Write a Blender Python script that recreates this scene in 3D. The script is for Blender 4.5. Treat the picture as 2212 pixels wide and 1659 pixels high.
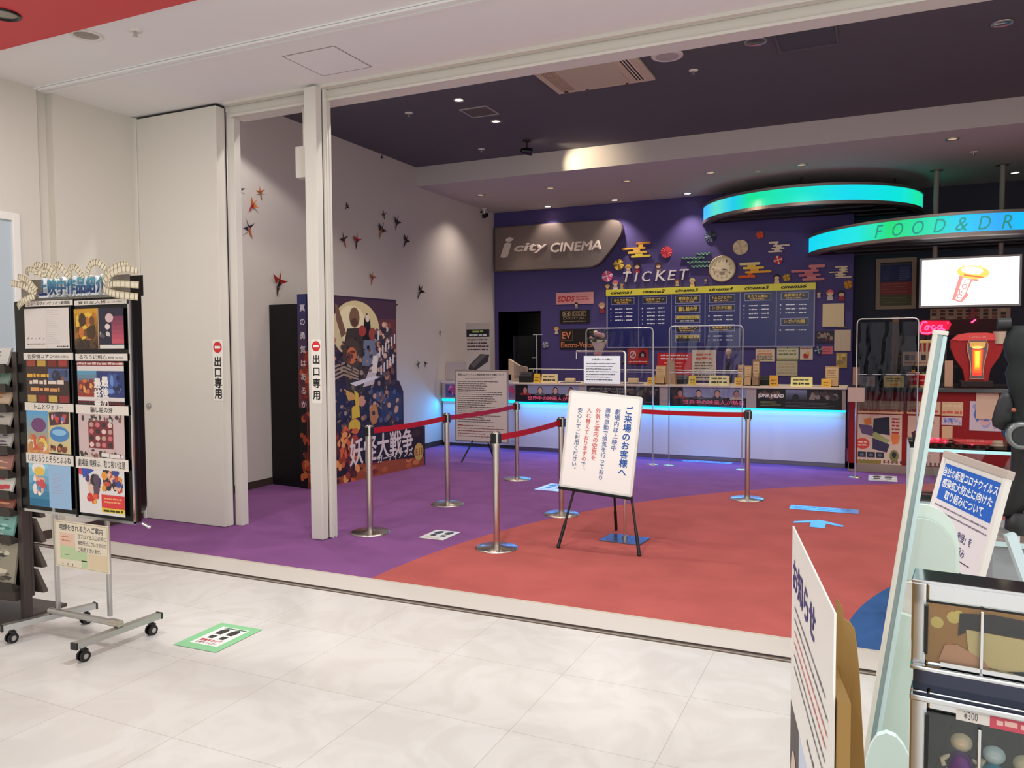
import bpy, bmesh, math, random
from mathutils import Vector, Matrix
for o in list(bpy.data.objects): bpy.data.objects.remove(o, do_unlink=True)
SC = bpy.context.scene
COL = SC.collection
R = math.radians

# ---------------------------------------------------------------- camera
W_, H_, F_ = 2212.0, 1659.0, 1700.4
CH = 1.55
PIT, ROL, YAW = R(2.76), R(-0.325), R(24.81)
def _cam_axes():
    cy, sy = math.cos(YAW), math.sin(YAW)
    f0 = Vector((-sy, cy, 0)); r0 = Vector((cy, sy, 0)); u0 = Vector((0, 0, 1))
    f = f0 * math.cos(PIT) - u0 * math.sin(PIT)
    up = u0 * math.cos(PIT) + f0 * math.sin(PIT)
    return r0 * math.cos(ROL) + up * math.sin(ROL), up * math.cos(ROL) - r0 * math.sin(ROL), f
CR, CU, CF = _cam_axes()
CP = Vector((0, 0, CH))
cam = bpy.data.cameras.new('camera'); camo = bpy.data.objects.new('camera', cam); COL.objects.link(camo)
cam.sensor_fit = 'HORIZONTAL'; cam.sensor_width = 36.0; cam.lens = F_ / W_ * 36.0
cam.clip_start = 0.05; cam.clip_end = 200
m = Matrix((CR, CU, -CF)).transposed().to_4x4(); m.translation = CP
camo.matrix_world = m
SC.camera = camo
def ray(px, py): return CR * ((px - W_ / 2) / F_) - CU * ((py - H_ / 2) / F_) + CF
def FL(px, py, z=0.0):
    d = ray(px, py); return CP + d * ((z - CH) / d.z)
def ONY(px, py, Y):
    d = ray(px, py); return CP + d * (Y / d.y)
def ONX(px, py, X):
    d = ray(px, py); return CP + d * (X / d.x)

# ---------------------------------------------------------------- view, world, large lights
SC.view_settings.view_transform = 'Standard'
try: SC.view_settings.look = 'None'
except Exception: pass
SC.view_settings.exposure = 0.0; SC.view_settings.gamma = 1.0; SC.view_settings.use_curve_mapping = False
SC.cycles.use_denoising = True
SC.cycles.max_bounces = 7; SC.cycles.diffuse_bounces = 4; SC.cycles.glossy_bounces = 3
SC.cycles.transmission_bounces = 6; SC.cycles.transparent_max_bounces = 12
SC.cycles.caustics_reflective = False; SC.cycles.caustics_refractive = False
SC.cycles.sample_clamp_indirect = 6.0
wd = bpy.data.worlds.new('mall_light'); SC.world = wd; wd.use_nodes = True
bg = wd.node_tree.nodes['Background']; bg.inputs[0].default_value = (0.98, 1.0, 1.02, 1); bg.inputs[1].default_value = 1.75
def area(name, loc, sx, sy, w, col=(1, .95, .88), aim=None, spread=180):
    l = bpy.data.lights.new(name, 'AREA'); l.shape = 'RECTANGLE'; l.size = sx; l.size_y = sy; l.energy = w; l.color = col
    l.spread = R(spread)
    o = bpy.data.objects.new(name, l); COL.objects.link(o); o.location = loc
    if aim is not None: o.rotation_euler = (Vector(aim) - Vector(loc)).to_track_quat('-Z', 'Y').to_euler()
    return o
def spot(name, loc, aim, w, ang=60, blend=.6, col=(1, .82, .62), rad=.035):
    l = bpy.data.lights.new(name, 'SPOT'); l.energy = w; l.color = col; l.spot_size = R(ang); l.spot_blend = blend; l.shadow_soft_size = rad
    o = bpy.data.objects.new(name, l); COL.objects.link(o); o.location = loc
    o.rotation_euler = (Vector(aim) - Vector(loc)).to_track_quat('-Z', 'Y').to_euler()
    return o
# lobby ceiling lamps (the mall side, behind and beside the camera); the last is added fill for the display cards
for x, y, w in [(-4.6, 3.0, 37), (-1.95, 3.05, 62), (0.7, 3.05, 36), (-3.6, .7, 12), (1.5, .7, 16), (-3.4, -1.8, 20), (-.6, -2.0, 36), (1.2, -2.4, 38)]:
    area('lobby_lamp_or_fill', (x, y, 3.58), .32, .32, w, (1, .995, .985))
# leftmost lamp follows the wall's light edge; the rest are unseen added fill
for x, w in ((-5.25, 46), (-3.4, 40), (-1.6, 40), (.4, 40), (2.4, 40)):
    spot('foyer_lamp_or_fill', (x, 5.75, 4.15), (x, 5.75, 0), w * 1.9, 134, .16, (1, .97, .93), .04)
for x, y in ((1.9, 8.2), (3.3, 9.6), (3.3, 6.6)):  # unseen spots added to brighten the foyer from the right
    spot('foyer_lamp_or_fill', (x, y, 4.15), (x, y, 0), 110, 120, .5, (1, .97, .92), .05)
# under-counter LED strip of the ticket counter
area('counter_led_glow', (-2.58, 10.545, .700), 4.40, .03, 34, (.01, .26, 1.0), aim=(-2.58, 9.95, 0))
area('counter_led_glow', (-2.58, 10.575, .698), 4.40, .02, 4.5, (.0, .62, 1.0), aim=(-2.58, 10.64, .45))
area('counter_led_glow', (-5.65, 10.66, .72), .95, .03, 11, (.01, .36, 1.0), aim=(-5.65, 10.1, 0))

# ---------------------------------------------------------------- colours, materials
def lin(c):
    if isinstance(c, str):
        c = c.lstrip('#'); c = [int(c[i:i + 2], 16) for i in (0, 2, 4)]
    return tuple(((v / 255) / 12.92 if v / 255 <= .04045 else ((v / 255 + .055) / 1.055) ** 2.4) for v in c[:3]) + (1.0,)
def mat(name, col=None, rough=.5, metal=0.0, spec=.5, emit=None, es=0.0, attr=False, coat=0.0, bump=0.0, bscale=200, trans=0.0, alpha=1.0, var=0.0, vscale=3.0):
    mt = bpy.data.materials.new(name); mt.use_nodes = True
    nt = mt.node_tree; b = nt.nodes['Principled BSDF']
    b.inputs['Roughness'].default_value = rough; b.inputs['Metallic'].default_value = metal
    b.inputs['Specular IOR Level'].default_value = spec
    if coat: b.inputs['Coat Weight'].default_value = coat; b.inputs['Coat Roughness'].default_value = .08
    src = None
    if attr:
        a = nt.nodes.new('ShaderNodeAttribute'); a.attribute_name = 'Col'; src = a.outputs['Color']
        nt.links.new(src, b.inputs['Base Color'])
    elif col is not None: b.inputs['Base Color'].default_value = lin(col)
    if var and col is not None:
        tc = nt.nodes.new('ShaderNodeTexCoord'); nz = nt.nodes.new('ShaderNodeTexNoise'); nz.inputs['Scale'].default_value = vscale; nz.inputs['Detail'].default_value = 6
        mx = nt.nodes.new('ShaderNodeMix'); mx.data_type = 'RGBA'
        c = lin(col); mx.inputs[6].default_value = tuple(v * (1 - var) for v in c[:3]) + (1,); mx.inputs[7].default_value = tuple(min(1, v * (1 + var)) for v in c[:3]) + (1,)
        nt.links.new(tc.outputs['Object'], nz.inputs['Vector']); nt.links.new(nz.outputs['Fac'], mx.inputs[0]); nt.links.new(mx.outputs[2], b.inputs['Base Color'])
    if emit is not None:
        b.inputs['Emission Color'].default_value = lin(emit); b.inputs['Emission Strength'].default_value = es
        if attr: nt.links.new(src, b.inputs['Emission Color'])
    elif attr and es:
        nt.links.new(src, b.inputs['Emission Color']); b.inputs['Emission Strength'].default_value = es
    if trans: b.inputs['Transmission Weight'].default_value = trans; b.inputs['IOR'].default_value = 1.45
    if alpha < 1: b.inputs['Alpha'].default_value = alpha
    if bump:
        tc = nt.nodes.new('ShaderNodeTexCoord'); nz = nt.nodes.new('ShaderNodeTexNoise'); nz.inputs['Scale'].default_value = bscale; nz.inputs['Detail'].default_value = 3
        bp = nt.nodes.new('ShaderNodeBump'); bp.inputs['Strength'].default_value = bump; bp.inputs['Distance'].default_value = .01
        nt.links.new(tc.outputs['Object'], nz.inputs['Vector']); nt.links.new(nz.outputs['Fac'], bp.inputs['Height']); nt.links.new(bp.outputs[0], b.inputs['Normal'])
    return mt
M = {}
M['paint'] = mat('coloured_matte', attr=True, rough=.62, spec=.35)
M['print'] = mat('printed_sheet', attr=True, rough=.5, spec=.35)
M['gloss'] = mat('glossy_print', attr=True, rough=.22, spec=.5)
M['screen'] = mat('lit_screen', attr=True, rough=.4, es=1.0)
M['steel'] = mat('brushed_steel', (200, 192, 182), rough=.24, metal=1.0)
M['chrome'] = mat('chrome', (215, 218, 220), rough=.09, metal=1.0)
M['alu'] = mat('aluminium', (196, 196, 194), rough=.36, metal=1.0)
M['black'] = mat('black_plastic', (16, 15, 16), rough=.35)
M['blackgloss'] = mat('black_gloss', (10, 9, 10), rough=.22, spec=.35)
M['blackmetal'] = mat('black_metal', (20, 18, 18), rough=.4, metal=.6)
M['darkbrown'] = mat('dark_rack_metal', (74, 64, 60), rough=.45, metal=.3)
M['cream'] = mat('cream_wall_paint', (208, 202, 190), rough=.75, spec=.25, var=.025, vscale=.8)
M['ceil'] = mat('lobby_ceiling_paint', (234, 233, 231), rough=.85, spec=.2, var=.02, vscale=.7)
M['innerwall'] = mat('foyer_wall_paint', (200, 190, 182), rough=.8, spec=.2, var=.02, vscale=.9)
M['darkceil'] = mat('dark_ceiling_paint', (98, 96, 102), rough=.85, spec=.2, var=.04, vscale=1.2)
M['soffit'] = mat('soffit_paint', (196, 190, 186), rough=.8, spec=.2, var=.02)
M['purple'] = mat('purple_wall', (78, 68, 120), rough=.7, spec=.25, var=.04, vscale=2)
M['navy'] = mat('dark_navy_wall', (34, 30, 52), rough=.6)
M['white'] = mat('white_plastic', (226, 222, 214), rough=.4)
M['panel'] = mat('white_door_laminate', (214, 209, 198), rough=.5, spec=.35, var=.015, vscale=.5)
M['redceil'] = mat('red_ceiling_panel', (206, 52, 58), rough=.5)
M['cardboard'] = mat('brown_cardboard', (146, 112, 58), rough=.8, var=.05, vscale=6)
M['mint'] = mat('pale_green_acrylic', (196, 214, 202), rough=.35)
M['baseb'] = mat('brown_baseboard', (62, 48, 42), rough=.5)
def glassmat(name, tint=(235, 245, 245), rough=.02, alpha=.12):
    mt = bpy.data.materials.new(name); mt.use_nodes = True; nt = mt.node_tree
    for n in list(nt.nodes): nt.nodes.remove(n)
    out = nt.nodes.new('ShaderNodeOutputMaterial'); mx = nt.nodes.new('ShaderNodeMixShader'); tr = nt.nodes.new('ShaderNodeBsdfTransparent')
    gl = nt.nodes.new('ShaderNodeBsdfGlossy'); gl.inputs['Roughness'].default_value = rough; gl.inputs['Color'].default_value = lin(tint)
    fr = nt.nodes.new('ShaderNodeFresnel'); fr.inputs['IOR'].default_value = 1.25
    ad = nt.nodes.new('ShaderNodeMath'); ad.operation = 'ADD'; ad.inputs[1].default_value = alpha * .12; ad.use_clamp = True
    tr.inputs['Color'].default_value = lin(tint)
    nt.links.new(fr.outputs[0], ad.inputs[0]); nt.links.new(ad.outputs[0], mx.inputs[0]); nt.links.new(tr.outputs[0], mx.inputs[1]); nt.links.new(gl.outputs[0], mx.inputs[2]); nt.links.new(mx.outputs[0], out.inputs[0])
    return mt
M['clear'] = glassmat('clear_vinyl', (240, 240, 246), .05, .12)
M['glass'] = glassmat('clear_glass', (245, 250, 250), .01, .15)

# ---------------------------------------------------------------- mesh builder
class MB:
    def __init__(s): s.v = []; s.f = []; s.c = []; s.sm = []
    def add(s, vs, fs, col=(255, 255, 255), smooth=False):
        b = len(s.v); s.v += [tuple(v) for v in vs]
        for f in fs: s.f.append(tuple(b + i for i in f)); s.c.append(col); s.sm.append(smooth)
        return s
    def box(s, x0, x1, y0, y1, z0, z1, col=(255, 255, 255), bev=0.0, rot=None, at=None):
        if x0 > x1: x0, x1 = x1, x0
        if y0 > y1: y0, y1 = y1, y0
        if z0 > z1: z0, z1 = z1, z0
        bm = bmesh.new(); bmesh.ops.create_cube(bm, size=1)
        for v in bm.verts: v.co = Vector((x0 + (v.co.x + .5) * (x1 - x0), y0 + (v.co.y + .5) * (y1 - y0), z0 + (v.co.z + .5) * (z1 - z0)))
        if bev > 0:
            bev = min(bev, .45 * min(x1 - x0, y1 - y0, z1 - z0))
            bmesh.ops.bevel(bm, geom=list(bm.edges), offset=bev, segments=2, affect='EDGES', profile=.6)
        if rot is not None:
            for v in bm.verts: v.co = rot @ v.co
        if at is not None:
            for v in bm.verts: v.co = v.co + Vector(at)
        bm.verts.index_update()
        s.add([v.co[:] for v in bm.verts], [[v.index for v in f.verts] for f in bm.faces], col); bm.free(); return s
    def cyl(s, p0, p1, r, col=(255, 255, 255), n=20, r2=None, caps=True):
        p0 = Vector(p0); p1 = Vector(p1); d = (p1 - p0).normalized(); r2 = r if r2 is None else r2
        a = d.orthogonal().normalized(); b = d.cross(a)
        vs = []
        for p, q in ((p0, r), (p1, r2)):
            for i in range(n):
                t = 2 * math.pi * i / n; vs.append(p + a * (q * math.cos(t)) + b * (q * math.sin(t)))
        s.add(vs, [(i, (i + 1) % n, n + (i + 1) % n, n + i) for i in range(n)], col, True)
        if caps: s.add(vs[:n], [tuple(reversed(range(n)))], col); s.add(vs[n:], [tuple(range(n))], col)
        return s
    def tube(s, pts, r, col=(255, 255, 255), n=10):
        pts = [Vector(p) for p in pts]; rings = []; up = None
        for i, p in enumerate(pts):
            d = ((pts[i + 1] if i < len(pts) - 1 else p) - (pts[i - 1] if i else p)).normalized()
            if up is None: up = d.orthogonal().normalized()
            up = (up - d * up.dot(d)).normalized(); b = d.cross(up)
            rings.append([p + up * (r * math.cos(2 * math.pi * k / n)) + b * (r * math.sin(2 * math.pi * k / n)) for k in range(n)])
        vs = [v for rg in rings for v in rg]; fs = []
        for i in range(len(pts) - 1):
            for k in range(n): fs.append((i * n + k, i * n + (k + 1) % n, (i + 1) * n + (k + 1) % n, (i + 1) * n + k))
        s.add(vs, fs, col, True); s.add(rings[0], [tuple(reversed(range(n)))], col); s.add(rings[-1], [tuple(range(n))], col); return s
    def lathe(s, prof, c=(0, 0, 0), col=(255, 255, 255), n=32):
        vs = [(c[0] + r * math.cos(2 * math.pi * k / n), c[1] + r * math.sin(2 * math.pi * k / n), c[2] + z) for r, z in prof for k in range(n)]
        fs = [(i * n + k, i * n + (k + 1) % n, (i + 1) * n + (k + 1) % n, (i + 1) * n + k) for i in range(len(prof) - 1) for k in range(n)]
        s.add(vs, fs, col, True)
        if prof[0][0] > 1e-5: s.add(vs[:n], [tuple(reversed(range(n)))], col)
        if prof[-1][0] > 1e-5: s.add(vs[-n:], [tuple(range(n))], col)
        return s
    def prism(s, pts, y0, y1, col=(255, 255, 255)):       # outline in x,z; front at y0 (towards -y), back at y1
        n = len(pts)
        a = sum(pts[i][0] * pts[(i + 1) % n][1] - pts[(i + 1) % n][0] * pts[i][1] for i in range(n))
        if a < 0: pts = pts[::-1]
        vs = [(x, y0, z) for x, z in pts] + [(x, y1, z) for x, z in pts]
        fs = [tuple(range(n)), tuple(reversed(range(n, 2 * n)))] + [(i, n + i, n + (i + 1) % n, (i + 1) % n) for i in range(n)]
        s.add(vs, fs, col); return s
    def sphere(s, c, rx, ry=None, rz=None, col=(255, 255, 255), n=14, m=9):
        ry = rx if ry is None else ry; rz = rx if rz is None else rz
        vs = []; fs = []
        for j in range(m + 1):
            t = math.pi * j / m
            for k in range(n):
                p = 2 * math.pi * k / n; vs.append((c[0] + rx * math.sin(t) * math.cos(p), c[1] + ry * math.sin(t) * math.sin(p), c[2] - rz * math.cos(t)))
        for j in range(m):
            for k in range(n): fs.append((j * n + k, j * n + (k + 1) % n, (j + 1) * n + (k + 1) % n, (j + 1) * n + k))
        s.add(vs, fs, col, True); return s
    def xform(s, mt):
        s.v = [tuple(mt @ Vector(v)) for v in s.v]; return s
    def merge(s, o):
        b = len(s.v); s.v += o.v; s.f += [tuple(b + i for i in f) for f in o.f]; s.c += o.c; s.sm += o.sm; return s
    def build(s, name, m='paint', parent=None, label=None):
        me = bpy.data.meshes.new(name); me.from_pydata(s.v, [], s.f)
        mt = M[m] if isinstance(m, str) else m
        me.materials.append(mt)
        me.polygons.foreach_set('use_smooth', s.sm)
        at = me.color_attributes.new('Col', 'FLOAT_COLOR', 'CORNER')
        buf = []
        for f, c in zip(s.f, s.c):
            l = lin(c); buf.extend(l * len(f))
        at.data.foreach_set('color', buf)
        me.update()
        o = bpy.data.objects.new(name, me); COL.objects.link(o)
        if parent is not None: o.parent = parent
        if label: o['label'] = label
        return o
def tag(o, label, cat, group=None, kind=None):
    o['label'] = label; o['category'] = cat
    if group: o['group'] = group
    if kind: o['kind'] = kind
    return o
def thing(name, label, cat, loc=(0, 0, 0), rz=0.0, group=None, rx=0.0):
    o = bpy.data.objects.new(name, None); o.empty_display_size = .05; COL.objects.link(o)
    o.location = loc; o.rotation_euler = (rx, 0, rz)
    return tag(o, label, cat, group)
def struct(name, mb, m='paint', parent=None):
    o = mb.build(name, m, parent)
    o['kind'] = 'structure'
    return o
def dup(root, loc, rz=None, label=None, scale=None):
    r = root.copy(); COL.objects.link(r); r.location = loc
    if rz is not None: r.rotation_euler[2] = rz
    if label: r['label'] = label
    if scale: r.scale = (scale,) * 3
    for ch in list(root.children):
        c = ch.copy(); COL.objects.link(c); c.parent = r
        for g in list(ch.children):
            d = g.copy(); COL.objects.link(d); d.parent = c
    return r

# ---------------------------------------------------------------- flat artwork: layers of thin coloured shapes on a sheet (local x right, z up, front -y)
_TG = {}
def tgeo(s, bold=0.0, shear=0.0):
    k = (s, bold, shear)
    if k in _TG: return _TG[k]
    c = bpy.data.curves.new('t', 'FONT'); c.body = s; c.resolution_u = 3; c.offset = bold; c.shear = shear
    o = bpy.data.objects.new('t', c); COL.objects.link(o)
    me = bpy.data.meshes.new_from_object(o.evaluated_get(bpy.context.evaluated_depsgraph_get()))
    vs = [(v.co.x, v.co.y) for v in me.vertices]; fs = [tuple(p.vertices) for p in me.polygons]
    if not vs: vs = [(0, 0), (.3, 0), (.3, .01)]; fs = []
    x0 = min(v[0] for v in vs); x1 = max(v[0] for v in vs); y0 = min(v[1] for v in vs); y1 = max(v[1] for v in vs)
    bpy.data.objects.remove(o); bpy.data.curves.remove(c); bpy.data.meshes.remove(me)
    _TG[k] = (vs, fs, (x0, x1, y0, y1)); return _TG[k]
def boldoff(b): return [(0, 0)] if b <= 0 else [(-b, 0), (b, 0), (0, -b), (0, b)]
class Art:
    def __init__(s, y=0.0, eps=.0006): s.mb = MB(); s.y = y; s.e = eps
    def Y(s, l): return s.y - s.e * l
    def poly(s, pts, c, l=1):
        n = len(pts); a = sum(pts[i][0] * pts[(i + 1) % n][1] - pts[(i + 1) % n][0] * pts[i][1] for i in range(n))
        if a < 0: pts = pts[::-1]
        s.mb.add([(x, s.Y(l), z) for x, z in pts], [tuple(range(n))], c); return s
    def rect(s, x0, z0, x1, z1, c, l=1): return s.poly([(x0, z0), (x1, z0), (x1, z1), (x0, z1)], c, l)
    def frame(s, x0, z0, x1, z1, t, c, l=1):
        s.rect(x0, z0, x1, z0 + t, c, l); s.rect(x0, z1 - t, x1, z1, c, l); s.rect(x0, z0 + t, x0 + t, z1 - t, c, l); return s.rect(x1 - t, z0 + t, x1, z1 - t, c, l)
    def ell(s, cx, cz, rx, rz, c, l=1, n=18, rot=0, a0=0, a1=360):
        ca, sa = math.cos(R(rot)), math.sin(R(rot)); full = abs(a1 - a0) >= 360; k = n if full else n + 1
        pts = [(rx * math.cos(R(a0 + (a1 - a0) * i / n)), rz * math.sin(R(a0 + (a1 - a0) * i / n))) for i in range(k)]
        if not full: pts.append((0, 0))
        return s.poly([(cx + x * ca - z * sa, cz + x * sa + z * ca) for x, z in pts], c, l)
    def text(s, t, x0, z0, x1, z1, c, l=2, bold=.0, shear=0.0, fit=True):
        vs, fs, (a0, a1, b0, b1) = tgeo(t, 0, shear)
        sx = (x1 - x0) / max(1e-4, a1 - a0); sz = (z1 - z0) / max(1e-4, b1 - b0)
        if not fit:
            k = min(sx, sz); sx = sz = k
            x0 = (x0 + x1) / 2 - k * (a1 - a0) / 2; z0 = (z0 + z1) / 2 - k * (b1 - b0) / 2
        for q, (ox, oz) in enumerate(boldoff(bold)): s.mb.add([(x0 + (x + ox - a0) * sx, s.Y(l) - .00008 * q, z0 + (z + oz - b0) * sz) for x, z in vs], fs, c)
        return s
    def vtext(s, t, xc, ztop, size, c, l=2, bold=.0, pitch=None):
        pitch = pitch or size * 1.02
        for i, ch in enumerate(t):
            if ch == ' ': continue
            vs, fs, (a0, a1, b0, b1) = tgeo(ch, 0, 0)
            ox, oz = (0, 0)
            if ch in '、。': ox, oz = size * .55, size * .55
            rot = ch == 'ー'
            pts = []
            for x, z in vs:
                if rot: x, z = .5 - (z - .38), .38 + (x - .5) * -1
                pts.append((xc - size * .5 + x * size + ox, s.Y(l), ztop - i * pitch - size * .88 + z * size + oz))
            for q, (bx, bz) in enumerate(boldoff(bold)): s.mb.add([(x + bx * size, y - .00008 * q, z + bz * size) for x, y, z in pts], fs, c)
        return s
    def lines(s, x0, z0, x1, z1, n, c, l=2, fill=.45, seed=1, ragged=.25, dash=True):
        rnd = random.Random(seed); p = (z1 - z0) / n; h = p * fill
        for i in range(n):
            z = z1 - p * (i + .5) - h / 2; end = x1 - (x1 - x0) * ragged * rnd.random(); x = x0
            if not dash: s.rect(x0, z, end, z + h, c, l); continue
            while x < end:
                w = h * rnd.uniform(.6, 3.2); s.rect(x, z + h * rnd.uniform(0, .15), min(end, x + w), z + h * rnd.uniform(.75, 1), c, l); x += w + h * rnd.uniform(.2, .5)
        return s
    def blobs(s, x0, z0, x1, z1, n, cols, l=2, seed=1, size=.2, lay=6):
        rnd = random.Random(seed); w, h = x1 - x0, z1 - z0; k = min(w, h) * size
        for i in range(n):
            rx, rz = k * rnd.uniform(.4, 1.1), k * rnd.uniform(.4, 1.1)
            rx = min(rx, w * .48); rz = min(rz, h * .48)
            cx = rnd.uniform(x0 + rx, x1 - rx); cz = rnd.uniform(z0 + rz, z1 - rz)
            q = rnd.randint(5, 9); ph = rnd.random() * 6
            s.poly([(cx + rx * rnd.uniform(.7, 1) * math.cos(ph + 6.283 * j / q), cz + rz * rnd.uniform(.7, 1) * math.sin(ph + 6.283 * j / q)) for j in range(q)], rnd.choice(cols), l + i * min(.12, 3.0 / n))
        return s
    def grad(s, x0, z0, x1, z1, ca, cb, l=1, n=8):
        for i in range(n):
            t = i / (n - 1); s.rect(x0, z0 + (z1 - z0) * i / n, x1, z0 + (z1 - z0) * (i + 1) / n, tuple(ca[k] + (cb[k] - ca[k]) * t for k in range(3)), l)
        return s
    def build(s, name, m='print', parent=None, label=None): return s.mb.build(name, m, parent, label)
HALF = math.pi / 2
def rounded(x0, z0, x1, z1, r, n=6, corners=(1, 1, 1, 1)):     # bl, br, tr, tl
    pts = []
    for (cx, cz, a, on) in ((x0 + r, z0 + r, 180, corners[0]), (x1 - r, z0 + r, 270, corners[1]), (x1 - r, z1 - r, 0, corners[2]), (x0 + r, z1 - r, 90, corners[3])):
        if on: pts += [(cx + r * math.cos(R(a + 90 * i / n)), cz + r * math.sin(R(a + 90 * i / n))) for i in range(n + 1)]
        else: pts.append((x0 if a in (180, 90) else x1, z0 if a in (180, 270) else z1))
    return pts
# ================================================================ SETTING
XL, YB, YF = -6.2, 12.69, 13.58
YT = 4.31                                  # carpet edge
# lobby floor: pale marbled tiles, glossy
def floor_mat():
    mt = bpy.data.materials.new('marble_tile'); mt.use_nodes = True; nt = mt.node_tree; b = nt.nodes['Principled BSDF']
    tc = nt.nodes.new('ShaderNodeTexCoord')
    mp = nt.nodes.new('ShaderNodeMapping'); mp.inputs['Location'].default_value = (.12, .19, 0)
    br = nt.nodes.new('ShaderNodeTexBrick'); br.offset = 0.0; br.inputs['Scale'].default_value = 1.0
    br.inputs['Brick Width'].default_value = .6; br.inputs['Row Height'].default_value = .6; br.inputs['Mortar Size'].default_value = .0022; br.inputs['Mortar Smooth'].default_value = .2
    br.inputs['Color1'].default_value = lin((214, 210, 205)); br.inputs['Color2'].default_value = lin((211, 206, 200)); br.inputs['Mortar'].default_value = lin((190, 184, 176))
    nz = nt.nodes.new('ShaderNodeTexNoise'); nz.inputs['Scale'].default_value = 2.2; nz.inputs['Detail'].default_value = 8; nz.inputs['Distortion'].default_value = 2.4
    cr = nt.nodes.new('ShaderNodeValToRGB'); cr.color_ramp.elements[0].position = .42; cr.color_ramp.elements[0].color = (.93, .92, .91, 1); cr.color_ramp.elements[1].position = .58; cr.color_ramp.elements[1].color = (1, 1, 1, 1)
    mx = nt.nodes.new('ShaderNodeMix'); mx.data_type = 'RGBA'; mx.blend_type = 'MULTIPLY'; mx.inputs[0].default_value = 1
    nt.links.new(tc.outputs['Object'], mp.inputs[0]); nt.links.new(mp.outputs[0], br.inputs['Vector']); nt.links.new(tc.outputs['Object'], nz.inputs['Vector'])
    nt.links.new(nz.outputs['Fac'], cr.inputs[0]); nt.links.new(br.outputs['Color'], mx.inputs[6]); nt.links.new(cr.outputs[0], mx.inputs[7]); nt.links.new(mx.outputs[2], b.inputs['Base Color'])
    b.inputs['Roughness'].default_value = .22; b.inputs['Specular IOR Level'].default_value = .45
    return mt
def carpet_mat():
    mt = bpy.data.materials.new('ring_carpet'); mt.use_nodes = True; nt = mt.node_tree; b = nt.nodes['Principled BSDF']
    tc = nt.nodes.new('ShaderNodeTexCoord')
    sub = nt.nodes.new('ShaderNodeVectorMath'); sub.operation = 'SUBTRACT'; sub.inputs[1].default_value = (2.95, 4.3, 0)
    ln = nt.nodes.new('ShaderNodeVectorMath'); ln.operation = 'LENGTH'
    dv = nt.nodes.new('ShaderNodeMath'); dv.operation = 'DIVIDE'; dv.inputs[1].default_value = 12
    cr = nt.nodes.new('ShaderNodeValToRGB'); cr.color_ramp.interpolation = 'CONSTANT'
    e = cr.color_ramp.elements; e[0].position = 0; e[0].color = lin((58, 92, 142)); e[1].position = 3.09 / 12; e[1].color = lin((176, 90, 84))
    k = e.new(6.0 / 12); k.color = lin((130, 82, 132))
    nz = nt.nodes.new('ShaderNodeTexNoise'); nz.inputs['Scale'].default_value = 3; nz.inputs['Detail'].default_value = 9
    hs = nt.nodes.new('ShaderNodeHueSaturation'); mr = nt.nodes.new('ShaderNodeMapRange'); mr.inputs[1].default_value = .3; mr.inputs[2].default_value = .7; mr.inputs[3].default_value = .9; mr.inputs[4].default_value = 1.08
    f = nt.nodes.new('ShaderNodeTexNoise'); f.inputs['Scale'].default_value = 420; bp = nt.nodes.new('ShaderNodeBump'); bp.inputs['Strength'].default_value = .35; bp.inputs['Distance'].default_value = .004
    L = nt.links.new
    L(tc.outputs['Object'], sub.inputs[0]); L(sub.outputs[0], ln.inputs[0]); L(ln.outputs['Value'], dv.inputs[0]); L(dv.outputs[0], cr.inputs[0])
    L(tc.outputs['Object'], nz.inputs['Vector']); L(nz.outputs['Fac'], mr.inputs[0]); L(mr.outputs[0], hs.inputs['Value']); L(cr.outputs[0], hs.inputs['Color']); L(hs.outputs[0], b.inputs['Base Color'])
    L(tc.outputs['Object'], f.inputs['Vector']); L(f.outputs['Fac'], bp.inputs['Height']); L(bp.outputs[0], b.inputs['Normal'])
    b.inputs['Roughness'].default_value = .95; b.inputs['Specular IOR Level'].default_value = .1
    return mt
M['tile'] = floor_mat(); M['carpet'] = carpet_mat()
struct('floor', MB().box(-7, 6, -7, YT, -.12, 0), 'tile')
struct('floor_carpet', MB().box(-7, 4.6, YT, 14.2, -.12, .0), 'carpet')
struct('trim_1', MB().box(-6.15, 4.5, 4.045, YT, 0, .004, (200, 192, 182)).box(-6.15, 4.5, YT - .012, YT + .004, 0, .006, (196, 184, 168)), 'paint')
struct('trim_2', MB().box(-6.15, 4.5, 3.985, 4.045, 0, .003, (92, 78, 68)).box(-6.15, 4.5, 3.992, 4.004, .003, .005, (150, 140, 128)).box(-6.15, 4.5, 4.026, 4.036, .003, .005, (46, 38, 34)), 'paint')
# lobby shell
HC = 3.62
struct('ceiling', MB().box(-7, 6, -7, 4.18, HC, HC + .2).box(-7, 6, 4.18, 5.30, HC - .012, HC + .2), 'ceil')
struct('trim_3', MB().box(-6.05, 4.5, 4.18, 4.205, HC - .028, HC - .010).box(-6.05, 4.5, 4.25, 4.27, HC - .026, HC - .010), 'ceil')
struct('wall_left', MB().box(-6.5, -6.10, -7, 4.20, 0, HC + .2).box(-6.5, -6.14, 4.20, 4.30, 0, HC + .2).box(-6.5, -6.06, 4.30, 5.20, 0, HC + .2), 'cream')
struct('baseboard_left', MB().box(-6.10, -6.088, -7, 4.2, 0, .075).box(-6.06, -6.048, 4.3, 5.05, 0, .075), 'baseb')
struct('ceiling_bulkhead', MB().box(-6.1, -3.3, 1.2, 3.52, HC - .03, HC + .01), 'redceil')
# opening header and jamb of the sliding partition
struct('trim_4', MB().box(-5.0, 4.5, 5.08, 5.14, HC - .035, HC, bev=.004).box(-5.0, 4.5, 5.16, 5.32, HC - .115, 4.3).box(-5.0, 4.5, 5.145, 5.165, HC - .12, HC - .1), 'panel')
struct('trim_5', MB().box(-5.062, -4.985, 5.175, 5.25, 0, HC - .02, bev=.004), 'panel')
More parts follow.
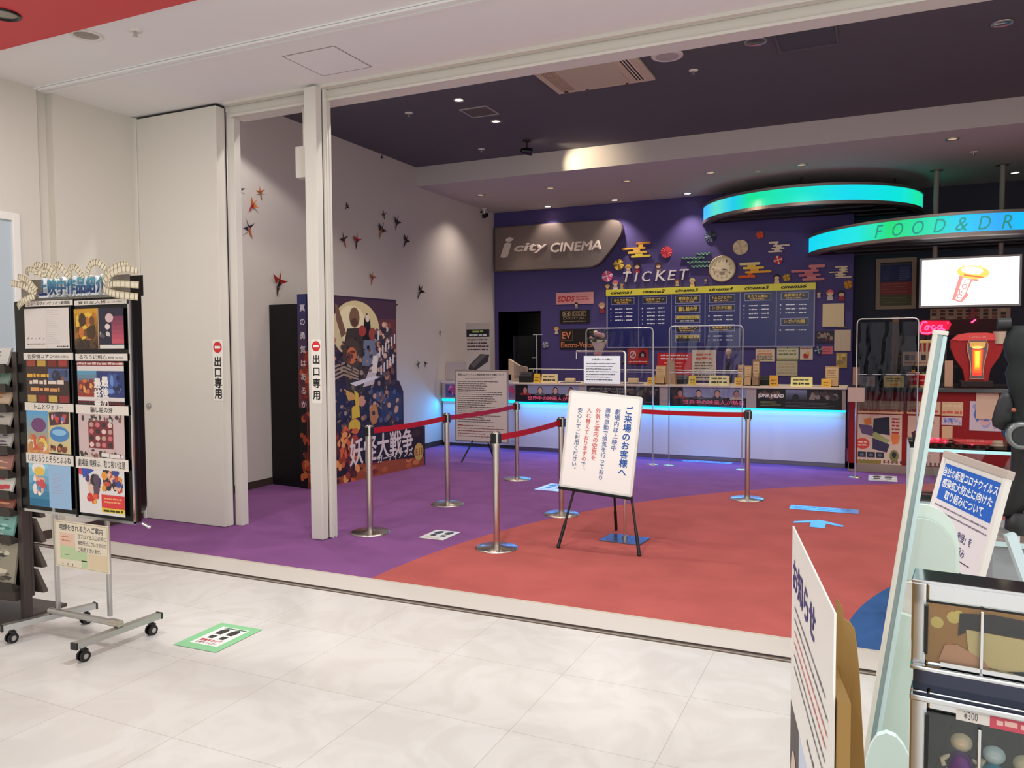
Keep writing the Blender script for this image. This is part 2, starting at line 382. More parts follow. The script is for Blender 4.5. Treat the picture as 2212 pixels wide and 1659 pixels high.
# foyer shell
ZD, ZS, YS = 4.19, 3.91, 10.08
struct('wall_foyer_left', MB().box(-6.5, XL, 5.2, 14.2, 0, 4.4), 'innerwall')
struct('wall_right', MB().box(4.4, 4.6, 5.3, 14.2, 0, 4.4), 'innerwall')
struct('ceiling_dark', MB().box(-6.5, 4.6, 5.3, YS, ZD, ZD + .2), 'darkceil')
struct('ceiling_soffit', MB().box(-6.5, 4.6, YS, 14.2, ZS, 4.4), 'soffit')
dl, dr, dt = -6.13, -5.31, 2.16                      # dark doorway in the back wall
struct('wall_back', MB().box(XL, dl, YB, YB + .9, 0, ZS).box(dl, dr, YB, YB + .9, dt, ZS).box(dr, -.32, YB, YB + .9, 0, ZS), 'purple')
struct('wall_doorway_inside', MB().box(dl - .01, dr + .01, YB + .85, YB + .95, 0, dt + .01).box(dl - .02, dl, YB + .02, YB + .9, 0, dt).box(dr, dr + .02, YB + .02, YB + .9, 0, dt).box(dl, dr, YB + .02, YB + .9, dt, dt + .02), 'black')  # black lining stands in for the dark inside the opening
struct('wall_food_back', MB().box(-.32, 4.5, YF, YF + .2, 0, ZS), 'navy')
struct('baseboard_foyer', MB().box(XL, XL + .012, 5.25, YB, 0, .08), 'baseb')
# far-left window of the lobby wall
wx = -6.10
a = ONX(38, 462, wx); b_ = ONX(38, 900, wx)
w1 = struct('window_1', MB().box(wx - .02, wx + .03, a.y - 1.3, a.y - 1.24, .3, a.z).box(wx - .02, wx + .03, a.y - .06, a.y, .3, a.z, bev=.006).box(wx - .02, wx + .03, a.y - 1.24, a.y - .06, a.z - .06, a.z, bev=.006).box(wx - .02, wx + .03, a.y - 1.24, a.y - .06, .3, .36), 'white')
MB().box(wx, wx + .008, a.y - 1.24, a.y - .06, .36, a.z - .06).build('window_blind', mat('pale_blind', (178, 190, 196), rough=.5), w1)
# sliding door panel, its handle, pillar post
d1 = struct('door_1', MB().box(-6.01, -5.07, 5.06, 5.165, .004, 3.585, bev=.004), 'panel')
h = ONY(322, 877, 5.06)
MB().cyl((h.x, 5.062, h.z), (h.x, 5.050, h.z), .027, n=24).cyl((h.x, 5.051, h.z), (h.x, 5.046, h.z), .018, n=24).build('lock', 'alu', d1)
MB().box(-6.01, -5.07, 5.07, 5.16, 3.585, 3.60).box(-5.072, -5.066, 5.158, 5.168, 0, 3.585).build('gasket_or_gap', 'black', d1)  # black boxes stand in for the shaded gaps above and beside the panel
MB().box(-6.062, -6.012, 5.05, 5.2, 0, 3.60, bev=.005).build('jamb', 'panel', d1)
p1 = struct('pillar', MB().box(-4.118, -4.002, 5.03, 5.105, 0.004, HC - .03, bev=.006), 'panel')
MB().box(-4.112, -4.004, 5.105, 5.113, 0, HC - .04).build('gasket_or_gap', 'black', p1)  # shade in the slot between the two posts, built as a black slab
MB().box(-4.135, -3.985, 5.113, 5.20, 0.004, HC - .03, bev=.008).box(-3.985, -3.978, 5.13, 5.145, 0, HC - .1).box(-3.985, -3.979, 5.165, 5.18, 0, HC - .1).build('rear_post', 'panel', p1)
# ================================================================ CEILING FIXTURES
M['lampon'] = mat('lamp_lit', (255, 236, 205), emit=(255, 232, 198), es=9.0)
M['lampdim'] = mat('lamp_low', (200, 170, 140), emit=(255, 214, 170), es=.55)
M['lensoff'] = mat('lamp_reflector', (150, 146, 138), rough=.2, metal=.9)
def downlight(p, label, group, on='lampon', r=.062, trim='alu'):
    t = thing('downlight', label, 'ceiling light', p, 0, group)
    MB().lathe([(r + .014, 0), (r + .014, -.006), (r, -.010), (r - .006, -.002), (r - .008, .0)], n=28).build('trim_ring', trim, t)
    MB().lathe([(r - .008, -.0005), (r - .02, -.0035), (.0001, -.005)], n=24).build('lens', on, t)
    return t
zl = ZS - .001
g_in = 'recessed downlights in the low soffit over the counter'
for px, py, lab, on in [
        (1038, 421, 'dim recessed downlight in the pinkish soffit nearest the cream left wall', 'lampdim'),
        (1189, 406, 'dim recessed downlight in the soffit second from the cream left wall', 'lampdim'),
        (1354, 391, 'dim recessed downlight in the soffit above the TICKET lettering', 'lampdim'),
        (1535, 373, 'dim recessed downlight in the soffit left of the upper glowing ring', 'lampdim'),
        (1732, 356, 'dim recessed downlight in the soffit just over the upper glowing ring', 'lampdim'),
        (2057, 300, 'dim recessed downlight in the soffit above the first hanging pole', 'lampdim')]:
    downlight(FL(px, py, zl), lab, g_in, on)
g_wash = 'bright wall washing downlights in front of the purple wall'
for px, py, lab in [
        (1183, 446, 'bright recessed downlight shining on the grey metal cinema name sign'),
        (1328, 432, 'bright recessed downlight shining on the purple wall right of the cinema name sign'),
        (1485, 418, 'bright recessed downlight on the purple wall beside the upper glowing ring'),
        (2193, 373, 'bright recessed downlight right of the second hanging pole, over the food counter')]:
    p = FL(px, py, zl); downlight(p, lab, g_wash, 'lampon')
    if px < 1500: spot('wall_wash', (p.x, p.y, zl - .02), (p.x, p.y + .10, 0), 80, 92, .75, (1, .86, .76), .03)
    else: spot('wall_wash', (p.x, p.y, zl - .02), (p.x, p.y - .3, 0), 30, 100, .8, (1, .84, .7), .03)
for px, py in ((1038, 421), (1189, 406), (1354, 391), (1535, 373), (1732, 356), (2057, 300)):
    p = FL(px, py, zl); spot('soffit_lamp', (p.x, p.y, zl - .02), (p.x, p.y, 0), 64, 120, .8, (1, .90, .80), .04)
zd = ZD - .001
g_dk = 'lit downlights in the dark ceiling'
for px, py, lab, w in [(991, 216, 'lit downlight in the dark ceiling above the small vent grille', 26),
                    (1071, 262, 'bright round downlight in the dark ceiling below the small vent grille', 34)]:
    p = FL(px, py, zd); downlight(p, lab, g_dk, 'lampon', .052)
    spot('dark_ceiling_lamp', (p.x, p.y, zd - .02), (p.x - .5, p.y, 0), w * 2.4, 120, .9, (1, .83, .70), .05)
g_off = 'unlit fittings in the dark ceiling'
for px, py, lab, r in [(1632, 90, 'unlit chrome downlight in the dark ceiling left of the grey vent panel', .085), (2165, 50, 'unlit downlight in the dark ceiling near the right end', .07)]:
    downlight(FL(px, py, zd), lab, g_off, 'lensoff', r)
def sprinkler(p, label, group):
    t = thing('ceiling_sprinkler', label, 'sprinkler', p, 0, group)
    MB().lathe([(.045, 0), (.043, -.006), (.016, -.010)], n=24).build('flange', 'white', t)
    MB().cyl((0, 0, -.008), (0, 0, -.035), .009).cyl((0, 0, -.033), (0, 0, -.037), .018).build('nozzle', 'alu', t)
for px, py, lab, z in [(883, 244, 'small round white sprinkler flange on the dark ceiling left of the lit downlights', zd), (1498, 152, 'white sprinkler flange in the dark ceiling below the round speaker', zd),
                    (1040, 322, 'tiny sprinkler flange in the dark ceiling close to the left wall', zd), (2103, 328, 'tiny sprinkler in the brownish soffit above the hanging poles', zl), (1637, 371, 'tiny sprinkler in the soffit just left of the dim downlight over the ring', zl)]:
    sprinkler(FL(px, py, z), lab, 'sprinkler heads')
sprinkler(FL(292, 66, HC - .001), 'white sprinkler flange on the cream lobby ceiling beside the chrome downlight', 'sprinkler heads')
t = downlight(FL(187, 76, HC - .001), 'chrome recessed downlight in the cream lobby ceiling beside the red panel', None, 'lensoff', .085, 'white')
p = FL(6, 31, HC - .032)
t = downlight(p, 'black rimmed downlight in the red ceiling panel at the picture corner', None, 'lensoff', .085, 'blackgloss')
# round ceiling speaker
t = thing('ceiling_speaker', 'round white speaker grille in the dark ceiling right of the air conditioner', 'speaker', FL(1441, 119, zd))
MB().lathe([(.145, 0), (.145, -.010), (.135, -.016)], n=40).build('rim', 'white', t)
MB().lathe([(.134, -.0145), (.0001, -.021)], n=40).build('grille', mat('speaker_grille', (186, 182, 176), rough=.7, bump=.5, bscale=300), t)
# cassette air conditioner
A_, B_ = FL(1137, 142, zd), FL(1415, 165, zd)
x0, x1, y0, y1 = A_.x, A_.x + 1.02, A_.y, A_.y + .84
t = thing('air_conditioner', 'beige ceiling cassette air conditioner in the dark ceiling', 'air conditioner', ((x0 + x1) / 2, (y0 + y1) / 2, zd))
hx, hy = .51, .42; bg_ = (206, 192, 166)
MB().box(-hx, hx, -hy, hy, -.03, 0, bg_, bev=.006).build('panel', 'paint', t)
MB().box(-.26, .27, -hy + .06, hy - .07, -.037, -.029, (196, 186, 160), bev=.003).build('intake_grille', 'paint', t)
mbs = MB(); mbl = MB()
for k in range(5): mbl.box(-.44 + k * .03, -.425 + k * .03, -hy + .07, hy - .08, -.036, -.030, (176, 160, 134))
for k in range(3): mbl.box(.36 + k * .03, .372 + k * .03, -hy + .06, hy - .07, -.036, -.030, (226, 212, 190))
mbl.build('louver', 'paint', t)
for k in range(3): mbs.box(.345 + k * .03, .358 + k * .03, -hy + .07, hy - .08, -.034, -.0295, (20, 16, 14))
mbs.box(-.43, -.39, hy - .06, hy - .03, -.034, -.03, (40, 30, 22)).box(-.20, -.175, hy - .045, hy - .02, -.034, -.03, (60, 48, 36)).box(.22, .245, hy - .045, hy - .02, -.034, -.03, (60, 48, 36))
mbs.build('slot', 'paint', t)
# vents
t = thing('ceiling_vent', 'small square grey vent grille between the two lit downlights', 'vent', FL(1036, 241, zd))
MB().box(-.17, .17, -.17, -.155, -.010, 0, (168, 160, 158)).box(-.17, .17, .155, .17, -.010, 0, (168, 160, 158)).box(-.17, -.155, -.155, .155, -.010, 0, (168, 160, 158)).box(.155, .17, -.155, .155, -.010, 0, (168, 160, 158)).build('frame', 'paint', t)
mb = MB()
for k in range(15): mb.box(-.155, .155, -.15 + k * .02, -.14 + k * .02, -.006, 0, (104, 94, 96))
mb.box(-.155, .155, -.155, .155, -.002, -.0005, (78, 68, 70)).build('grille', 'paint', t)
t = thing('ceiling_vent', 'large rectangular grey vent panel in the dark ceiling at the right', 'vent', FL(1742, 80, zd))
MB().box(-.25, .25, -.27, -.25, -.012, 0, (96, 94, 98)).box(-.25, .25, .25, .27, -.012, 0, (96, 94, 98)).box(-.25, -.23, -.25, .25, -.012, 0, (96, 94, 98)).box(.23, .25, -.25, .25, -.012, 0, (96, 94, 98)).build('frame', 'paint', t)
MB().box(-.23, .23, -.25, .25, -.006, 0, (80, 80, 86)).build('panel', 'paint', t)
# access hatch in the lobby ceiling
a = FL(612, 122, HC); b = FL(803, 143, HC)
cx, cy = -3.62, 4.70
t = thing('access_hatch', 'square flush access hatch in the cream ceiling above the white pillar', 'hatch', (cx, cy, HC - .012))
MB().box(-.225, .225, -.225, -.219, -.003, 0, (150, 140, 130)).box(-.225, .225, .219, .225, -.003, 0, (150, 140, 130)).box(-.225, -.219, -.219, .219, -.003, 0, (150, 140, 130)).box(.219, .225, -.219, .219, -.003, 0, (150, 140, 130)).build('frame', 'paint', t)
MB().box(-.217, .217, -.217, .217, -.003, 0).build('lid', 'ceil', t)
# black spotlight on the dark ceiling
p = FL(1138, 303, zd); aim = ONY(1270, 348, YS)
t = thing('spotlight', 'black adjustable spotlight hanging from the dark ceiling', 'spotlight', p)
MB().lathe([(.055, 0), (.055, -.02), (.02, -.025)], n=24).build('ceiling_plate', 'black', t)
MB().cyl((0, 0, -.02), (0, 0, -.10), .010).build('stem', 'black', t)
d = (aim - (p + Vector((0, 0, -.15)))).normalized()
c0 = Vector((0, 0, -.14))
MB().cyl(c0 - d * .06, c0 + d * .06, .036, n=24, r2=.05).cyl(c0 - d * .08, c0 - d * .06, .025, n=24, r2=.036).build('lamp_head', 'black', t)
MB().cyl(c0 + d * .0605, c0 + d * .062, .044, n=24).build('lens', 'lampon', t)
spot('spotlight_beam', p + c0 + d * .075, aim + Vector((0, 0, -.03)), 75, 54, .9, (1, .82, .56), .02)
# dome bracket security camera on the left wall corner
q = ONX(1046, 452, XL + .06)
t = thing('security_camera', 'small black security camera in the corner of the left wall and soffit', 'camera', (q.x, q.y, ZS))
MB().lathe([(.045, 0), (.045, -.015), (.014, -.02)], n=20).cyl((0, 0, -.018), (0, 0, -.09), .010).build('bracket', 'white', t)
MB().box(-.03, .03, -.075, .055, -.15, -.09, bev=.008, rot=Matrix.Rotation(R(25), 3, 'X')).build('housing', 'black', t)
MB().cyl((0, -.115, -.075), (0, -.125, -.079), .018).build('lens', 'blackgloss', t)

# ---------------------------------------------------------------- glowing ring canopies
def ringmat(name, stops):
    mt = bpy.data.materials.new(name); mt.use_nodes = True; nt = mt.node_tree; b = nt.nodes['Principled BSDF']
    tc = nt.nodes.new('ShaderNodeTexCoord'); sp = nt.nodes.new('ShaderNodeSeparateXYZ'); at = nt.nodes.new('ShaderNodeMath'); at.operation = 'ARCTAN2'
    mr = nt.nodes.new('ShaderNodeMapRange'); mr.inputs[1].default_value = -math.pi; mr.inputs[2].default_value = 0
    cr = nt.nodes.new('ShaderNodeValToRGB'); e = cr.color_ramp.elements
    e[0].position, e[0].color = stops[0][0], lin(stops[0][1]); e[1].position, e[1].color = stops[-1][0], lin(stops[-1][1])
    for p, c in stops[1:-1]: k = e.new(p); k.color = lin(c)
    L = nt.links.new
    L(tc.outputs['Object'], sp.inputs[0]); L(sp.outputs[1], at.inputs[0]); L(sp.outputs[0], at.inputs[1]); L(at.outputs[0], mr.inputs[0]); L(mr.outputs[0], cr.inputs[0])
    L(cr.outputs[0], b.inputs['Emission Color']); b.inputs['Emission Strength'].default_value = 1.15; b.inputs['Base Color'].default_value = (.02, .03, .03, 1); b.inputs['Roughness'].default_value = .25
    return mt
def arc(mb, r0, r1, z0, z1, a0, a1, n, col):
    ps = [(math.cos(R(a0 + (a1 - a0) * i / n)), math.sin(R(a0 + (a1 - a0) * i / n))) for i in range(n + 1)]
    for i in range(n):
        (c, s), (d, t_) = ps[i], ps[i + 1]
        mb.add([(c * r1, s * r1, z0), (d * r1, t_ * r1, z0), (d * r1, t_ * r1, z1), (c * r1, s * r1, z1), (c * r0, s * r0, z0), (d * r0, t_ * r0, z0), (d * r0, t_ * r0, z1), (c * r0, s * r0, z1)],
               [(0, 1, 2, 3), (5, 4, 7, 6), (3, 2, 6, 7), (4, 5, 1, 0)], col)
    return mb
def ring_canopy(label, cx, cy, ztop, r, hb, a0, a1, stops, text=None, drop=.0):
    t = thing('ring_canopy', label, 'light canopy', (cx, cy, ztop))
    arc(MB(), r - .02, r, -hb, 0, a0, a1, 96, (20, 200, 200)).build('light_band', ringmat('ring_light', stops), t)
    RM = mat('ring_rim', (150, 138, 132), rough=.35, metal=.8)
    arc(MB(), r - .07, r + .018, 0, .035, a0, a1, 96, (146, 132, 124)).build('upper_rim', RM, t); arc(MB(), r - .10, r + .018, -hb - .045, -hb, a0, a1, 96, (146, 132, 124)).build('lower_rim', RM, t)
    disc = MB(); n = 64
    ps = [(math.cos(R(a0 + (a1 - a0) * i / n)) * (r - .09), math.sin(R(a0 + (a1 - a0) * i / n)) * (r - .09)) for i in range(n + 1)]
    disc.add([(x, y, -hb - .035) for x, y in ps] + [(x, y, -hb - .012) for x, y in ps], [tuple(reversed(range(n + 1))), tuple(range(n + 1, 2 * n + 2))], (30, 26, 32)); disc.build('canopy_board', 'paint', t)
    tp = MB(); tp.add([(x, y, .005) for x, y in ps] + [(x, y, .03) for x, y in ps], [tuple(reversed(range(n + 1))), tuple(range(n + 1, 2 * n + 2))], (30, 26, 32)); tp.build('light_stop_board', 'paint', t)  # added to keep the band's light off the soffit above
    rib = MB()
    for k in (-.70, -.45, -.2): hw = r * (math.sqrt(1 - k * k) - .12); rib.box(-hw, hw, k * r - .02, k * r + .02, -hb - .055, -hb - .035, (52, 46, 50))
    rib.build('rib', 'paint', t)
    return t
r1 = ring_canopy('upper glowing blue-green ring canopy over the ticket counter, hung under the soffit', -.99, 13.12, 3.70, 1.58, .205, -178, -2,
    [(0, (170, 190, 250)), (.06, (90, 190, 250)), (.14, (60, 180, 240)), (.22, (90, 215, 190)), (.30, (20, 190, 225)), (.36, (10, 215, 140)), (.50, (0, 215, 190)), (.62, (0, 205, 225)), (.8, (0, 215, 205)), (.9, (30, 220, 150)), (1, (0, 200, 200))])
r1.location.z = 3.70
MB().cyl((-1.2, -.5, .02), (-1.2, -.5, .209), .012).cyl((1.2, -.5, .02), (1.2, -.5, .209), .012).cyl((0, -1.2, .02), (0, -1.2, .209), .012).build('hanger', 'black', r1)
r2 = ring_canopy('lower glowing ring canopy reading FOOD and DRINK above the menu screen', 1.0, 13.18, 3.13, 2.0, .215, -167, -8,
    [(0, (120, 205, 235)), (.08, (0, 200, 230)), (.28, (0, 215, 215)), (.36, (20, 210, 110)), (.44, (0, 210, 170)), (.49, (0, 190, 235)), (.55, (40, 160, 235)), (.6, (0, 185, 240)), (.8, (0, 210, 210)), (1, (0, 210, 210))])
tb = MB()
def ringtext(mb, s, a_start, pitch, r, z0, hh, ww, col, line=False):
    for i, ch in enumerate(s):
        vs, fs, (u0, u1, v0, v1) = tgeo(ch, 0.0, .25)
        wch = ww * min(1, (u1 - u0) / .62); am = R(a_start + i * pitch)
        pts = []
        for x, y in vs:
            th = am + ((x - u0) / (u1 - u0) - .5) * wch / r; pts.append((r * math.cos(th), r * math.sin(th), z0 + (y - v0) / (v1 - v0) * hh))
        mb.add(pts, fs, col)
aF = math.degrees(math.atan2(FL(1927, 505, 3.0).y - 13.18, FL(1927, 505, 3.0).x - 1.0))
ringtext(tb, 'FOOD&DRINK', -119.5, 6.9, 2.006, -.195, .165, .135, (40, 140, 132)); tb.build('lettering', mat('ring_letters', (30, 120, 112), emit=(40, 140, 130), es=.75), r2, 'dark outlined letters FOOD&DRINK')
# ================================================================ TICKET COUNTER (left part of the back)
YC = 10.60
cx0, cx1, ztop = -4.86, -.33, 1.01
t = thing('ticket_counter', 'long white ticket counter glowing cyan under its front edge', 'counter', (-2.6, YC + .3, 0))
def L(x): return x + 2.6
MB().box(L(cx0), L(cx1), -.27, .25, .055, .705, bev=.004).build('front_panel', mat('counter_white', (206, 200, 204), rough=.45), t)
MB().box(L(cx0), L(cx1), -.25, .25, 0, .055).build('kick_plate', mat('kick_metal', (128, 122, 122), rough=.35, metal=.7), t)
MB().box(L(cx0), L(cx1), -.29, .25, .725, .985, (172, 158, 152)).build('fascia', 'paint', t)
MB().box(L(cx0), L(cx1), -.285, -.20, .704, .726).build('led_strip', mat('led_strip', (0, 200, 255), emit=(0, 226, 255), es=1.6), t)
MB().box(L(cx0) - .02, L(cx1) + .02, -.33, .33, .985, 1.012, bev=.006).build('worktop', mat('worktop_cream', (220, 200, 176), rough=.35), t)
t = thing('side_counter', 'short white counter beside the left wall behind the notice board, lit cyan below', 'counter', (-5.50, YC + .45, 0))
MB().box(-.66, .62, -.31, .2, .05, .72).box(-.68, .62, -.33, .2, .98, 1.01).build('cabinet', mat('side_white', (200, 194, 200), rough=.45), t)
MB().box(-.66, .62, -.335, -.25, .70, .735).build('led_strip', mat('led_strip_b', (0, 200, 255), emit=(0, 226, 255), es=1.6), t)
MB().box(-.66, .62, -.33, .2, .735, .98, (168, 152, 160)).build('fascia', 'paint', t)
MB().box(-.66, .62, -.29, .2, 0, .05, (70, 66, 70)).build('kick_plate', 'paint', t)
a = Art(-.332)
a.rect(-.60, .76, -.36, .96, (92, 86, 140), 1); a.blobs(-.60, .76, -.36, .96, 16, [(170, 60, 120), (60, 40, 110), (200, 120, 170)], 2, 3, .3); a.rect(.40, .76, .60, .96, (150, 110, 140), 1); a.blobs(.4, .76, .6, .96, 12, [(190, 70, 110), (120, 100, 150)], 2, 5, .3)
a.build('poster_strip', 'print', t)
t = thing('upright_board', 'pale upright panel standing on the short side counter by the left wall', 'panel', (-5.93, YC + .30, 1.01))
MB().box(-.24, .24, -.012, .012, 0, .30, (188, 174, 176), bev=.004).build('board', 'paint', t); MB().box(-.24, .24, -.03, .03, 0, .012, (150, 140, 140)).build('foot', 'paint', t)
# posters hung on the fascia
def fascia_poster(px0, px1, label, draw):
    A_ = ONY(px0, 840, YC); B_ = ONY(px1, 840, YC); w = B_.x - A_.x
    t = thing('counter_poster', label, 'poster', ((A_.x + B_.x) / 2, YC + .008, .728), 0, 'posters along the counter front')
    MB().box(-w / 2, w / 2, -.004, .0, 0, .25, (20, 16, 18)).build('sheet', 'paint', t)
    a = Art(-.0042); draw(a, -w / 2, w / 2); a.build('artwork', 'print', t)
def p_world(a, x0, x1):
    w = x1 - x0; a.rect(x0, 0, x1, .25, (28, 18, 22)); a.rect(x0 + .2 * w, .12, x1, .25, (140, 140, 164), 1.5)
    for i, c in enumerate([(190, 126, 110), (212, 164, 146), (206, 154, 134), (180, 124, 110)]):
        cx = x0 + w * (.16 + .24 * i); a.poly([(cx - .10, .085), (cx - .08, .12), (cx - .03, .14), (cx + .03, .14), (cx + .08, .12), (cx + .10, .085)], [(150, 44, 48), (90, 80, 92), (60, 56, 66), (196, 170, 146)][i], 2); a.ell(cx, .175, .038, .052, (34, 24, 22), 2.5); a.ell(cx, .167, .031, .045, c, 3)
    a.rect(x0, 0, x1, .10, (30, 16, 24), 4); a.rect(x0, 0, x1, .018, (20, 30, 70), 4.5)
    a.text('世界中の映画人が熱狂', x0 + .2 * w, .03, x1 - .02, .088, (250, 110, 140), 5, .02)
    a.lines(x0 + .45 * w, .004, x1 - .03, .016, 1, (120, 140, 190), 5, .7, 4)
def p_dark(a, x0, x1):
    w = x1 - x0; a.rect(x0, 0, x1, .25, (26, 22, 24)); a.blobs(x0, .10, x1, .25, 40, [(70, 62, 60), (44, 40, 44), (96, 84, 72), (58, 30, 34)], 2, 8, .32)
    a.lines(x0 + .05 * w, .15, x1 - .3 * w, .235, 2, (150, 140, 132), 6, .4, 3); a.rect(x0, 0, x1, .09, (22, 18, 24), 6); a.lines(x0 + .1 * w, .03, x1 - .05 * w, .075, 3, (150, 120, 124), 7, .45, 5)
def p_junk(a, x0, x1):
    w = x1 - x0; a.rect(x0, 0, x1, .25, (18, 17, 19)); a.grad(x0 + .35 * w, .12, x0 + .6 * w, .245, (52, 54, 66), (122, 124, 150), 1.5, 6)
    a.blobs(x0 + .02, .11, x0 + .32 * w, .245, 26, [(92, 66, 60), (60, 44, 42), (130, 96, 88)], 2, 4, .3); a.blobs(x0 + .62 * w, .10, x1 - .01, .245, 30, [(70, 56, 56), (46, 42, 42), (130, 118, 112)], 2, 9, .3); a.ell(x0 + .47 * w, .14, .045, .05, (30, 30, 36), 3)
    a.text('JUNK HEAD', x0 + .02 * w, .128, x0 + .33 * w, .185, (240, 234, 228), 6, .02)
    a.rect(x0, 0, x1, .10, (16, 15, 17), 5); a.lines(x0 + .05 * w, .03, x0 + .3 * w, .095, 4, (150, 150, 96), 6, .4, 2); a.lines(x0 + .35 * w, .02, x1 - .03 * w, .09, 4, (84, 84, 88), 6, .4, 6)
fascia_poster(1113, 1250, 'red lettered poster with faces at the left end of the counter front', p_world)
fascia_poster(1266, 1424, 'dark poster on the counter front beside the easel top', p_dark)
fascia_poster(1443, 1612, 'red lettered poster with faces in the middle of the counter front', p_world)
fascia_poster(1634, 1819, 'black JUNK HEAD film poster on the right of the counter front', p_junk)

# ================================================================ STANCHIONS
def stanchion(base, label, belts):
    t = thing('stanchion', label, 'stanchion', (base.x, base.y, 0), 0, 'belt barrier posts')
    MB().lathe([(.165, 0), (.165, .006), (.155, .012), (.05, .018), (.028, .026)], n=40).build('base', 'steel', t)
    MB().cyl((0, 0, .02), (0, 0, .80), .0255, n=24).build('post', 'steel', t)
    MB().cyl((0, 0, .795), (0, 0, .893), .0315, n=24).build('belt_head', 'steel', t)
    hd = MB().cyl((0, 0, .893), (0, 0, .895), .032, n=24)
    for k in range(4):
        an = k * HALF; hd.box(.024, .040, -.016, .016, .81, .885, bev=.004, rot=Matrix.Rotation(an, 3, 'Z'))
    hd.build('belt_slot', 'black', t)
    MB().lathe([(.030, .893), (.026, .899), (.0001, .900)], n=24).cyl((0, 0, .79), (0, 0, .796), .029, n=24).build('cap', 'steel', t)
    for q in belts:
        v = Vector((q.x - base.x, q.y - base.y, 0)); Ln = v.length; v /= Ln; n = Vector((-v.y, v.x, 0)) * .001
        A_ = v * .036; B_ = v * (Ln - .036); mb = MB(); N = 10
        up = []; 
        for i in range(N + 1):
            p = A_ + (B_ - A_) * (i / N); sag = -.012 * 4 * (i / N) * (1 - i / N); up.append((p, sag))
        vs = []
        for p, s_ in up: vs += [p + n + Vector((0, 0, .826 + s_)), p + n + Vector((0, 0, .874 + s_)), p - n + Vector((0, 0, .826 + s_)), p - n + Vector((0, 0, .874 + s_))]
        fs = []
        for i in range(N):
            b = i * 4; fs += [(b, b + 4, b + 5, b + 1), (b + 2, b + 3, b + 7, b + 6), (b + 1, b + 5, b + 7, b + 3), (b, b + 2, b + 6, b + 4)]
        mb.add(vs, fs, (176, 10, 22)).build('belt', 'paint', t, 'red retractable belt')
    return t
S = {k: FL(*q) for k, q in dict(a=(800, 1150), b=(967, 1089), c=(1117, 1035), d=(1073, 1184), e=(1213, 1111), f=(1614, 1078)).items()}
S['g'] = Vector((-2.62, 8.26, 0))
stanchion(S['a'], 'steel belt post nearest the white pillar, in front of the movie standee', [S['b']])
stanchion(S['b'], 'steel belt post in the middle of the left belt line', [S['c']])
stanchion(S['c'], 'steel belt post at the far end of the left belt line, close to the counter', [])
stanchion(S['d'], 'steel belt post standing on the purple and red carpet edge, left of the easel', [S['e']])
stanchion(S['e'], 'steel belt post half behind the left edge of the whiteboard easel', [])
stanchion(S['f'], 'steel belt post on the right side, before the counter', [S['g']])
stanchion(S['g'], 'steel belt post hidden behind the whiteboard easel, holding the far belt end', [])

# ================================================================ FLOOR STICKERS
def shoe(a, cx, z0, w, h, c, l):
    a.poly([(cx - .42 * w, z0 + .42 * h), (cx + .36 * w, z0 + .42 * h), (cx + .5 * w, z0 + .72 * h), (cx + .38 * w, z0 + .93 * h), (cx + .05 * w, z0 + h), (cx - .3 * w, z0 + .93 * h), (cx - .5 * w, z0 + .72 * h)], c, l)
    a.poly([(cx - .36 * w, z0), (cx + .32 * w, z0), (cx + .36 * w, z0 + .3 * h), (cx - .38 * w, z0 + .3 * h)], c, l)
def flat(name, label, cat, loc, rz, art, group=None):
    o = art.build(name, 'gloss'); o.location = loc; o.rotation_euler = (-HALF, 0, rz); tag(o, label, cat, group); return o
def footsticker(q, label, w=.30, d=.42, rz=0.0, tape=False):
    a = Art(-.001, .0003)
    if tape:
        g = (134, 200, 146); a.rect(-w / 2 - .055, -.06, w / 2 + .05, d + .045, g, 0); a.rect(-w / 2, 0, w / 2, d, (236, 236, 232), 1); a.rect(-w / 2 + .02, d - .02, w / 2 - .01, d - .008, (40, 110, 76), 2)
    else: a.rect(-w / 2, 0, w / 2, d, (226, 224, 218), 1)
    k = (26, 24, 26); shoe(a, -w * .20, d * .34, w * .30, d * .58, k, 2); shoe(a, w * .20, d * .34, w * .30, d * .58, k, 2)
    if tape:
        a.text('間隔をあけて', -w * .38, d * .17, w * .38, d * .28, (206, 60, 76), 3, .03); a.text('お待ちください', -w * .38, d * .05, w * .38, d * .14, (150, 90, 100), 3, .02)
    else: a.lines(-w * .36, d * .06, w * .36, d * .24, 2, (190, 160, 150), 3, .5, 2)
    return flat('footprint_sticker', label, 'floor sticker', (q.x, q.y, .0015), rz, a, 'footprint floor stickers')
def orient(p0, p1): return math.atan2(p1.y - p0.y, p1.x - p0.x)
A_, B_ = FL(388, 1396), FL(470, 1408); q = FL(430, 1399)
def quadsticker(px, label, tape=False):      # corners: far left, far right, near right, near left
    a_, b_, c_, d_ = [FL(*q) for q in px]; m0, m1 = (c_ + d_) / 2, (a_ + b_) / 2; ax_ = m1 - m0
    w = ((b_ - a_).length + (c_ - d_).length) / 2; d = ax_.length; rz = math.atan2(ax_.y, ax_.x) - HALF
    if tape: m0 = m0 + ax_.normalized() * .06; return footsticker(m0, label, w - .105, d - .105, rz, True)
    return footsticker(m0, label, w, d, rz)
quadsticker([(486, 1346), (561, 1361), (474, 1411), (368, 1393)], 'footprint sticker taped with green tape on the pale lobby tiles', True)
quadsticker([(943, 1145), (996, 1150), (957, 1168), (903, 1162)], 'white footprint sticker on the purple carpet between two front belt posts')
footsticker(FL(1180, 1060), 'white footprint sticker lit blue on the carpet left of the easel', .30, .42, R(-4))
footsticker(FL(1907, 1040), 'small footprint sticker on the carpet in front of the food counter', .30, .42, R(0))
a = Art(-.001, .0003); a.rect(-.30, 0, .30, .20, (110, 170, 235), 1); a.lines(-.26, .03, .26, .17, 2, (60, 120, 200), 2, .5, 4)
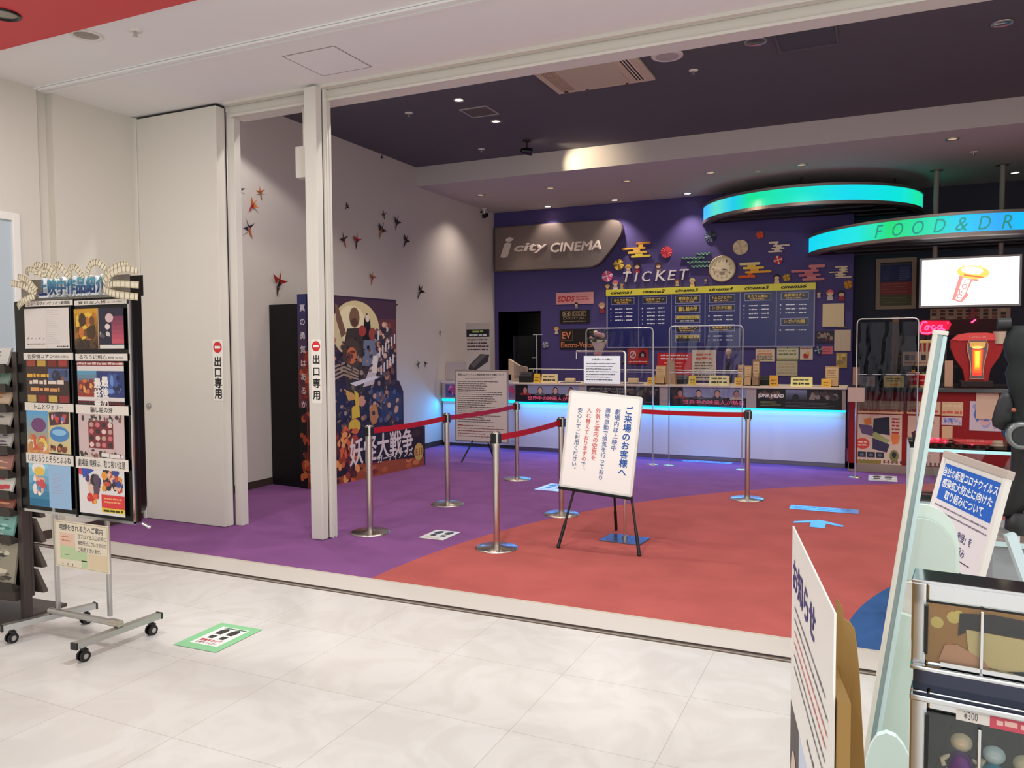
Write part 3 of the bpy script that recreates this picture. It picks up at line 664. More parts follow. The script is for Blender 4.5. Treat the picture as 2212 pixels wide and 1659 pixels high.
p = FL(1778, 1105); flat('floor_strip', 'light blue strip sticker on the red carpet above the arrow', 'floor sticker', (p.x, p.y, .0015), 0, a)
a = Art(-.001, .0003); a.poly([(-.06, 0), (.06, 0), (.06, .18), (.20, .10), (.20, .17), (0, .32), (-.20, .17), (-.20, .10), (-.06, .18)], (110, 170, 235), 1)
p = FL(1765, 1140); flat('floor_arrow', 'light blue arrow sticker on the red carpet', 'floor sticker', (p.x, p.y, .0015), 0, a)
a = Art(-.001, .0003); a.rect(-.32, 0, .32, .16, (150, 190, 240), 1); a.lines(-.28, .03, .28, .13, 1, (90, 140, 210), 2, .5, 4)
p = FL(1525, 1000); flat('floor_strip', 'pale strip sticker on the carpet at the foot of the counter', 'floor sticker', (p.x, p.y, .0015), 0, a)

# ================================================================ WHITEBOARD EASEL
P1, P2, P3 = FL(1206, 1184), FL(1381, 1202), FL(1331, 1147)
ax = (P2 - P1); rz = math.atan2(ax.y, ax.x); mid = (P1 + P2) / 2
Yb = mid.y + .11
tl, tr, br_, bl = ONY(1228, 850, Yb), ONY(1385, 852, Yb), ONY(1371, 1065, Yb - .07), ONY(1211, 1058, Yb - .07)
t = thing('easel_sign', 'white notice board on a black tripod easel in the middle of the foyer', 'sign', (mid.x, mid.y, 0), rz)
inv = t.matrix_basis.inverted() if False else (Matrix.Translation((mid.x, mid.y, 0)) @ Matrix.Rotation(rz, 4, 'Z')).inverted()
l1, l2, l3 = inv @ P1, inv @ P2, inv @ P3
bw, bh = (tr - tl).length, (tl.z - bl.z) * 1.01
lean = R(7)
bc = inv @ ((tl + tr + bl + br_) / 4)
roll = Matrix.Rotation(R(4.5), 4, 'Y')
bm_ = Matrix.Translation(bc) @ Matrix.Rotation(-lean, 4, 'X') @ roll @ Matrix.Translation((0, 0, -bh / 2))
fr = MB().prism(rounded(-bw / 2, 0, bw / 2, bh, .02), -.012, .012, (214, 210, 200)); fr.xform(bm_); fr.build('board_frame', mat('frame_silver', (216, 212, 204), rough=.35, metal=.3), t)
a = Art(-.0125, .0005); a.poly(rounded(-bw / 2 + .018, .018, bw / 2 - .018, bh - .018, .012), (238, 234, 228), 0)
sx = bw / 157.0; sz = bh / 211.0
cols = [('ご来場のお客様へ', 118, 22, 18.2, (40, 88, 160), .03), ('劇場内は上映中', 95, 30, 12.6, (60, 90, 156), .012), ('適時自動で換気を行っており', 74, 30, 11.7, (60, 90, 156), .012),
        ('外気と室内の空気を', 54, 32, 12.4, (206, 70, 70), .012), ('入れ替えておりますので、', 34, 34, 11.4, (206, 70, 70), .012), ('安心してご利用ください。', 14, 36, 11.4, (60, 80, 130), .01)]
for s_, xp, yp, cs, c, b in cols:
    xc = -bw / 2 + (xp + 14) * sx; 
    if s_.startswith('入れ'):
        a.vtext(s_[:10], xc, bh - yp * sz, cs * sz, c, 2, b); a.vtext(' ' * 10 + s_[10:], xc, bh - yp * sz, cs * sz, (66, 92, 150), 2, b)
    else: a.vtext(s_, xc, bh - yp * sz, cs * sz, c, 2, b)
a.mb.xform(bm_); a.build('writing_surface', 'print', t)
MB().box(-bw / 2, bw / 2, -.03, .012, -.018, .004, bev=.004).xform(bm_).build('tray', 'blackmetal', t)
apex = bm_ @ Vector((0, .03, bh * .92))
for l, (px_) in ((l1, -.10), (l2, .10)):
    top = Vector((px_ * .6, .30, 1.22)); foot = Vector((l.x, l.y, .0))
    dn = (foot - top); MB().cyl(top, top + dn * .62, .012, n=12).cyl(top + dn * .60, top + dn * .86, .009, n=12).cyl(top + dn * .84, foot + Vector((0, 0, .012)), .013, n=12).sphere(foot + Vector((0, 0, .013)), .015, .015, .013).box(-.02, .02, -.018, .018, -.02, .02, bev=.004, at=top + dn * .62).build('leg', 'black', t)
foot = Vector((l3.x, l3.y, 0)); top = Vector((0, .30, 1.2)); dn = foot - top
MB().cyl(top, top + dn * .7, .012, n=12).cyl(top + dn * .68, foot + Vector((0, 0, .01)), .010, n=12).cyl(top + dn * .85, foot + Vector((0, 0, .01)), .013, n=12).build('leg', 'black', t)
MB().box(-.02, .02, .012, .035, 0, bh * .97, bev=.003).xform(bm_).build('spine', 'blackmetal', t)

# ================================================================ POLE STAND WITH PAPER NOTICE (behind the easel)
pb = FL(1350, 1166)
t = thing('pole_sign_stand', 'slim chrome pole stand with square base holding a white paper notice', 'sign', (pb.x, pb.y, 0), R(-4))
MB().box(-.17, .17, -.13, .13, 0, .008, bev=.003).build('base_plate', mat('steel_plate', (120, 124, 138), rough=.3, metal=.9), t)
zt = ONY(1345, 759, pb.y).z
xl = ONY(1242, 760, pb.y).x - pb.x
MB().cyl((0, 0, .008), (0, 0, zt - .02), .011, n=16).cyl((0, 0, .008), (0, 0, .03), .02, n=16).build('pole', 'steel', t)
MB().tube([(0, 0, zt - .05), (0, 0, zt - .02), (-.006, 0, zt - .006), (-.02, 0, zt), (xl, 0, zt)], .008).tube([(xl, 0, zt), (xl, 0, zt - .06)], .004).build('top_arm', 'steel', t)
z1, z0 = ONY(1300, 769, pb.y).z, ONY(1300, 829, pb.y).z; xa, xb = ONY(1259, 800, pb.y).x - pb.x, ONY(1340, 800, pb.y).x - pb.x
MB().box(xa, xb, -.004, 0, z0, z1, (226, 226, 232)).build('paper_sheet', 'print', t)
a = Art(-.0045); a.text('お客様へのお願い', xa + .07, z1 - .035, xb - .07, z1 - .018, (60, 60, 66), 1, .01); a.lines(xa + .02, z0 + .02, xb - .02, z1 - .05, 7, (70, 70, 80), 1, .36, 4); a.build('lettering', 'print', t)
MB().box(xa - .005, xb + .005, .002, .006, z0 - .006, zt - .02).build('acrylic_board', 'clear', t)
MB().cyl((-.012, .004, zt - .09), (-.03, .004, zt - .09), .012).cyl((xa + .03, .004, zt - .02), (xa + .03, .004, z1), .004).build('clip', 'black', t)

# ================================================================ LARGE NOTICE BOARD ON EASEL (left, behind belts)
Yn = 9.35
tl, tr, bl = ONY(982, 799, Yn), ONY(1097, 797, Yn), ONY(983, 953, Yn)
w, zb, zt = (tr.x - tl.x), bl.z, tl.z; hh = zt - zb
t = thing('notice_stand', 'tall white notice board with many text lines standing behind the left belts', 'sign', ((tl.x + tr.x) / 2, Yn, 0))
MB().box(-w / 2, w / 2, 0, .025, zb, zt, bev=.006).build('board_frame', mat('frame_dull', (150, 138, 134), rough=.4, metal=.4), t)
a = Art(-.001); a.rect(-w / 2 + .018, zb + .02, w / 2 - .018, zt - .02, (196, 182, 174), 0)
a.text('新型コロナウイルス感染症拡大防止対策について', -w / 2 + .05, zt - .075, w / 2 - .05, zt - .045, (40, 34, 36), 1, .02); a.lines(-w * .3, zt - .12, w * .3, zt - .09, 2, (90, 80, 80), 1, .4, 1)
a.lines(-w / 2 + .045, zb + .26, w / 2 - .045, zt - .14, 20, (74, 62, 62), 1, .42, 7, .45); a.lines(-w / 2 + .045, zb + .06, w / 2 - .045, zb + .24, 5, (120, 70, 66), 1, .36, 9, .5); a.rect(-w / 2 + .045, zb + .225, -w / 2 + .12, zb + .233, (190, 40, 40), 2)
a.build('notice_sheet', 'print', t)
for sx_ in (-.2, .2): MB().cyl((sx_ * .6, .02, zb + .05), (sx_ * 1.25, -.10, 0), .011, n=10).build('leg', 'black', t)
MB().cyl((0, .03, zb + .2), (.02, .34, 0), .011, n=10).build('leg', 'black', t)
# banner with a dark device picture, on the side counter
Yq = 10.72
tl, tr = ONY(1006, 698, Yq), ONY(1059, 697, Yq); zb = 1.01; zt = tl.z; w = tr.x - tl.x
t = thing('banner_stand', 'narrow white banner with a dark picture of a metal bar, by the purple wall corner', 'banner', ((tl.x + tr.x) / 2, Yq, zb))
MB().box(-w / 2, w / 2, -.003, .003, .02, zt - zb, (190, 178, 166)).build('sheet', 'print', t)
MB().box(-w / 2 - .01, w / 2 + .01, -.03, .03, 0, .025, (150, 140, 134)).build('base', 'paint', t)
hh = zt - zb; a = Art(-.0035); a.rect(-w / 2 + .015, hh * .76, w / 2 - .015, hh * .89, (28, 28, 28), 1); a.lines(-w * .22, hh * .83, w * .22, hh * .88, 1, (160, 190, 90), 2, .8, 2, 0); a.lines(-w * .36, hh * .77, w * .36, hh * .815, 1, (214, 220, 216), 2, .8, 3, 0)
a.lines(-w * .44, hh * .52, w * .44, hh * .74, 4, (70, 40, 50), 1, .45, 5, .1)
a.poly([(-w * .40, hh * .22), (-w * .30, hh * .13), (w * .40, hh * .34), (w * .46, hh * .46), (w * .1, hh * .47), (-w * .36, hh * .28)], (58, 52, 52), 2); a.poly([(-w * .30, hh * .28), (w * .1, hh * .45), (w * .36, hh * .455), (-w * .18, hh * .23)], (96, 90, 90), 3)
a.build('artwork', 'print', t)
# ================================================================ EXIT-ONLY STICKERS
def exit_sticker(px0, px1, py0, py1, Y, label):
    A_, B_ = ONY(px0, py0, Y), ONY(px1, py1, Y); w = B_.x - A_.x; h = A_.z - B_.z
    a = Art(0, .0004); a.poly(rounded(-w / 2, 0, w / 2, h, .012), (236, 230, 220), 1); a.mb.prism(rounded(-w / 2, 0, w / 2, h, .012), -.0003, .002, (220, 214, 204))
    a.ell(0, h - w * .56, w * .42, w * .42, (206, 46, 48), 2, 28); a.rect(-w * .27, h - w * .64, w * .27, h - w * .47, (240, 236, 230), 3); a.vtext('出口専用', 0, h - w * 1.22, w * .80, (30, 28, 28), 3, .03, (h - w * 1.35) / 4)
    o = a.build('exit_sticker', 'gloss'); o.location = ((A_.x + B_.x) / 2, Y - .0025, B_.z); tag(o, label, 'sticker', 'exit-only stickers')
exit_sticker(459, 484, 734, 866, 5.06, 'white exit-only sticker with a red no-entry sign on the sliding door panel')
exit_sticker(672, 696, 733, 872, 5.03, 'white exit-only sticker with a red no-entry sign on the white pillar')
# white box fixed to the pillar
q = ONY(648, 347, 5.17); a_ = ONY(634, 315, 5.17); b_ = ONY(662, 380, 5.17)
t = thing('wall_box', 'small white box fixed high on the back of the white pillar', 'box', (q.x - .01, 5.235, b_.z))
w = (b_.x - a_.x); MB().box(-w / 2, w / 2 + .03, -.035, .035, 0, a_.z - b_.z, bev=.006).build('housing', 'panel', t)
MB().cyl((0, 0, a_.z - b_.z - .005), (0, 0, 3.56 - b_.z), .007).build('conduit', 'panel', t)

# ================================================================ LARGE CARDBOARD MOVIE STANDEE
# back panel front face runs along +y near x = -5.5, facing +x
sx0 = FL(690, 1055); sx1 = FL(912, 1005)
A_ = FL(672, 1057); B_ = FL(912, 1004)
rz = math.atan2(B_.y - A_.y, B_.x - A_.x)
WID = (B_ - A_).length
t = thing('movie_standee', 'huge cardboard movie standee with a moon and a crowd of costumed figures', 'standee', (A_.x, A_.y, 0), rz)
def SL(px, py):     # pixel -> local (x, z) on the standee front plane
    d = ray(px, py); n = Vector((math.sin(rz), -math.cos(rz), 0)); k = (Vector((A_.x, A_.y, 0)) - CP).dot(n) / d.dot(n); p = CP + d * k
    return ((p.x - A_.x) * math.cos(rz) + (p.y - A_.y) * math.sin(rz), p.z)
tr_ = SL(848, 652); tl_ = SL(664, 630)
H1 = (tr_[1] + tl_[1]) / 2
st1 = SL(848, 822); st2 = SL(864, 845); st3 = SL(865, 915); r3 = SL(911, 920)
out = [(0, 0), (WID, 0), (WID, r3[1]), (st3[0], st3[1]), (st3[0], st2[1]), (st1[0] + .06, st1[1]), (tr_[0], st1[1]), (tr_[0], H1), (0, H1)]
MB().prism(out, -.05, .03, (28, 20, 30)).build('front_panel', 'paint', t)
lf = ONX(605, 640, -6.15)
MB().box(.03, .12, .03, .62, 0, H1 - .10, (12, 10, 12)).box(.10, WID * .55, .03, .45, 0, H1 * .55, (12, 10, 12)).build('box_body', 'paint', t)
# narrow side leaf that carries the vertical tag line (faces the entrance)
side = Art(0); sw = .21
side.grad(-sw, 0, 0, H1, (170, 70, 40), (44, 48, 96), 0, 14); side.rect(-sw, 0, -sw * .45, H1 * .42, (16, 12, 18), 1)
side.blobs(-sw, H1 * .30, 0, H1 * .72, 30, [(140, 52, 40), (188, 92, 52), (110, 40, 44), (90, 44, 60)], 2, 12, .30); side.blobs(-sw, 0, 0, H1 * .3, 22, [(170, 70, 40), (110, 44, 30), (200, 110, 60)], 2, 18, .3)
side.vtext('真の勇気はあるか', -sw * .62, H1 * .95, .085, (216, 208, 214), 8, .015, .15)
side.mb.xform(Matrix.Rotation(R(-90), 4, 'Z')); side.mb.xform(Matrix.Translation((0, -.052, 0)))
side.build('side_leaf', 'print', t)
a = Art(-.0515, .0007)
# artwork
a.poly([(x, z) for x, z in out], (44, 34, 56), 0)
def P_(px, py): return SL(px, py)
def pell(px, py, rx, ry, c, l, n=24, rot=0):
    x, z = P_(px, py); x2, _ = P_(px + rx, py); _, z2 = P_(px, py - ry); a.ell(x, z, abs(x2 - x), abs(z2 - z), c, l, n, rot)
def ppoly(pts, c, l): a.poly([P_(*p) for p in pts], c, l)
ppoly([(712, 640), (848, 653), (848, 760), (712, 760)], (66, 44, 62), 1); ppoly([(790, 690), (848, 690), (848, 760), (790, 760)], (92, 52, 58), 1.5)
pell(762, 712, 50, 62, (196, 182, 140), 2, 36); pell(752, 700, 30, 40, (214, 204, 166), 2.3, 30)
# giant central stone figure
ppoly([(742, 710), (772, 708), (790, 740), (792, 800), (775, 860), (745, 860), (735, 800), (735, 745)], (58, 48, 42), 3); pell(758, 686, 11, 22, (112, 86, 66), 4); pell(758, 696, 7, 9, (84, 58, 46), 4.5)
pell(752, 765, 20, 34, (70, 58, 48), 4); pell(752, 768, 11, 18, (186, 104, 62), 5); pell(746, 772, 5, 12, (110, 56, 40), 5.5, 10); pell(754, 760, 6, 3, (90, 46, 34), 6, 8)
ppoly([(715, 655), (722, 660), (740, 720), (730, 730), (718, 690)], (110, 80, 66), 4)
# long haired lady and red faced man
ppoly([(776, 735), (779, 690), (785, 676), (792, 690), (795, 735)], (24, 18, 22), 3.2); pell(786, 688, 4.5, 8, (206, 190, 174), 4); pell(775, 715, 8, 12, (150, 56, 52), 4.2); pell(797, 722, 8, 14, (140, 66, 56), 3.8)
ppoly([(778, 735), (812, 735), (815, 790), (775, 790)], (104, 112, 136), 3.5)
rnd = random.Random(41)
for i in range(46):     # crowd of small figures to the right and below
    px = rnd.uniform(806, 842); py = rnd.uniform(700, 815); c = rnd.choice([(180, 128, 104), (196, 168, 150), (120, 70, 58), (92, 84, 96)]); pell(px, py, 4, 6, c, 4 + i * .02, 9)
    pell(px, py + 11, 6, 8, rnd.choice([(34, 30, 40), (60, 52, 62), (110, 70, 60), (46, 44, 60)]), 3.9 + i * .02, 9)
for i in range(12): ppoly([(808 + i * 3.2, 715 + (i * 37) % 80), (811 + i * 3.2, 715 + (i * 37) % 80), (811 + i * 3.2, 735 + (i * 37) % 80), (808 + i * 3.2, 735 + (i * 37) % 80)], (200, 196, 200), 5)
# white masked figure with a curved horn and a spider-like arm
ppoly([(776, 836), (800, 770), (812, 760), (806, 800), (800, 830)], (190, 180, 184), 5); ppoly([(798, 768), (808, 770), (806, 806), (796, 804)], (214, 206, 200), 6); ppoly([(748, 828), (800, 812), (815, 814), (760, 834)], (206, 204, 212), 5.5)
for k in range(4): ppoly([(714, 790 + k * 9), (735, 782 + k * 8), (768, 800 + k * 6), (766, 803 + k * 6), (735, 787 + k * 8), (714, 795 + k * 9)], (150, 130, 110), 4.6)
ppoly([(712, 835), (860, 835), (864, 905), (712, 905)], (36, 38, 66), 2.5); ppoly([(815, 840), (862, 850), (862, 905), (815, 905)], (40, 56, 96), 2.8)
for i in range(34):
    px = rnd.uniform(790, 858); py = rnd.uniform(845, 910); pell(px, py, 4, 6, rnd.choice([(190, 150, 130), (110, 84, 84), (72, 84, 122), (60, 60, 84)]), 4 + i * .02, 9)
pell(783, 858, 10, 15, (40, 34, 46), 5); pell(774, 866, 8, 12, (196, 140, 116), 6)          # boy's face
ppoly([(757, 842), (766, 850), (770, 900), (752, 905), (752, 880), (760, 875)], (206, 176, 50), 6.5); pell(758, 920, 13, 15, (206, 172, 52), 6.2); ppoly([(735, 840), (756, 850), (762, 862), (745, 866)], (196, 150, 80), 5.4); pell(800, 895, 9, 22, (176, 120, 70), 5.8)
for i in range(10):
    x = 712 + rnd.uniform(0, 40); y = rnd.uniform(900, 1000); ppoly([(x, y), (x + 10, y - 20), (x + 20, y - 4), (x + 12, y + 18)], rnd.choice([(206, 96, 44), (226, 150, 60), (160, 60, 36)]), 5 + i * .05)
ppoly([(712, 1005), (905, 960), (910, 1004), (712, 1052)], (150, 74, 42), 3); ppoly([(712, 1035), (780, 1010), (712, 1000)], (40, 26, 40), 3.5)
for i in range(16):
    x = rnd.uniform(780, 900); y = 1008 - (x - 780) * .17 + rnd.uniform(-12, 14); pell(x, y, 7, 6, rnd.choice([(176, 92, 50), (120, 44, 34), (196, 120, 70)]), 4 + i * .02, 8)
ppoly([(742, 945), (880, 925), (905, 925), (908, 985), (780, 1000), (742, 1005)], (34, 26, 34), 5)
for i in range(240):
    px = rnd.uniform(714, 848); py = rnd.uniform(735, 925); pell(px, py, rnd.uniform(1.5, 4.5), rnd.uniform(1.5, 7), rnd.choice([(70, 60, 70), (44, 40, 52), (120, 96, 84), (90, 70, 66), (150, 130, 120), (36, 34, 46), (58, 50, 56), (28, 26, 36), (170, 120, 90)]), (3.0 if i % 3 else 5.6) + i * .005, 7, rnd.uniform(0, 180))
for i in range(80):
    px = rnd.uniform(714, 766); py = rnd.uniform(930, 1040); pell(px, py, rnd.uniform(3, 7), rnd.uniform(3, 10), rnd.choice([(206, 96, 44), (150, 60, 36), (226, 150, 80), (90, 40, 36), (60, 30, 40), (40, 26, 34)]), 6.6 + i * .008, 7, rnd.uniform(0, 180))
# title lettering
def quadtext(s, q, c, l, bold):       # q: four pixel corners tl,tr,br,bl
    vs, fs, (u0, u1, v0, v1) = tgeo(s, 0, 0); Q = [P_(*k) for k in q]; pts = []
    for x, y in vs:
        u = (x - u0) / (u1 - u0); v = (y - v0) / (v1 - v0)
        X = [Q[3][k] * (1 - u) * (1 - v) + Q[2][k] * u * (1 - v) + Q[1][k] * u * v + Q[0][k] * (1 - u) * v for k in (0, 1)]
        pts.append((X[0], a.Y(l), X[1]))
    for q_, (bx, bz) in enumerate(boldoff(bold * .12)): a.mb.add([(x + bx, y - .0001 * q_, z + bz) for x, y, z in pts], fs, c)
quadtext('妖怪大戦争', [(748, 948), (884, 924), (884, 972), (748, 1008)], (222, 208, 204), 9, .05)
quadtext('ガーディアンズ', [(808, 985), (884, 966), (884, 983), (808, 1000)], (214, 204, 200), 9, .03)
pell(897, 975, 10, 19, (196, 160, 84), 8); x_, z_ = P_(890, 984); x2_, z2_ = P_(904, 966); a.text('8.13', x_, z_, x2_, z2_, (150, 70, 40), 9, .02)
pell(892, 935, 9, 8, (60, 40, 44), 6)
a.build('artwork', 'print', t)
MB().box(.02, WID - .02, -.04, .03, 0, .02, (14, 12, 14)).build('foot', 'paint', t)

# ================================================================ PAPER BIRDS ON THE LEFT WALL
pal = {'r': (168, 40, 34), 'o': (196, 106, 44), 'k': (36, 26, 26), 'b': (40, 48, 84), 't': (150, 96, 60)}
birds = [(509, 365, 22, 'kt', 'dark brown paper bird high by the door jamb'), (515, 412, 27, 'br', 'blue and red paper bird below the highest one by the jamb'), (562, 417, 22, 'ot', 'slim orange paper bird right of the blue and red one'),
         (545, 444, 24, 'or', 'orange red paper bird under the slim one'), (537, 495, 30, 'bo', 'blue headed orange paper bird lowest beside the door jamb'), (600, 612, 40, 'rk', 'large red and black paper bird above the standee box'),
         (749, 447, 14, 'kk', 'small black paper bird high right of the pillar'), (829, 465, 16, 'kk', 'small black paper bird topmost of the right group'), (856, 482, 24, 'kk', 'thin black paper bird at the right of the flock'),
         (822, 499, 28, 'kt', 'brown cross shaped paper bird in the flock middle'), (742, 519, 26, 'kr', 'black and red paper bird next to the pillar edge'), (769, 521, 26, 'rk', 'bright red paper bird right of the black and red one'),
         (875, 521, 24, 'kk', 'black paper bird lowest right of the upper flock'), (803, 601, 22, 'tr', 'pair shaped brown paper bird over the standee top'), (906, 630, 26, 'kk', 'dark paper bird right of the standee top corner'),
         (854, 662, 18, 'kt', 'dark paper bird touching the standee right edge'), (951, 719, 10, 'kt', 'tiny paper bird far right near the wall end'), (903, 788, 16, 'kk', 'dark low paper bird left of the pair near the counter'), (919, 786, 12, 'kk', 'smallest low paper bird right of the pair near the counter'), (825, 340, 8, 'kk', 'tiny dark paper bird just below the ceiling line')]
rnd = random.Random(9)
for px, py, sz, cc, lab in birds:
    q = ONX(px, py, XL + .012); k = (q - CP).length / F_ * sz * .80
    t = thing('paper_bird', lab, 'paper bird', (XL + .004, q.y, q.z), HALF, 'paper birds on the foyer wall')
    t.rotation_euler = (0, 0, HALF)
    rot = Matrix.Rotation(rnd.uniform(-.7, .7), 4, 'Y')
    def tri(pts, c): return MB().add([(x * k, y * k, z * k) for x, y, z in pts] + [(x * k, y * k + .002, z * k) for x, y, z in pts], [(0, 1, 2), (5, 4, 3), (0, 3, 4, 1), (1, 4, 5, 2), (2, 5, 3, 0)], c).xform(rot)
    c1, c2 = pal[cc[0]], pal[cc[1]]
    tri([(-.15, -.10, -.35), (.25, -.10, -.1), (-.02, -.22, .30)], c2).merge(tri([(-.15, -.10, -.35), (.05, -.16, -.25), (-.1, -.06, -.85)], c2)).build('body', 'paint', t)
    tri([(-.02, -.2, .25), (-.20, -.1, -.05), (-.75, -.35, .55)], c1).build('wing', 'paint', t)
    tri([(.02, -.2, .25), (.22, -.1, -.05), (.62, -.40, .15)], c1).build('wing', 'paint', t)
    tri([(-.06, -.2, .25), (.10, -.2, .22), (.12, -.28, .85)], c1).build('neck', 'paint', t)
# ================================================================ PURPLE BACK WALL DECORATION
def BW(px, py, off=0.0): return ONY(px, py, YB - off)
def text_solid(mb, s, x0, z0, x1, z1, yf, yb, col, bold=0.0, shear=0.0):
    vs, fs, (u0, u1, v0, v1) = tgeo(s, 0, shear)
    P0_ = [(x0 + (x - u0) / (u1 - u0) * (x1 - x0), z0 + (y - v0) / (v1 - v0) * (z1 - z0)) for x, y in vs]; kx = (x1 - x0) / (u1 - u0); kz = (z1 - z0) / (v1 - v0)
    ed = {}
    for f in fs:
        for i in range(len(f)): e = (f[i], f[(i + 1) % len(f)]); ed[e] = ed.get(e, 0) + 1
    n = len(P0_); F = [tuple(f) for f in fs]
    for (p, q) in ed:
        if (q, p) not in ed: F.append((q, p, p + n, q + n))
    for q, (bx, bz) in enumerate(boldoff(bold)):
        P = [(x + bx * kx, z + bz * kz) for x, z in P0_]; mb.add([(x, yf - .0006 * q, z) for x, z in P] + [(x, yb, z) for x, z in P], F, col)
# cinema name sign
o_ = BW(1067, 587, .05)
pts = [(1067, 491), (1150, 484.5), (1240, 478.5), (1322, 474), (1334, 476), (1341, 483), (1344, 493), (1342, 504), (1332, 522), (1316, 544), (1300, 564), (1292, 571), (1280, 576.5), (1266, 578.5), (1180, 582.5), (1067, 587)]
ol = [(ONY(x, y, YB - .12).x - o_.x, ONY(x, y, YB - .12).z - o_.z) for x, y in pts]
ol = [(max(x, XL + .012 - o_.x), z) for x, z in ol]
t = thing('cinema_sign', 'large grey metal sign with a slanted end reading i city CINEMA', 'sign', (o_.x, YB, o_.z))
cxm = sum(p[0] for p in ol) / len(ol); czm = sum(p[1] for p in ol) / len(ol)
inn = [(max(ol[0][0], cxm + (x - cxm) * .985), czm + (z - czm) * .955) for x, z in ol]
mb = MB(); n = len(ol)
mb.prism(ol, -.10, -.002)
mb.build('body', mat('sign_edge', (112, 100, 96), rough=.4, metal=.6), t)
MB().prism(inn, -.115, -.1).build('face', mat('sign_face', (150, 136, 130), rough=.32, metal=.75), t)
mb = MB()
for s_, r_, b_, sh in (('i', (1084, 514, 1106, 552), .03, .2), ('city', (1112, 523, 1181, 549), .025, .2), ('CINEMA', (1190, 519, 1298, 545), .025, .2)):
    A_, B_ = ONY(r_[0], r_[3] + (3 if s_ == 'i' else 0), YB - .12), ONY(r_[2], r_[1], YB - .12)
    text_solid(mb, s_, A_.x - o_.x, A_.z - o_.z, B_.x - o_.x, B_.z - o_.z, -.128, -.1145, (226, 208, 196), b_, sh)
mb.build('lettering', mat('sign_letters', (228, 212, 200), rough=.35), t)
# TICKET lettering
A0 = BW(1350, 609)
t = thing('wall_lettering', 'white slanted letters spelling TICKET above the timetable board', 'letters', (A0.x, YB, A0.z))
for ch, r_ in zip('TICKET', [(1347, 588, 1365, 609.5), (1371, 589, 1379, 609), (1388, 586, 1408, 608.5), (1416, 583.5, 1440, 607.5), (1443, 583.5, 1462, 605.5), (1469, 581.5, 1489, 605)]):
    A_, B_ = BW(r_[0], r_[3]), BW(r_[2], r_[1]); mb = MB(); text_solid(mb, ch, A_.x - A0.x, A_.z - A0.z, B_.x - A0.x, B_.z - A0.z, -.035, -.002, (232, 222, 222), .0, .2); mb.build('letter', 'paint', t)
# timetable board
q0, q1 = BW(1312, 750, .03), BW(1759, 610, .03)
w, hh = q1.x - q0.x, q1.z - q0.z; cw = w / 6
t = thing('timetable_board', 'wide blue film timetable board with a yellow header strip and six columns', 'board', (q0.x, YB, q0.z))
MB().box(-.015, w + .015, -.03, -.001, -.015, hh - .105, (150, 148, 176)).build('frame', 'paint', t)
MB().box(-.02, w + .02, -.05, -.001, hh - .105, hh, (200, 192, 60), bev=.004).build('header_strip', mat('yellow_strip', (206, 196, 60), rough=.4, emit=(206, 196, 60), es=.10), t)
a = Art(-.0505)
for k in range(6): a.text('cinema%d' % (k + 1), cw * k + cw * .13, hh - .075, cw * k + cw * .80, hh - .028, (30, 26, 10), 1, .035, .3)
a.build('lettering', 'print', t)
M['board'] = mat('board_print', attr=True, rough=.3, es=.08)
a = Art(-.0305); hb = hh - .105
YEL = (208, 176, 66); WHT = (206, 204, 214)
def tbox(a, k, z1, h, title, sub=None, style=0):
    x0 = cw * k + cw * .12; x1 = cw * (k + 1) - cw * .14
    a.rect(x0, z1 - h, x1, z1, (150, 150, 190), 1); a.rect(x0 + .008, z1 - h + .008, x1 - .008, z1 - .008, (28, 26, 46), 2)
    if style: a.rect(x0 + .014, z1 - h * .52, x1 - .014, z1 - .014, (190, 168, 70), 2.5)
    a.text(title, x0 + .05, z1 - h * (.58 if sub else .72), x1 - .05, z1 - h * .18, (30, 26, 40) if style else YEL, 3, .03)
    if sub: a.text(sub, x0 + .08, z1 - h * .85, x1 - .1, z1 - h * .66, WHT if style else (220, 170, 90), 3, .02)
def times(a, k, z, n, p=.062):
    for i in range(n):
        x0 = cw * k + cw * .10; zz = z - p * i
        a.text(str(i + 1), x0, zz - .024, x0 + .014, zz, WHT, 2, .02)
        a.lines(x0 + .08, zz - .026, x0 + .22, zz + .002, 1, WHT, 2, .8, k * 7 + i, .1); a.rect(x0 + .235, zz - .014, x0 + .25, zz - .01, WHT, 2); a.lines(x0 + .27, zz - .026, x0 + .38, zz + .002, 1, WHT, 2, .8, k * 5 + i + 3, .1)
for k in range(6):
    a.rect(cw * k + .006, .006, cw * (k + 1) - .006, hb - .006, (20, 24, 92), .5)
top = hb - .03
tbox(a, 0, top, .115, 'るろうに剣心', 'THE FINAL'); times(a, 0, top - .175, 4)
tbox(a, 1, top, .115, '名探偵コナン', '緋色の弾丸'); times(a, 1, top - .175, 5)
for i, (ti, su, st) in enumerate([('夏目友人帳', '石起こしと怪しき来訪者', 0), ('騙し絵の牙', '', 0), ('シン・エヴァンゲリオン', '劇場版', 1), ('名探偵コナン', '緋色の弾丸', 0), ('映画しまじろう', '', 1)]): tbox(a, 2, top - i * .155, .125, ti, su or None, st)
tbox(a, 3, top, .125, 'トムとジェリー', '騙し絵の牙'); tbox(a, 3, top - .16, .105, 'シン・エヴァンゲリオン劇場版'); times(a, 3, top - .32, 2); tbox(a, 3, top - .47, .11, '名探偵コナン', '緋色の弾丸'); times(a, 3, top - .64, 2)
tbox(a, 4, top, .115, 'るろうに剣心', 'THE FINAL'); times(a, 4, top - .175, 4)
tbox(a, 5, top, .115, '名探偵コナン', '緋色の弾丸'); times(a, 5, top - .175, 3); tbox(a, 5, top - .39, .115, 'シン・エヴァンゲリオン劇場版'); times(a, 5, top - .56, 1)
a.build('timetable_print', 'board', t)
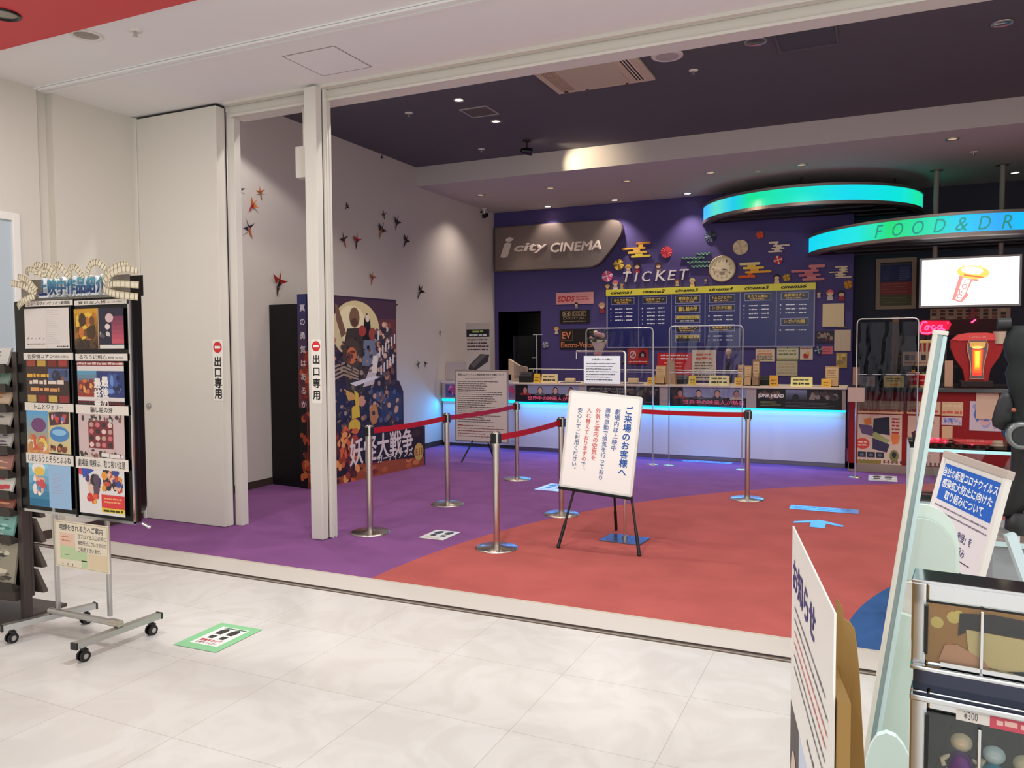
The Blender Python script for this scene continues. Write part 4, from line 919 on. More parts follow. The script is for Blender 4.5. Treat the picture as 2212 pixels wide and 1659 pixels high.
# wall clock
c = BW(1561, 581); r = .205
t = thing('wall_clock', 'round cream wall clock with a pale rim on the purple wall', 'clock', (c.x, YB, c.z))
MB().lathe([(r, 0), (r, .05), (r - .012, .062), (r - .022, .05)], n=48).xform(Matrix.Rotation(HALF, 4, 'X')).build('rim', mat('clock_rim', (196, 176, 146), rough=.4), t)
a = Art(-.053, .0006); a.ell(0, 0, r - .02, r - .02, (214, 200, 168), 0, 48)
for h_ in range(1, 13):
    an = R(90 - 30 * h_); x, z = .135 * math.cos(an), .135 * math.sin(an); a.text(str(h_), x - .016 * (1.5 if h_ > 9 else .8), z - .020, x + .016 * (1.5 if h_ > 9 else .8), z + .020, (96, 84, 66), 1, .0)
    for k in range(1): a.poly([((r - .03) * math.cos(an) - .002, (r - .03) * math.sin(an) - .002), ((r - .03) * math.cos(an) + .004, (r - .03) * math.sin(an) - .002), ((r - .03) * math.cos(an), (r - .03) * math.sin(an) + .006)], (90, 80, 64), 1)
a.ell(0, -.075, .045, .025, (150, 136, 110), 1, 20); a.build('dial', 'print', t)
MB().box(-.004, .095, -.061, -.058, -.007, .007, (70, 60, 46)).xform(Matrix.Rotation(R(18), 4, 'Y')).build('hour_hand', 'paint', t)
MB().box(-.150, .02, -.065, -.062, -.005, .005, (240, 236, 226)).xform(Matrix.Rotation(R(6), 4, 'Y')).build('minute_hand', 'paint', t)
MB().cyl((0, -.052, 0), (0, -.068, 0), .009, (60, 52, 40)).build('pin', 'paint', t)
# cloud cutouts
def cloud(label, bars, cols, check=False):
    x0 = min(b[0] for b in bars); zb_ = max(b[3] for b in bars); o = BW(x0, zb_)
    t = thing('cloud_cutout', label, 'wall decoration', (o.x, YB, o.z), 0, 'banded cloud cutouts on the purple wall')
    mb = MB(); prev = None; ar = Art(-.0305)
    for i, b in enumerate(bars):
        A_, B_ = BW(b[0], b[3]), BW(b[2], b[1]); h = A_.z - o.z, B_.z - o.z
        X0, X1, Z0, Z1 = A_.x - o.x, B_.x - o.x, min(h), max(h); rr = (Z1 - Z0) * .49
        mb.prism(rounded(X0, Z0, X1, Z1, rr), -.03, -.004, cols[i % len(cols)])
        if prev:
            xa, xb = max(X0, prev[0]), min(X1, prev[1]); mx = (xa + xb) / 2; wj = min(.12, (xb - xa) * .5); mb.box(mx - wj / 2, mx + wj / 2, -.028, -.004, Z1 - .01, prev[2] + .01, cols[i % len(cols)])
        if check:
            k = int((X1 - X0) / .03)
            for u in range(k):
                for v in range(2):
                    if (u + v) % 2: ar.rect(X0 + .012 + u * (X1 - X0 - .024) / k, Z0 + v * (Z1 - Z0) / 2 + .002, X0 + .012 + (u + 1) * (X1 - X0 - .024) / k, Z0 + (v + 1) * (Z1 - Z0) / 2 - .002, (140, 176, 168), 1)
        prev = (X0, X1, Z0)
    mb.build('shape', 'paint', t)
    if check: ar.build('pattern', 'print', t)
cloud('gold banded cloud cutout right of the cinema name sign', [(1375, 522, 1406, 528.5), (1344, 533.5, 1395, 540.5), (1357, 541.8, 1399, 549), (1364, 550, 1406, 557)], [(196, 130, 50), (226, 170, 60), (222, 176, 80), (220, 196, 70)])
cloud('dark teal checkered cloud cutout left of the wall clock', [(1504, 545, 1536, 552), (1472, 554, 1524, 561), (1484, 563, 1536, 570), (1492, 572, 1535, 579)], [(24, 62, 60)], True)
cloud('cream to orange banded cloud cutout right of the wall clock', [(1598, 566, 1643, 574), (1605, 575, 1651, 582.5), (1610, 584, 1667, 591), (1595, 594, 1632, 601.5)], [(226, 206, 150), (230, 190, 80), (228, 164, 50), (206, 92, 40)])
cloud('small cream cloud cutout topmost below the upper ring', [(1661, 521.5, 1682.5, 527), (1670, 527.8, 1706.6, 533), (1667, 534.5, 1695, 539.5), (1660, 541, 1690, 546)], [(230, 206, 186)])
cloud('pink banded cloud cutout over the right end of the timetable', [(1747, 571, 1783, 579), (1709, 582, 1769, 589.5), (1725.6, 591, 1773, 598), (1733, 600, 1781, 607)], [(206, 128, 130), (208, 120, 126), (196, 110, 118)])
cloud('cream thin banded cloud cutout at the far right of the purple wall', [(1804, 574.5, 1831, 579), (1812, 580.5, 1831, 585), (1791.5, 586, 1832, 590), (1804, 591.5, 1827, 595.5), (1805, 596.5, 1840, 601)], [(214, 196, 164)])
# paper rosettes
def rosette(px, py, r, c1, c2, label):
    c = BW(px, py)
    t = thing('paper_rosette', label, 'wall decoration', (c.x, YB, c.z), 0, 'round paper decorations on the purple wall'); mb = MB(); n = 24
    vs = [(0, -.028, 0)] + [(r * math.cos(6.283 * i / n), -.022 - .008 * (i % 2), r * math.sin(6.283 * i / n)) for i in range(n)] + [(r * math.cos(6.283 * i / n), -.003, r * math.sin(6.283 * i / n)) for i in range(n)]
    for i in range(n):
        j = (i + 1) % n; cc = c1 if (i // 2) % 3 else c2; mb.add([vs[0], vs[1 + i], vs[1 + j]], [(0, 1, 2)], cc); mb.add([vs[1 + i], vs[1 + j], vs[1 + n + j], vs[1 + n + i]], [(3, 2, 1, 0)], cc)
    mb.build('pleats', 'paint', t); MB().cyl((0, -.033, 0), (0, -.026, 0), r * .18, c2).build('button', 'paint', t)
k = lambda px: px / F_ * 13.6
rosette(1440, 545, k(11.5), (206, 74, 82), (186, 50, 62), 'red paper rosette right of the gold cloud')
rosette(1337, 572, k(11), (226, 192, 80), (120, 96, 40), 'yellow paper rosette left of the TICKET lettering')
rosette(1312.5, 597, k(11.5), (222, 90, 140), (236, 214, 220), 'pink and white paper rosette under the yellow one')
rosette(1600, 534.5, k(14.5), (216, 198, 166), (196, 176, 146), 'large cream paper disc above the wall clock')
rosette(1642, 508, k(7), (216, 88, 54), (190, 70, 40), 'small orange paper flower under the upper ring')
rosette(1681, 562, k(8), (200, 44, 52), (226, 206, 200), 'red and white paper ball right of the cream clouds')
rosette(1699.5, 600, k(7), (206, 168, 66), (150, 110, 40), 'yellow paper flower right of the dark haired figure')
rosette(1832, 615, k(7.5), (206, 150, 60), (170, 110, 36), 'orange yellow paper flower at the purple wall right edge')
rosette(1535, 511, k(11), (34, 52, 72), (84, 84, 110), 'dark blue paper fan disc under the upper ring left end')
rosette(1179, 745, k(7), (168, 160, 176), (90, 82, 104), 'grey flower shaped cutout beside the dark doorway')
rosette(1768, 756, k(7), (60, 66, 90), (160, 170, 180), 'dark round cutout right of the small posters')
# paper dolls
def doll(px, py, hp, hair, body, label, skin=(220, 184, 150)):
    c = BW(px, py + hp / 2); h = hp / F_ * 13.6
    t = thing('paper_doll', label, 'wall decoration', (c.x, YB, c.z), 0, 'small paper figures on the purple wall')
    MB().prism([(-.26 * h, 0), (.26 * h, 0), (.22 * h, .34 * h), (.1 * h, .45 * h), (-.1 * h, .45 * h), (-.22 * h, .34 * h)], -.02, -.004, body).build('body', 'paint', t)
    MB().cyl((0, -.026, .66 * h), (0, -.012, .66 * h), .27 * h, skin, n=18).build('head', 'paint', t)
    MB().prism([(.33 * h * math.cos(R(x)), .68 * h + .32 * h * math.sin(R(x))) for x in range(-20, 201, 20)] + [(-.2 * h, .70 * h), (0, .78 * h), (.2 * h, .70 * h)], -.03, -.008, hair).build('hair', 'paint', t)
for px, py, hp, hair, body, lab in [
        (1358, 582, 19, (224, 180, 60), (226, 210, 190), 'yellow haired paper figure on the first letter of TICKET'), (1377, 579, 21, (44, 26, 26), (160, 50, 60), 'dark haired paper figure in red on the second letter of TICKET'),
        (1423, 578, 20, (66, 40, 36), (120, 100, 96), 'brown haired paper figure standing on the letter K'), (1463.5, 611, 14, (140, 84, 50), (206, 180, 140), 'brown haired paper figure on the timetable under the letter E'),
        (1496, 611, 17, (226, 196, 130), (220, 190, 120), 'pale yellow star shaped paper figure on the timetable'), (1525, 607, 12, (74, 70, 86), (120, 110, 130), 'faint grey paper figure left of the clock base'),
        (1330, 616, 20, (206, 110, 140), (216, 196, 200), 'pink haired paper figure on the timetable left end'), (1313, 622, 14, (196, 160, 70), (150, 60, 40), 'yellow capped paper figure at the timetable top left corner'),
        (1344, 618, 12, (170, 130, 90), (190, 170, 130), 'tan paper figure lying beside the pink haired one'), (1301, 665, 22, (190, 140, 120), (150, 50, 56), 'oval red paper figure left of the timetable'),
        (1246, 660, 13, (40, 36, 44), (150, 140, 150), 'dark haired paper figure between the two upper logo plaques'), (1203, 714, 16, (206, 150, 60), (200, 190, 170), 'orange haired paper figure above the lowest logo plaque'),
        (1678, 604, 19, (34, 26, 30), (216, 190, 150), 'long black haired paper figure on the timetable fifth column'), (1769, 637, 12, (90, 76, 80), (196, 170, 160), 'grey haired paper figure right of the timetable'),
        (1793, 639, 20, (212, 100, 104), (200, 190, 180), 'pink hooded paper figure over the square cream panel'), (1817.5, 640, 19, (40, 24, 24), (170, 50, 50), 'black haired paper figure in red over the square cream panel')]:
    doll(px, py, hp, hair, body, lab)
# plaques and notices
def wallrect(name, label, cat, px0, py0, px1, py1, draw, th=.012, base=(30, 26, 30), group=None, off=0.0, mt='print', Yw=None, tilt=0.0):
    Yw = Yw or YB; A_, B_ = ONY(px0, py1, Yw - th - off), ONY(px1, py0, Yw - th - off); w, h = B_.x - A_.x, B_.z - A_.z
    t = thing(name, label, cat, ((A_.x + B_.x) / 2, Yw - off, A_.z), 0, group)
    if tilt: t.rotation_euler[1] = tilt
    MB().box(-w / 2, w / 2, -th, -.001, 0, h, base).build('board', 'paint', t)
    a = Art(-th - .0002); draw(a, -w / 2, 0, w / 2, h); a.build('artwork', mt, t); return t
def d_sdds(a, x0, z0, x1, z1):
    a.rect(x0, z0, x1, z1, (214, 150, 152), 0); w = x1 - x0; h = z1 - z0; a.text('SDDS', x0 + .05 * w, z0 + .24 * h, x0 + .50 * w, z0 + .68 * h, (186, 44, 50), 1, .035, .2); a.lines(x0 + .54 * w, z0 + .3 * h, x1 - .06 * w, z0 + .7 * h, 2, (186, 80, 84), 1, .5, 2)
wallrect('logo_plaque', 'pink plaque with red SDDS logo on the purple wall', 'plaque', 1201, 630, 1282, 658, d_sdds, .02, (150, 96, 100))
def d_dolby(a, x0, z0, x1, z1):
    a.rect(x0, z0, x1, z1, (24, 19, 18), 0); w = x1 - x0; h = z1 - z0; g = (150, 128, 100)
    a.frame(x0 + .1 * w, z0 + .54 * h, x0 + .36 * w, z0 + .92 * h, .01, g, 1); a.poly([(x0 + .13 * w, z0 + .58 * h), (x0 + .16 * w, z0 + .58 * h), (x0 + .22 * w, z0 + .73 * h), (x0 + .16 * w, z0 + .88 * h), (x0 + .13 * w, z0 + .88 * h)], g, 1); a.poly([(x0 + .33 * w, z0 + .58 * h), (x0 + .30 * w, z0 + .58 * h), (x0 + .24 * w, z0 + .73 * h), (x0 + .30 * w, z0 + .88 * h), (x0 + .33 * w, z0 + .88 * h)], g, 1)
    a.frame(x0 + .42 * w, z0 + .54 * h, x0 + .88 * w, z0 + .92 * h, .008, g, 1); a.text('DOLBY', x0 + .46 * w, z0 + .62 * h, x0 + .84 * w, z0 + .84 * h, g, 1, .02)
    a.text('DIGITAL', x0 + .12 * w, z0 + .30 * h, x0 + .88 * w, z0 + .46 * h, g, 1, .0); a.lines(x0 + .12 * w, z0 + .08 * h, x1 - .12 * w, z0 + .22 * h, 1, g, 1, .6, 3, .05)
wallrect('logo_plaque', 'black plaque with the DOLBY DIGITAL logo under the pink plaque', 'plaque', 1209, 669, 1274, 699, d_dolby, .02, (90, 80, 84))
def d_ev(a, x0, z0, x1, z1):
    a.rect(x0, z0, x1, z1, (26, 19, 19), 0); w = x1 - x0; h = z1 - z0; a.frame(x0 + .03 * w, z0 + .42 * h, x0 + .38 * w, z0 + .95 * h, .006, (120, 90, 70), 1); a.text('EV', x0 + .08 * w, z0 + .52 * h, x0 + .33 * w, z0 + .86 * h, (216, 130, 90), 1, .02); a.text('Electro-Voice', x0 + .04 * w, z0 + .08 * h, x1 - .04 * w, z0 + .34 * h, (206, 124, 84), 1, .02)
wallrect('logo_plaque', 'black plaque with orange EV logo lowest of the three plaques', 'plaque', 1209, 710, 1283, 754, d_ev, .02, (60, 50, 54))
def d_nocam(a, x0, z0, x1, z1):
    a.rect(x0, z0, x1, z1, (176, 36, 40), 0); w = x1 - x0; h = z1 - z0
    a.ell(x0 + .25 * w, z0 + .58 * h, .16 * w, .23 * h, (220, 200, 196), 1); a.ell(x0 + .25 * w, z0 + .58 * h, .12 * w, .17 * h, (176, 36, 40), 2); a.poly([(x0 + .14 * w, z0 + .46 * h), (x0 + .18 * w, z0 + .42 * h), (x0 + .36 * w, z0 + .70 * h), (x0 + .32 * w, z0 + .74 * h)], (220, 200, 196), 3)
    a.rect(x0 + .56 * w, z0 + .42 * h, x0 + .90 * w, z0 + .70 * h, (40, 24, 26), 1); a.ell(x0 + .73 * w, z0 + .55 * h, .08 * w, .11 * h, (176, 150, 150), 2); a.rect(x0 + .64 * w, z0 + .7 * h, x0 + .82 * w, z0 + .78 * h, (40, 24, 26), 1); a.lines(x0 + .06 * w, z0 + .1 * h, x1 - .06 * w, z0 + .24 * h, 1, (226, 190, 186), 1, .5, 2, .0)
wallrect('notice_sheet', 'red no-photography notice with a crossed camera behind the screens', 'notice', 1356, 751, 1400, 787, d_nocam)
def d_red(a, x0, z0, x1, z1):
    a.rect(x0, z0, x1, z1, (196, 30, 38), 0); w = x1 - x0; h = z1 - z0; a.lines(x0 + .1 * w, z0 + .70 * h, x1 - .1 * w, z0 + .96 * h, 2, (240, 220, 220), 1, .55, 4, .05); a.lines(x0 + .2 * w, z0 + .1 * h, x1 - .08 * w, z0 + .66 * h, 4, (226, 150, 146), 1, .4, 6, .3); a.text('', x0, z0, x1, z1, (0, 0, 0))
wallrect('notice_sheet', 'bright red text notice left of the white one under the timetable', 'notice', 1420, 762, 1494, 815, d_red)
def d_white(a, x0, z0, x1, z1):
    a.rect(x0, z0, x1, z1, (212, 194, 172), 0); w = x1 - x0; h = z1 - z0; a.text('社内研修の', x0 + .16 * w, z0 + .80 * h, x1 - .16 * w, z0 + .90 * h, (196, 90, 70), 1, .02) if False else a.lines(x0 + .16 * w, z0 + .66 * h, x1 - .16 * w, z0 + .92 * h, 2, (200, 92, 72), 1, .6, 2, .05); a.lines(x0 + .1 * w, z0 + .36 * h, x1 - .1 * w, z0 + .62 * h, 3, (70, 54, 46), 1, .4, 3, .3); a.lines(x0 + .08 * w, z0 + .06 * h, x1 - .06 * w, z0 + .32 * h, 3, (50, 40, 36), 1, .5, 5, .1)
wallrect('notice_sheet', 'white notice with red heading right of the bright red one', 'notice', 1495, 756, 1547, 822, d_white)
def d_w2(a, x0, z0, x1, z1):
    a.rect(x0, z0, x1, z1, (216, 196, 166), 0); w = x1 - x0; h = z1 - z0; a.lines(x0 + .1 * w, z0 + .5 * h, x1 - .1 * w, z0 + .92 * h, 2, (214, 110, 60), 1, .5, 2, .1); a.lines(x0 + .06 * w, z0 + .08 * h, x1 - .06 * w, z0 + .5 * h, 3, (60, 44, 36), 1, .45, 5, .1)
wallrect('notice_sheet', 'cream notice with orange lines under the fifth timetable column', 'notice', 1632, 753, 1673, 781, d_w2)
def d_g(a, x0, z0, x1, z1):
    a.rect(x0, z0, x1, z1, (206, 196, 160), 0); w = x1 - x0; h = z1 - z0; a.poly([(x0 + .45 * w, z0 + .94 * h), (x0 + .52 * w, z0 + .94 * h), (x0 + .485 * w, z0 + .84 * h)], (60, 60, 50), 1); a.lines(x0 + .08 * w, z0 + .34 * h, x1 - .1 * w, z0 + .80 * h, 2, (110, 116, 90), 1, .5, 3, .1); a.rect(x0, z0, x1, z0 + .16 * h, (150, 150, 100), 1)
wallrect('notice_sheet', 'greenish cream poster under the sixth timetable column', 'notice', 1678, 748, 1725, 779, d_g)
def d_pl(a, x0, z0, x1, z1):
    a.rect(x0, z0, x1, z1, (196, 184, 150), 0); w = x1 - x0; h = z1 - z0; a.lines(x0 + .06 * w, z0 + .1 * h, x1 - .06 * w, z0 + .9 * h, 4, (180, 150, 120), 1, .35, 8, .1)
wallrect('notice_sheet', 'pale poster hanging below the greenish cream poster', 'notice', 1677, 780, 1723, 812, d_pl)
def d_cup(a, x0, z0, x1, z1):
    a.rect(x0, z0, x1, z1, (216, 196, 176), 0); w = x1 - x0; h = z1 - z0; a.poly([(x0 + .3 * w, z0 + .1 * h), (x0 + .66 * w, z0 + .1 * h), (x0 + .74 * w, z0 + .55 * h), (x0 + .24 * w, z0 + .4 * h)], (176, 56, 46), 1); a.lines(x0 + .1 * w, z0 + .7 * h, x1 - .1 * w, z0 + .9 * h, 1, (190, 90, 80), 1, .5, 1); a.ell(x0 + .6 * w, z0 + .5 * h, .16 * w, .12 * h, (220, 170, 90), 2)
wallrect('notice_sheet', 'small white picture card with a red cup right of the greenish poster', 'notice', 1728, 747, 1756, 777, d_cup)
def d_pk(a, x0, z0, x1, z1):
    a.rect(x0, z0, x1, z1, (206, 104, 116), 0); a.lines(x0 + .02, z0 + .02, x1 - .02, z1 - .02, 2, (170, 60, 76), 1, .5, 4)
wallrect('notice_sheet', 'small pink card under the colourful scarf poster', 'notice', 1774, 748, 1799, 765, d_pk)
def d_scarf(a, x0, z0, x1, z1):
    a.rect(x0, z0, x1, z1, (46, 38, 54), 0); a.blobs(x0, z0, x1, z1, 16, [(150, 50, 60), (150, 130, 110), (96, 84, 90), (60, 40, 60)], 1, 6, .3)
wallrect('notice_sheet', 'dark poster with red and tan shapes left of the clipboard', 'notice', 1762, 715, 1803, 741, d_scarf)
def d_plain(c): return lambda a, x0, z0, x1, z1: a.rect(x0, z0, x1, z1, c, 0)
wallrect('square_panel', 'plain cream square panel at the right end of the purple wall', 'panel', 1776.5, 655, 1824, 706, d_plain((214, 192, 150)), .03, (190, 168, 130))
t = wallrect('clipboard', 'cream clipboard sheet hanging under the square panel', 'clipboard', 1802, 712, 1838, 758, lambda a, x0, z0, x1, z1: (a.rect(x0, z0, x1, z1, (206, 182, 156), 0), a.rect(x0 + .36 * (x1 - x0), z0, x0 + .38 * (x1 - x0), z1 - .06, (180, 156, 130), 1)), .014, (150, 128, 104))
MB().box(-.06, .06, -.022, -.012, .34, .365, (90, 84, 84)).build('clip', 'paint', t)
def d_yel(a, x0, z0, x1, z1):
    a.rect(x0, z0, x1, z1, (190, 156, 80), 0); a.blobs(x0, z0, x1, z1, 8, [(214, 190, 120), (160, 120, 60), (150, 130, 90)], 1, 5, .3)
wallrect('notice_sheet', 'ochre paper hanging under the clipboard', 'notice', 1806, 762, 1830, 795, d_yel)
# ================================================================ FREE-STANDING CLEAR SCREENS IN FRONT OF THE COUNTERS
def screen(px0, px1, pyt, Y, label, group, drape=False, tag2=False, pyb=995):
    A_, B_ = ONY(px0, pyt, Y), ONY(px1, pyt, Y); x0, x1 = A_.x, B_.x; zt = (A_.z + B_.z) / 2; w = x1 - x0
    t = thing('vinyl_screen', label, 'partition screen', ((x0 + x1) / 2, Y, 0), 0, group)
    r = .05; pts = [(-w / 2, 0, .01), (-w / 2, 0, zt - r)] + [(-w / 2 + r - r * math.cos(R(k)), 0, zt - r + r * math.sin(R(k))) for k in (30, 60)] + [(-w / 2 + r, 0, zt), (w / 2 - r, 0, zt)] + [(w / 2 - r + r * math.sin(R(k)), 0, zt - r + r * math.cos(R(k))) for k in (30, 60)] + [(w / 2, 0, zt - r), (w / 2, 0, .01)]
    MB().tube(pts, .0085).build('frame', 'alu', t)
    MB().cyl((-w / 2, 0, 1.20), (w / 2, 0, 1.20), .005, n=8).build('rail', 'alu', t)
    for s_ in (-1, 1): MB().lathe([(.075, 0), (.075, .006), (.02, .012)], (s_ * w / 2, 0, 0), n=24).build('foot', 'steel', t)
    n = 14; mb = MB(); rnd = random.Random(int(px0))
    vs = []; rows = 10
    for j in range(rows + 1):
        for i in range(n + 1):
            amp = .012 if not drape else .03
            vs.append((-w / 2 + .015 + (w - .03) * i / n, amp * math.sin(i * 1.9 + j * .6) * math.sin(j * .9 + i * .3), .78 + (zt - .82) * j / rows))
    mb.add(vs, [(j * (n + 1) + i, j * (n + 1) + i + 1, (j + 1) * (n + 1) + i + 1, (j + 1) * (n + 1) + i) for j in range(rows) for i in range(n)], smooth=True).build('vinyl_sheet', 'clear' if not drape else M['smoke'], t)
    return t, w, zt
M['smoke'] = glassmat('wrinkled_vinyl', (150, 150, 158), .12, .3)
g = 'clear vinyl screens before the counters'
screen(1266, 1411, 709, 10.02, 'clear framed screen behind the easel, left one of the ticket counter pair', g)
screen(1446, 1605, 704, 10.02, 'clear framed screen right of the easel before the ticket counter', g)
t, w, zt = screen(1852, 1985, 688, 9.95, 'wrinkled clear screen standing before the red food counter', g, True)
a = Art(-.014); za = ONY(1852, 837, 9.95).z; zb = ONY(1852, 868, 9.95).z; a.mb.box(-w / 2 - .09, -w / 2 + .09, -.0138, -.0125, zb, za, (176, 150, 140)); a.rect(-w / 2 - .088, zb + .002, -w / 2 + .088, za - .002, (178, 152, 142), 1); a.build('taped_note', 'print', t)
# small screen with a T bar near the doorway, standing on the counter
q = ONY(1160, 828, YC + .28); zt = ONY(1160, 722, YC + .28).z
t = thing('counter_screen', 'small clear screen on a thin pole on the counter beside the dark doorway', 'partition screen', (q.x, YC + .28, 1.012))
w = .52
MB().cyl((0, 0, 0), (0, 0, zt - 1.012), .009, n=12).cyl((0, 0, 0), (0, 0, .008), .05, n=20).build('pole', 'alu', t)
MB().cyl((-.06, 0, zt - 1.02), (.09, 0, zt - 1.02), .007, n=10).cyl((-.08, 0, .36), (0, 0, .36), .006, n=10).build('cross_bar', 'alu', t)
MB().box(-.38, .085, -.002, .002, .05, zt - 1.03).build('sheet', 'clear', t)
q = ONY(1200, 799, YC + .2)
t = thing('counter_rail', 'thin pale rail along the ticket counter behind the notice cards', 'rail', (-3.1, YC + .22, 1.012))
MB().cyl((-1.62, 0, .19), (1.62, 0, .19), .008, n=10).build('bar', 'alu', t)
for x in (-1.55, -.5, .5, 1.55): MB().cyl((x, 0, 0), (x, 0, .19), .007, n=10).build('post', 'alu', t)

# ================================================================ THINGS ON THE TICKET COUNTER
ZC = 1.0125
def onc(px, py=830, Y=YC - .18): p = ONY(px, py, Y); return p.x
def card(px0, px1, pyt, label, col, draw=None, Y=YC + .04, base=830, name='counter_card', group='cards on the counters', z=ZC, cat='card'):
    A_, B_ = ONY(px0, pyt, Y), ONY(px1, pyt, Y); w = B_.x - A_.x; h = A_.z - z
    t = thing(name, label, cat, ((A_.x + B_.x) / 2, Y, z), 0, group)
    MB().add([(-w / 2, 0, 0), (w / 2, 0, 0), (w / 2, .03, h), (-w / 2, .03, h), (-w / 2, .06, 0), (w / 2, .06, 0), (w / 2, .034, h), (-w / 2, .034, h)], [(0, 1, 2, 3), (5, 4, 7, 6), (3, 2, 6, 7), (1, 5, 6, 2), (4, 0, 3, 7), (0, 4, 5, 1)], col).build('card_body', 'print', t)
    if draw:
        a = Art(-.0008, .0004); draw(a, -w / 2, 0, w / 2, h); a.mb.xform(Matrix(((1, 0, 0, 0), (0, 1, .03 / h, 0), (0, 0, 1, 0), (0, 0, 0, 1)))); a.build('lettering', 'print', t)
    return t
def two(a, x0, z0, x1, z1): w = x1 - x0; h = z1 - z0; a.lines(x0 + .1 * w, z0 + .55 * h, x1 - .1 * w, z0 + .85 * h, 1, (90, 80, 50), 1, .6, 2, .1); a.lines(x0 + .1 * w, z0 + .15 * h, x1 - .1 * w, z0 + .48 * h, 1, (50, 44, 36), 1, .7, 3, .1)
card(1169, 1203, 808, 'cream notice card at the left end of the ticket counter', (230, 204, 152), two)
card(1532, 1575, 811, 'pale yellow notice card on the ticket counter, middle window', (236, 222, 150), two)
card(1708, 1755, 814, 'pale yellow notice card on the ticket counter, right window', (236, 222, 140), two)
def wedge(px0, px1, pyt, label, col=(232, 176, 50)): return card(px0, px1, pyt, label, col, lambda a, x0, z0, x1, z1: a.lines(x0 + .2 * (x1 - x0), z0 + .1 * (z1 - z0), x1 - .1 * (x1 - x0), z0 + .7 * (z1 - z0), 2, (120, 84, 20), 1, .4, 3), YC + .0)
wedge(1398, 1413, 815, 'small orange yellow card leaning at the end of the left screen')
wedge(1586, 1604, 816, 'small orange yellow card leaning beside the second flyer holder')
wedge(1774, 1795, 818, 'small orange yellow card leaning before the right flyer holder')
wedge(1152, 1165, 807, 'small yellow bright card left of the cream notice card', (226, 180, 50))
wedge(1487, 1502, 812, 'small yellow tag card in the middle window of the counter', (230, 196, 60))
wedge(1662, 1680, 811, 'small amber tag card left of the right window notice', (220, 160, 40))
def holder(px0, px1, pyt, label, Y=YC + .06, back=(196, 160, 116), leaf=(222, 190, 140)):
    A_, B_ = ONY(px0, pyt, Y), ONY(px1, pyt, Y); w = B_.x - A_.x; h = A_.z - ZC
    t = thing('flyer_holder', label, 'flyer holder', ((A_.x + B_.x) / 2, Y, ZC), 0, 'flyer holders on the ticket counter')
    MB().box(-w / 2, w / 2, .0, .10, 0, .012, back).box(-w / 2, w / 2, .085, .10, 0, h, back).box(-w / 2, -w / 2 + .006, 0, .09, 0, h * .5, back).box(w / 2 - .006, w / 2, 0, .09, 0, h * .5, back).box(-w / 2, w / 2, 0, .006, 0, h * .35, back).build('rack', 'paint', t)
    a = Art(.05); a.mb.box(-w / 2 + .01, w / 2 - .01, .051, .08, .013, h * .92, leaf); a.lines(-w / 2 + .02, h * .4, w / 2 - .02, h * .85, 4, (170, 120, 80), 1, .4, int(px0)); a.build('flyers', 'print', t)
holder(1414, 1436, 790, 'tan flyer holder between the two clear screens')
holder(1592, 1606, 788, 'slim tan flyer holder just left of the second screen post')
holder(1606, 1623, 790, 'tan flyer holder just right of the second screen post')
holder(1624, 1640, 777, 'tall curved tan flyer holder right of the second screen', back=(150, 118, 90))
holder(1782, 1812, 792, 'tan flyer holder at the right end of the ticket counter')
# tall wavy cat-like tan ornament between screens -> plain tan paper bag shape
A_ = ONY(1440, 776, YC)
t = thing('paper_bag', 'tan paper bag shape standing between the two clear screens', 'bag', (A_.x + .02, YC + .16, ZC))
h = A_.z - ZC; MB().add([(-.07, -.03, 0), (.07, -.03, 0), (.07, .05, 0), (-.07, .05, 0), (-.045, 0, h), (.055, 0, h * .92), (.055, .02, h * .92), (-.045, .02, h)], [(0, 3, 2, 1), (0, 1, 5, 4), (1, 2, 6, 5), (2, 3, 7, 6), (3, 0, 4, 7), (4, 5, 6, 7)], (176, 140, 106)).build('body', 'paint', t)
MB().tube([(-.03, .01, h * .97), (-.01, .01, h * 1.12), (.03, .01, h * 1.12), (.045, .01, h * .92)], .004, (120, 92, 70)).build('handle', 'paint', t)
# register, printers, trays
def device(px0, px1, pyt, label, col, Y=YC + .22, name='ticket_printer', d=.24, cat='printer'):
    A_, B_ = ONY(px0, pyt, Y), ONY(px1, pyt, Y); w = B_.x - A_.x; h = A_.z - ZC
    t = thing(name, label, cat, ((A_.x + B_.x) / 2, Y, ZC), 0)
    MB().prism([(0, 0), (d, 0), (d, h), (d * .35, h), (0, h * .6)], -w / 2, w / 2, col).xform(Matrix.Rotation(HALF, 4, 'Z')).xform(Matrix.Translation((0, 0, 0))).build('housing', 'paint', t)
    MB().box(-w * .36, w * .36, .03, .05, h * .62, h * .86, (60, 56, 58)).build('slot', 'paint', t)
device(1121, 1146, 804, 'dark ticket printer at the left end of the counter', (30, 26, 26), YC + .02, 'ticket_printer', .22)
device(1452, 1482, 811, 'dark receipt printer left of the yellow tag card', (28, 28, 32))
device(1641, 1664, 813, 'black cash box on the counter right of the tan holders', (24, 22, 26))
A_ = ONY(1106, 775, YC + .34)
t = thing('register_monitor', 'cream point-of-sale monitor seen from behind at the counter left end', 'monitor', (A_.x + .06, YC + .34, ZC), R(-14))
h = A_.z - ZC
MB().add([(-.14, 0, .10), (.20, 0, .10), (.20, 0, .22), (.06, 0, .24), (-.14, 0, h), (-.14, .05, .10), (.20, .05, .10), (.20, .05, .22), (.06, .05, .24), (-.14, .05, h)], [(0, 1, 2, 3, 4), (9, 8, 7, 6, 5), (0, 5, 6, 1), (1, 6, 7, 2), (2, 7, 8, 3), (3, 8, 9, 4), (4, 9, 5, 0)], (206, 178, 150)).build('casing', 'paint', t)
MB().box(-.08, .10, -.02, .1, 0, .1, (190, 164, 138), bev=.01).build('stand', 'paint', t)
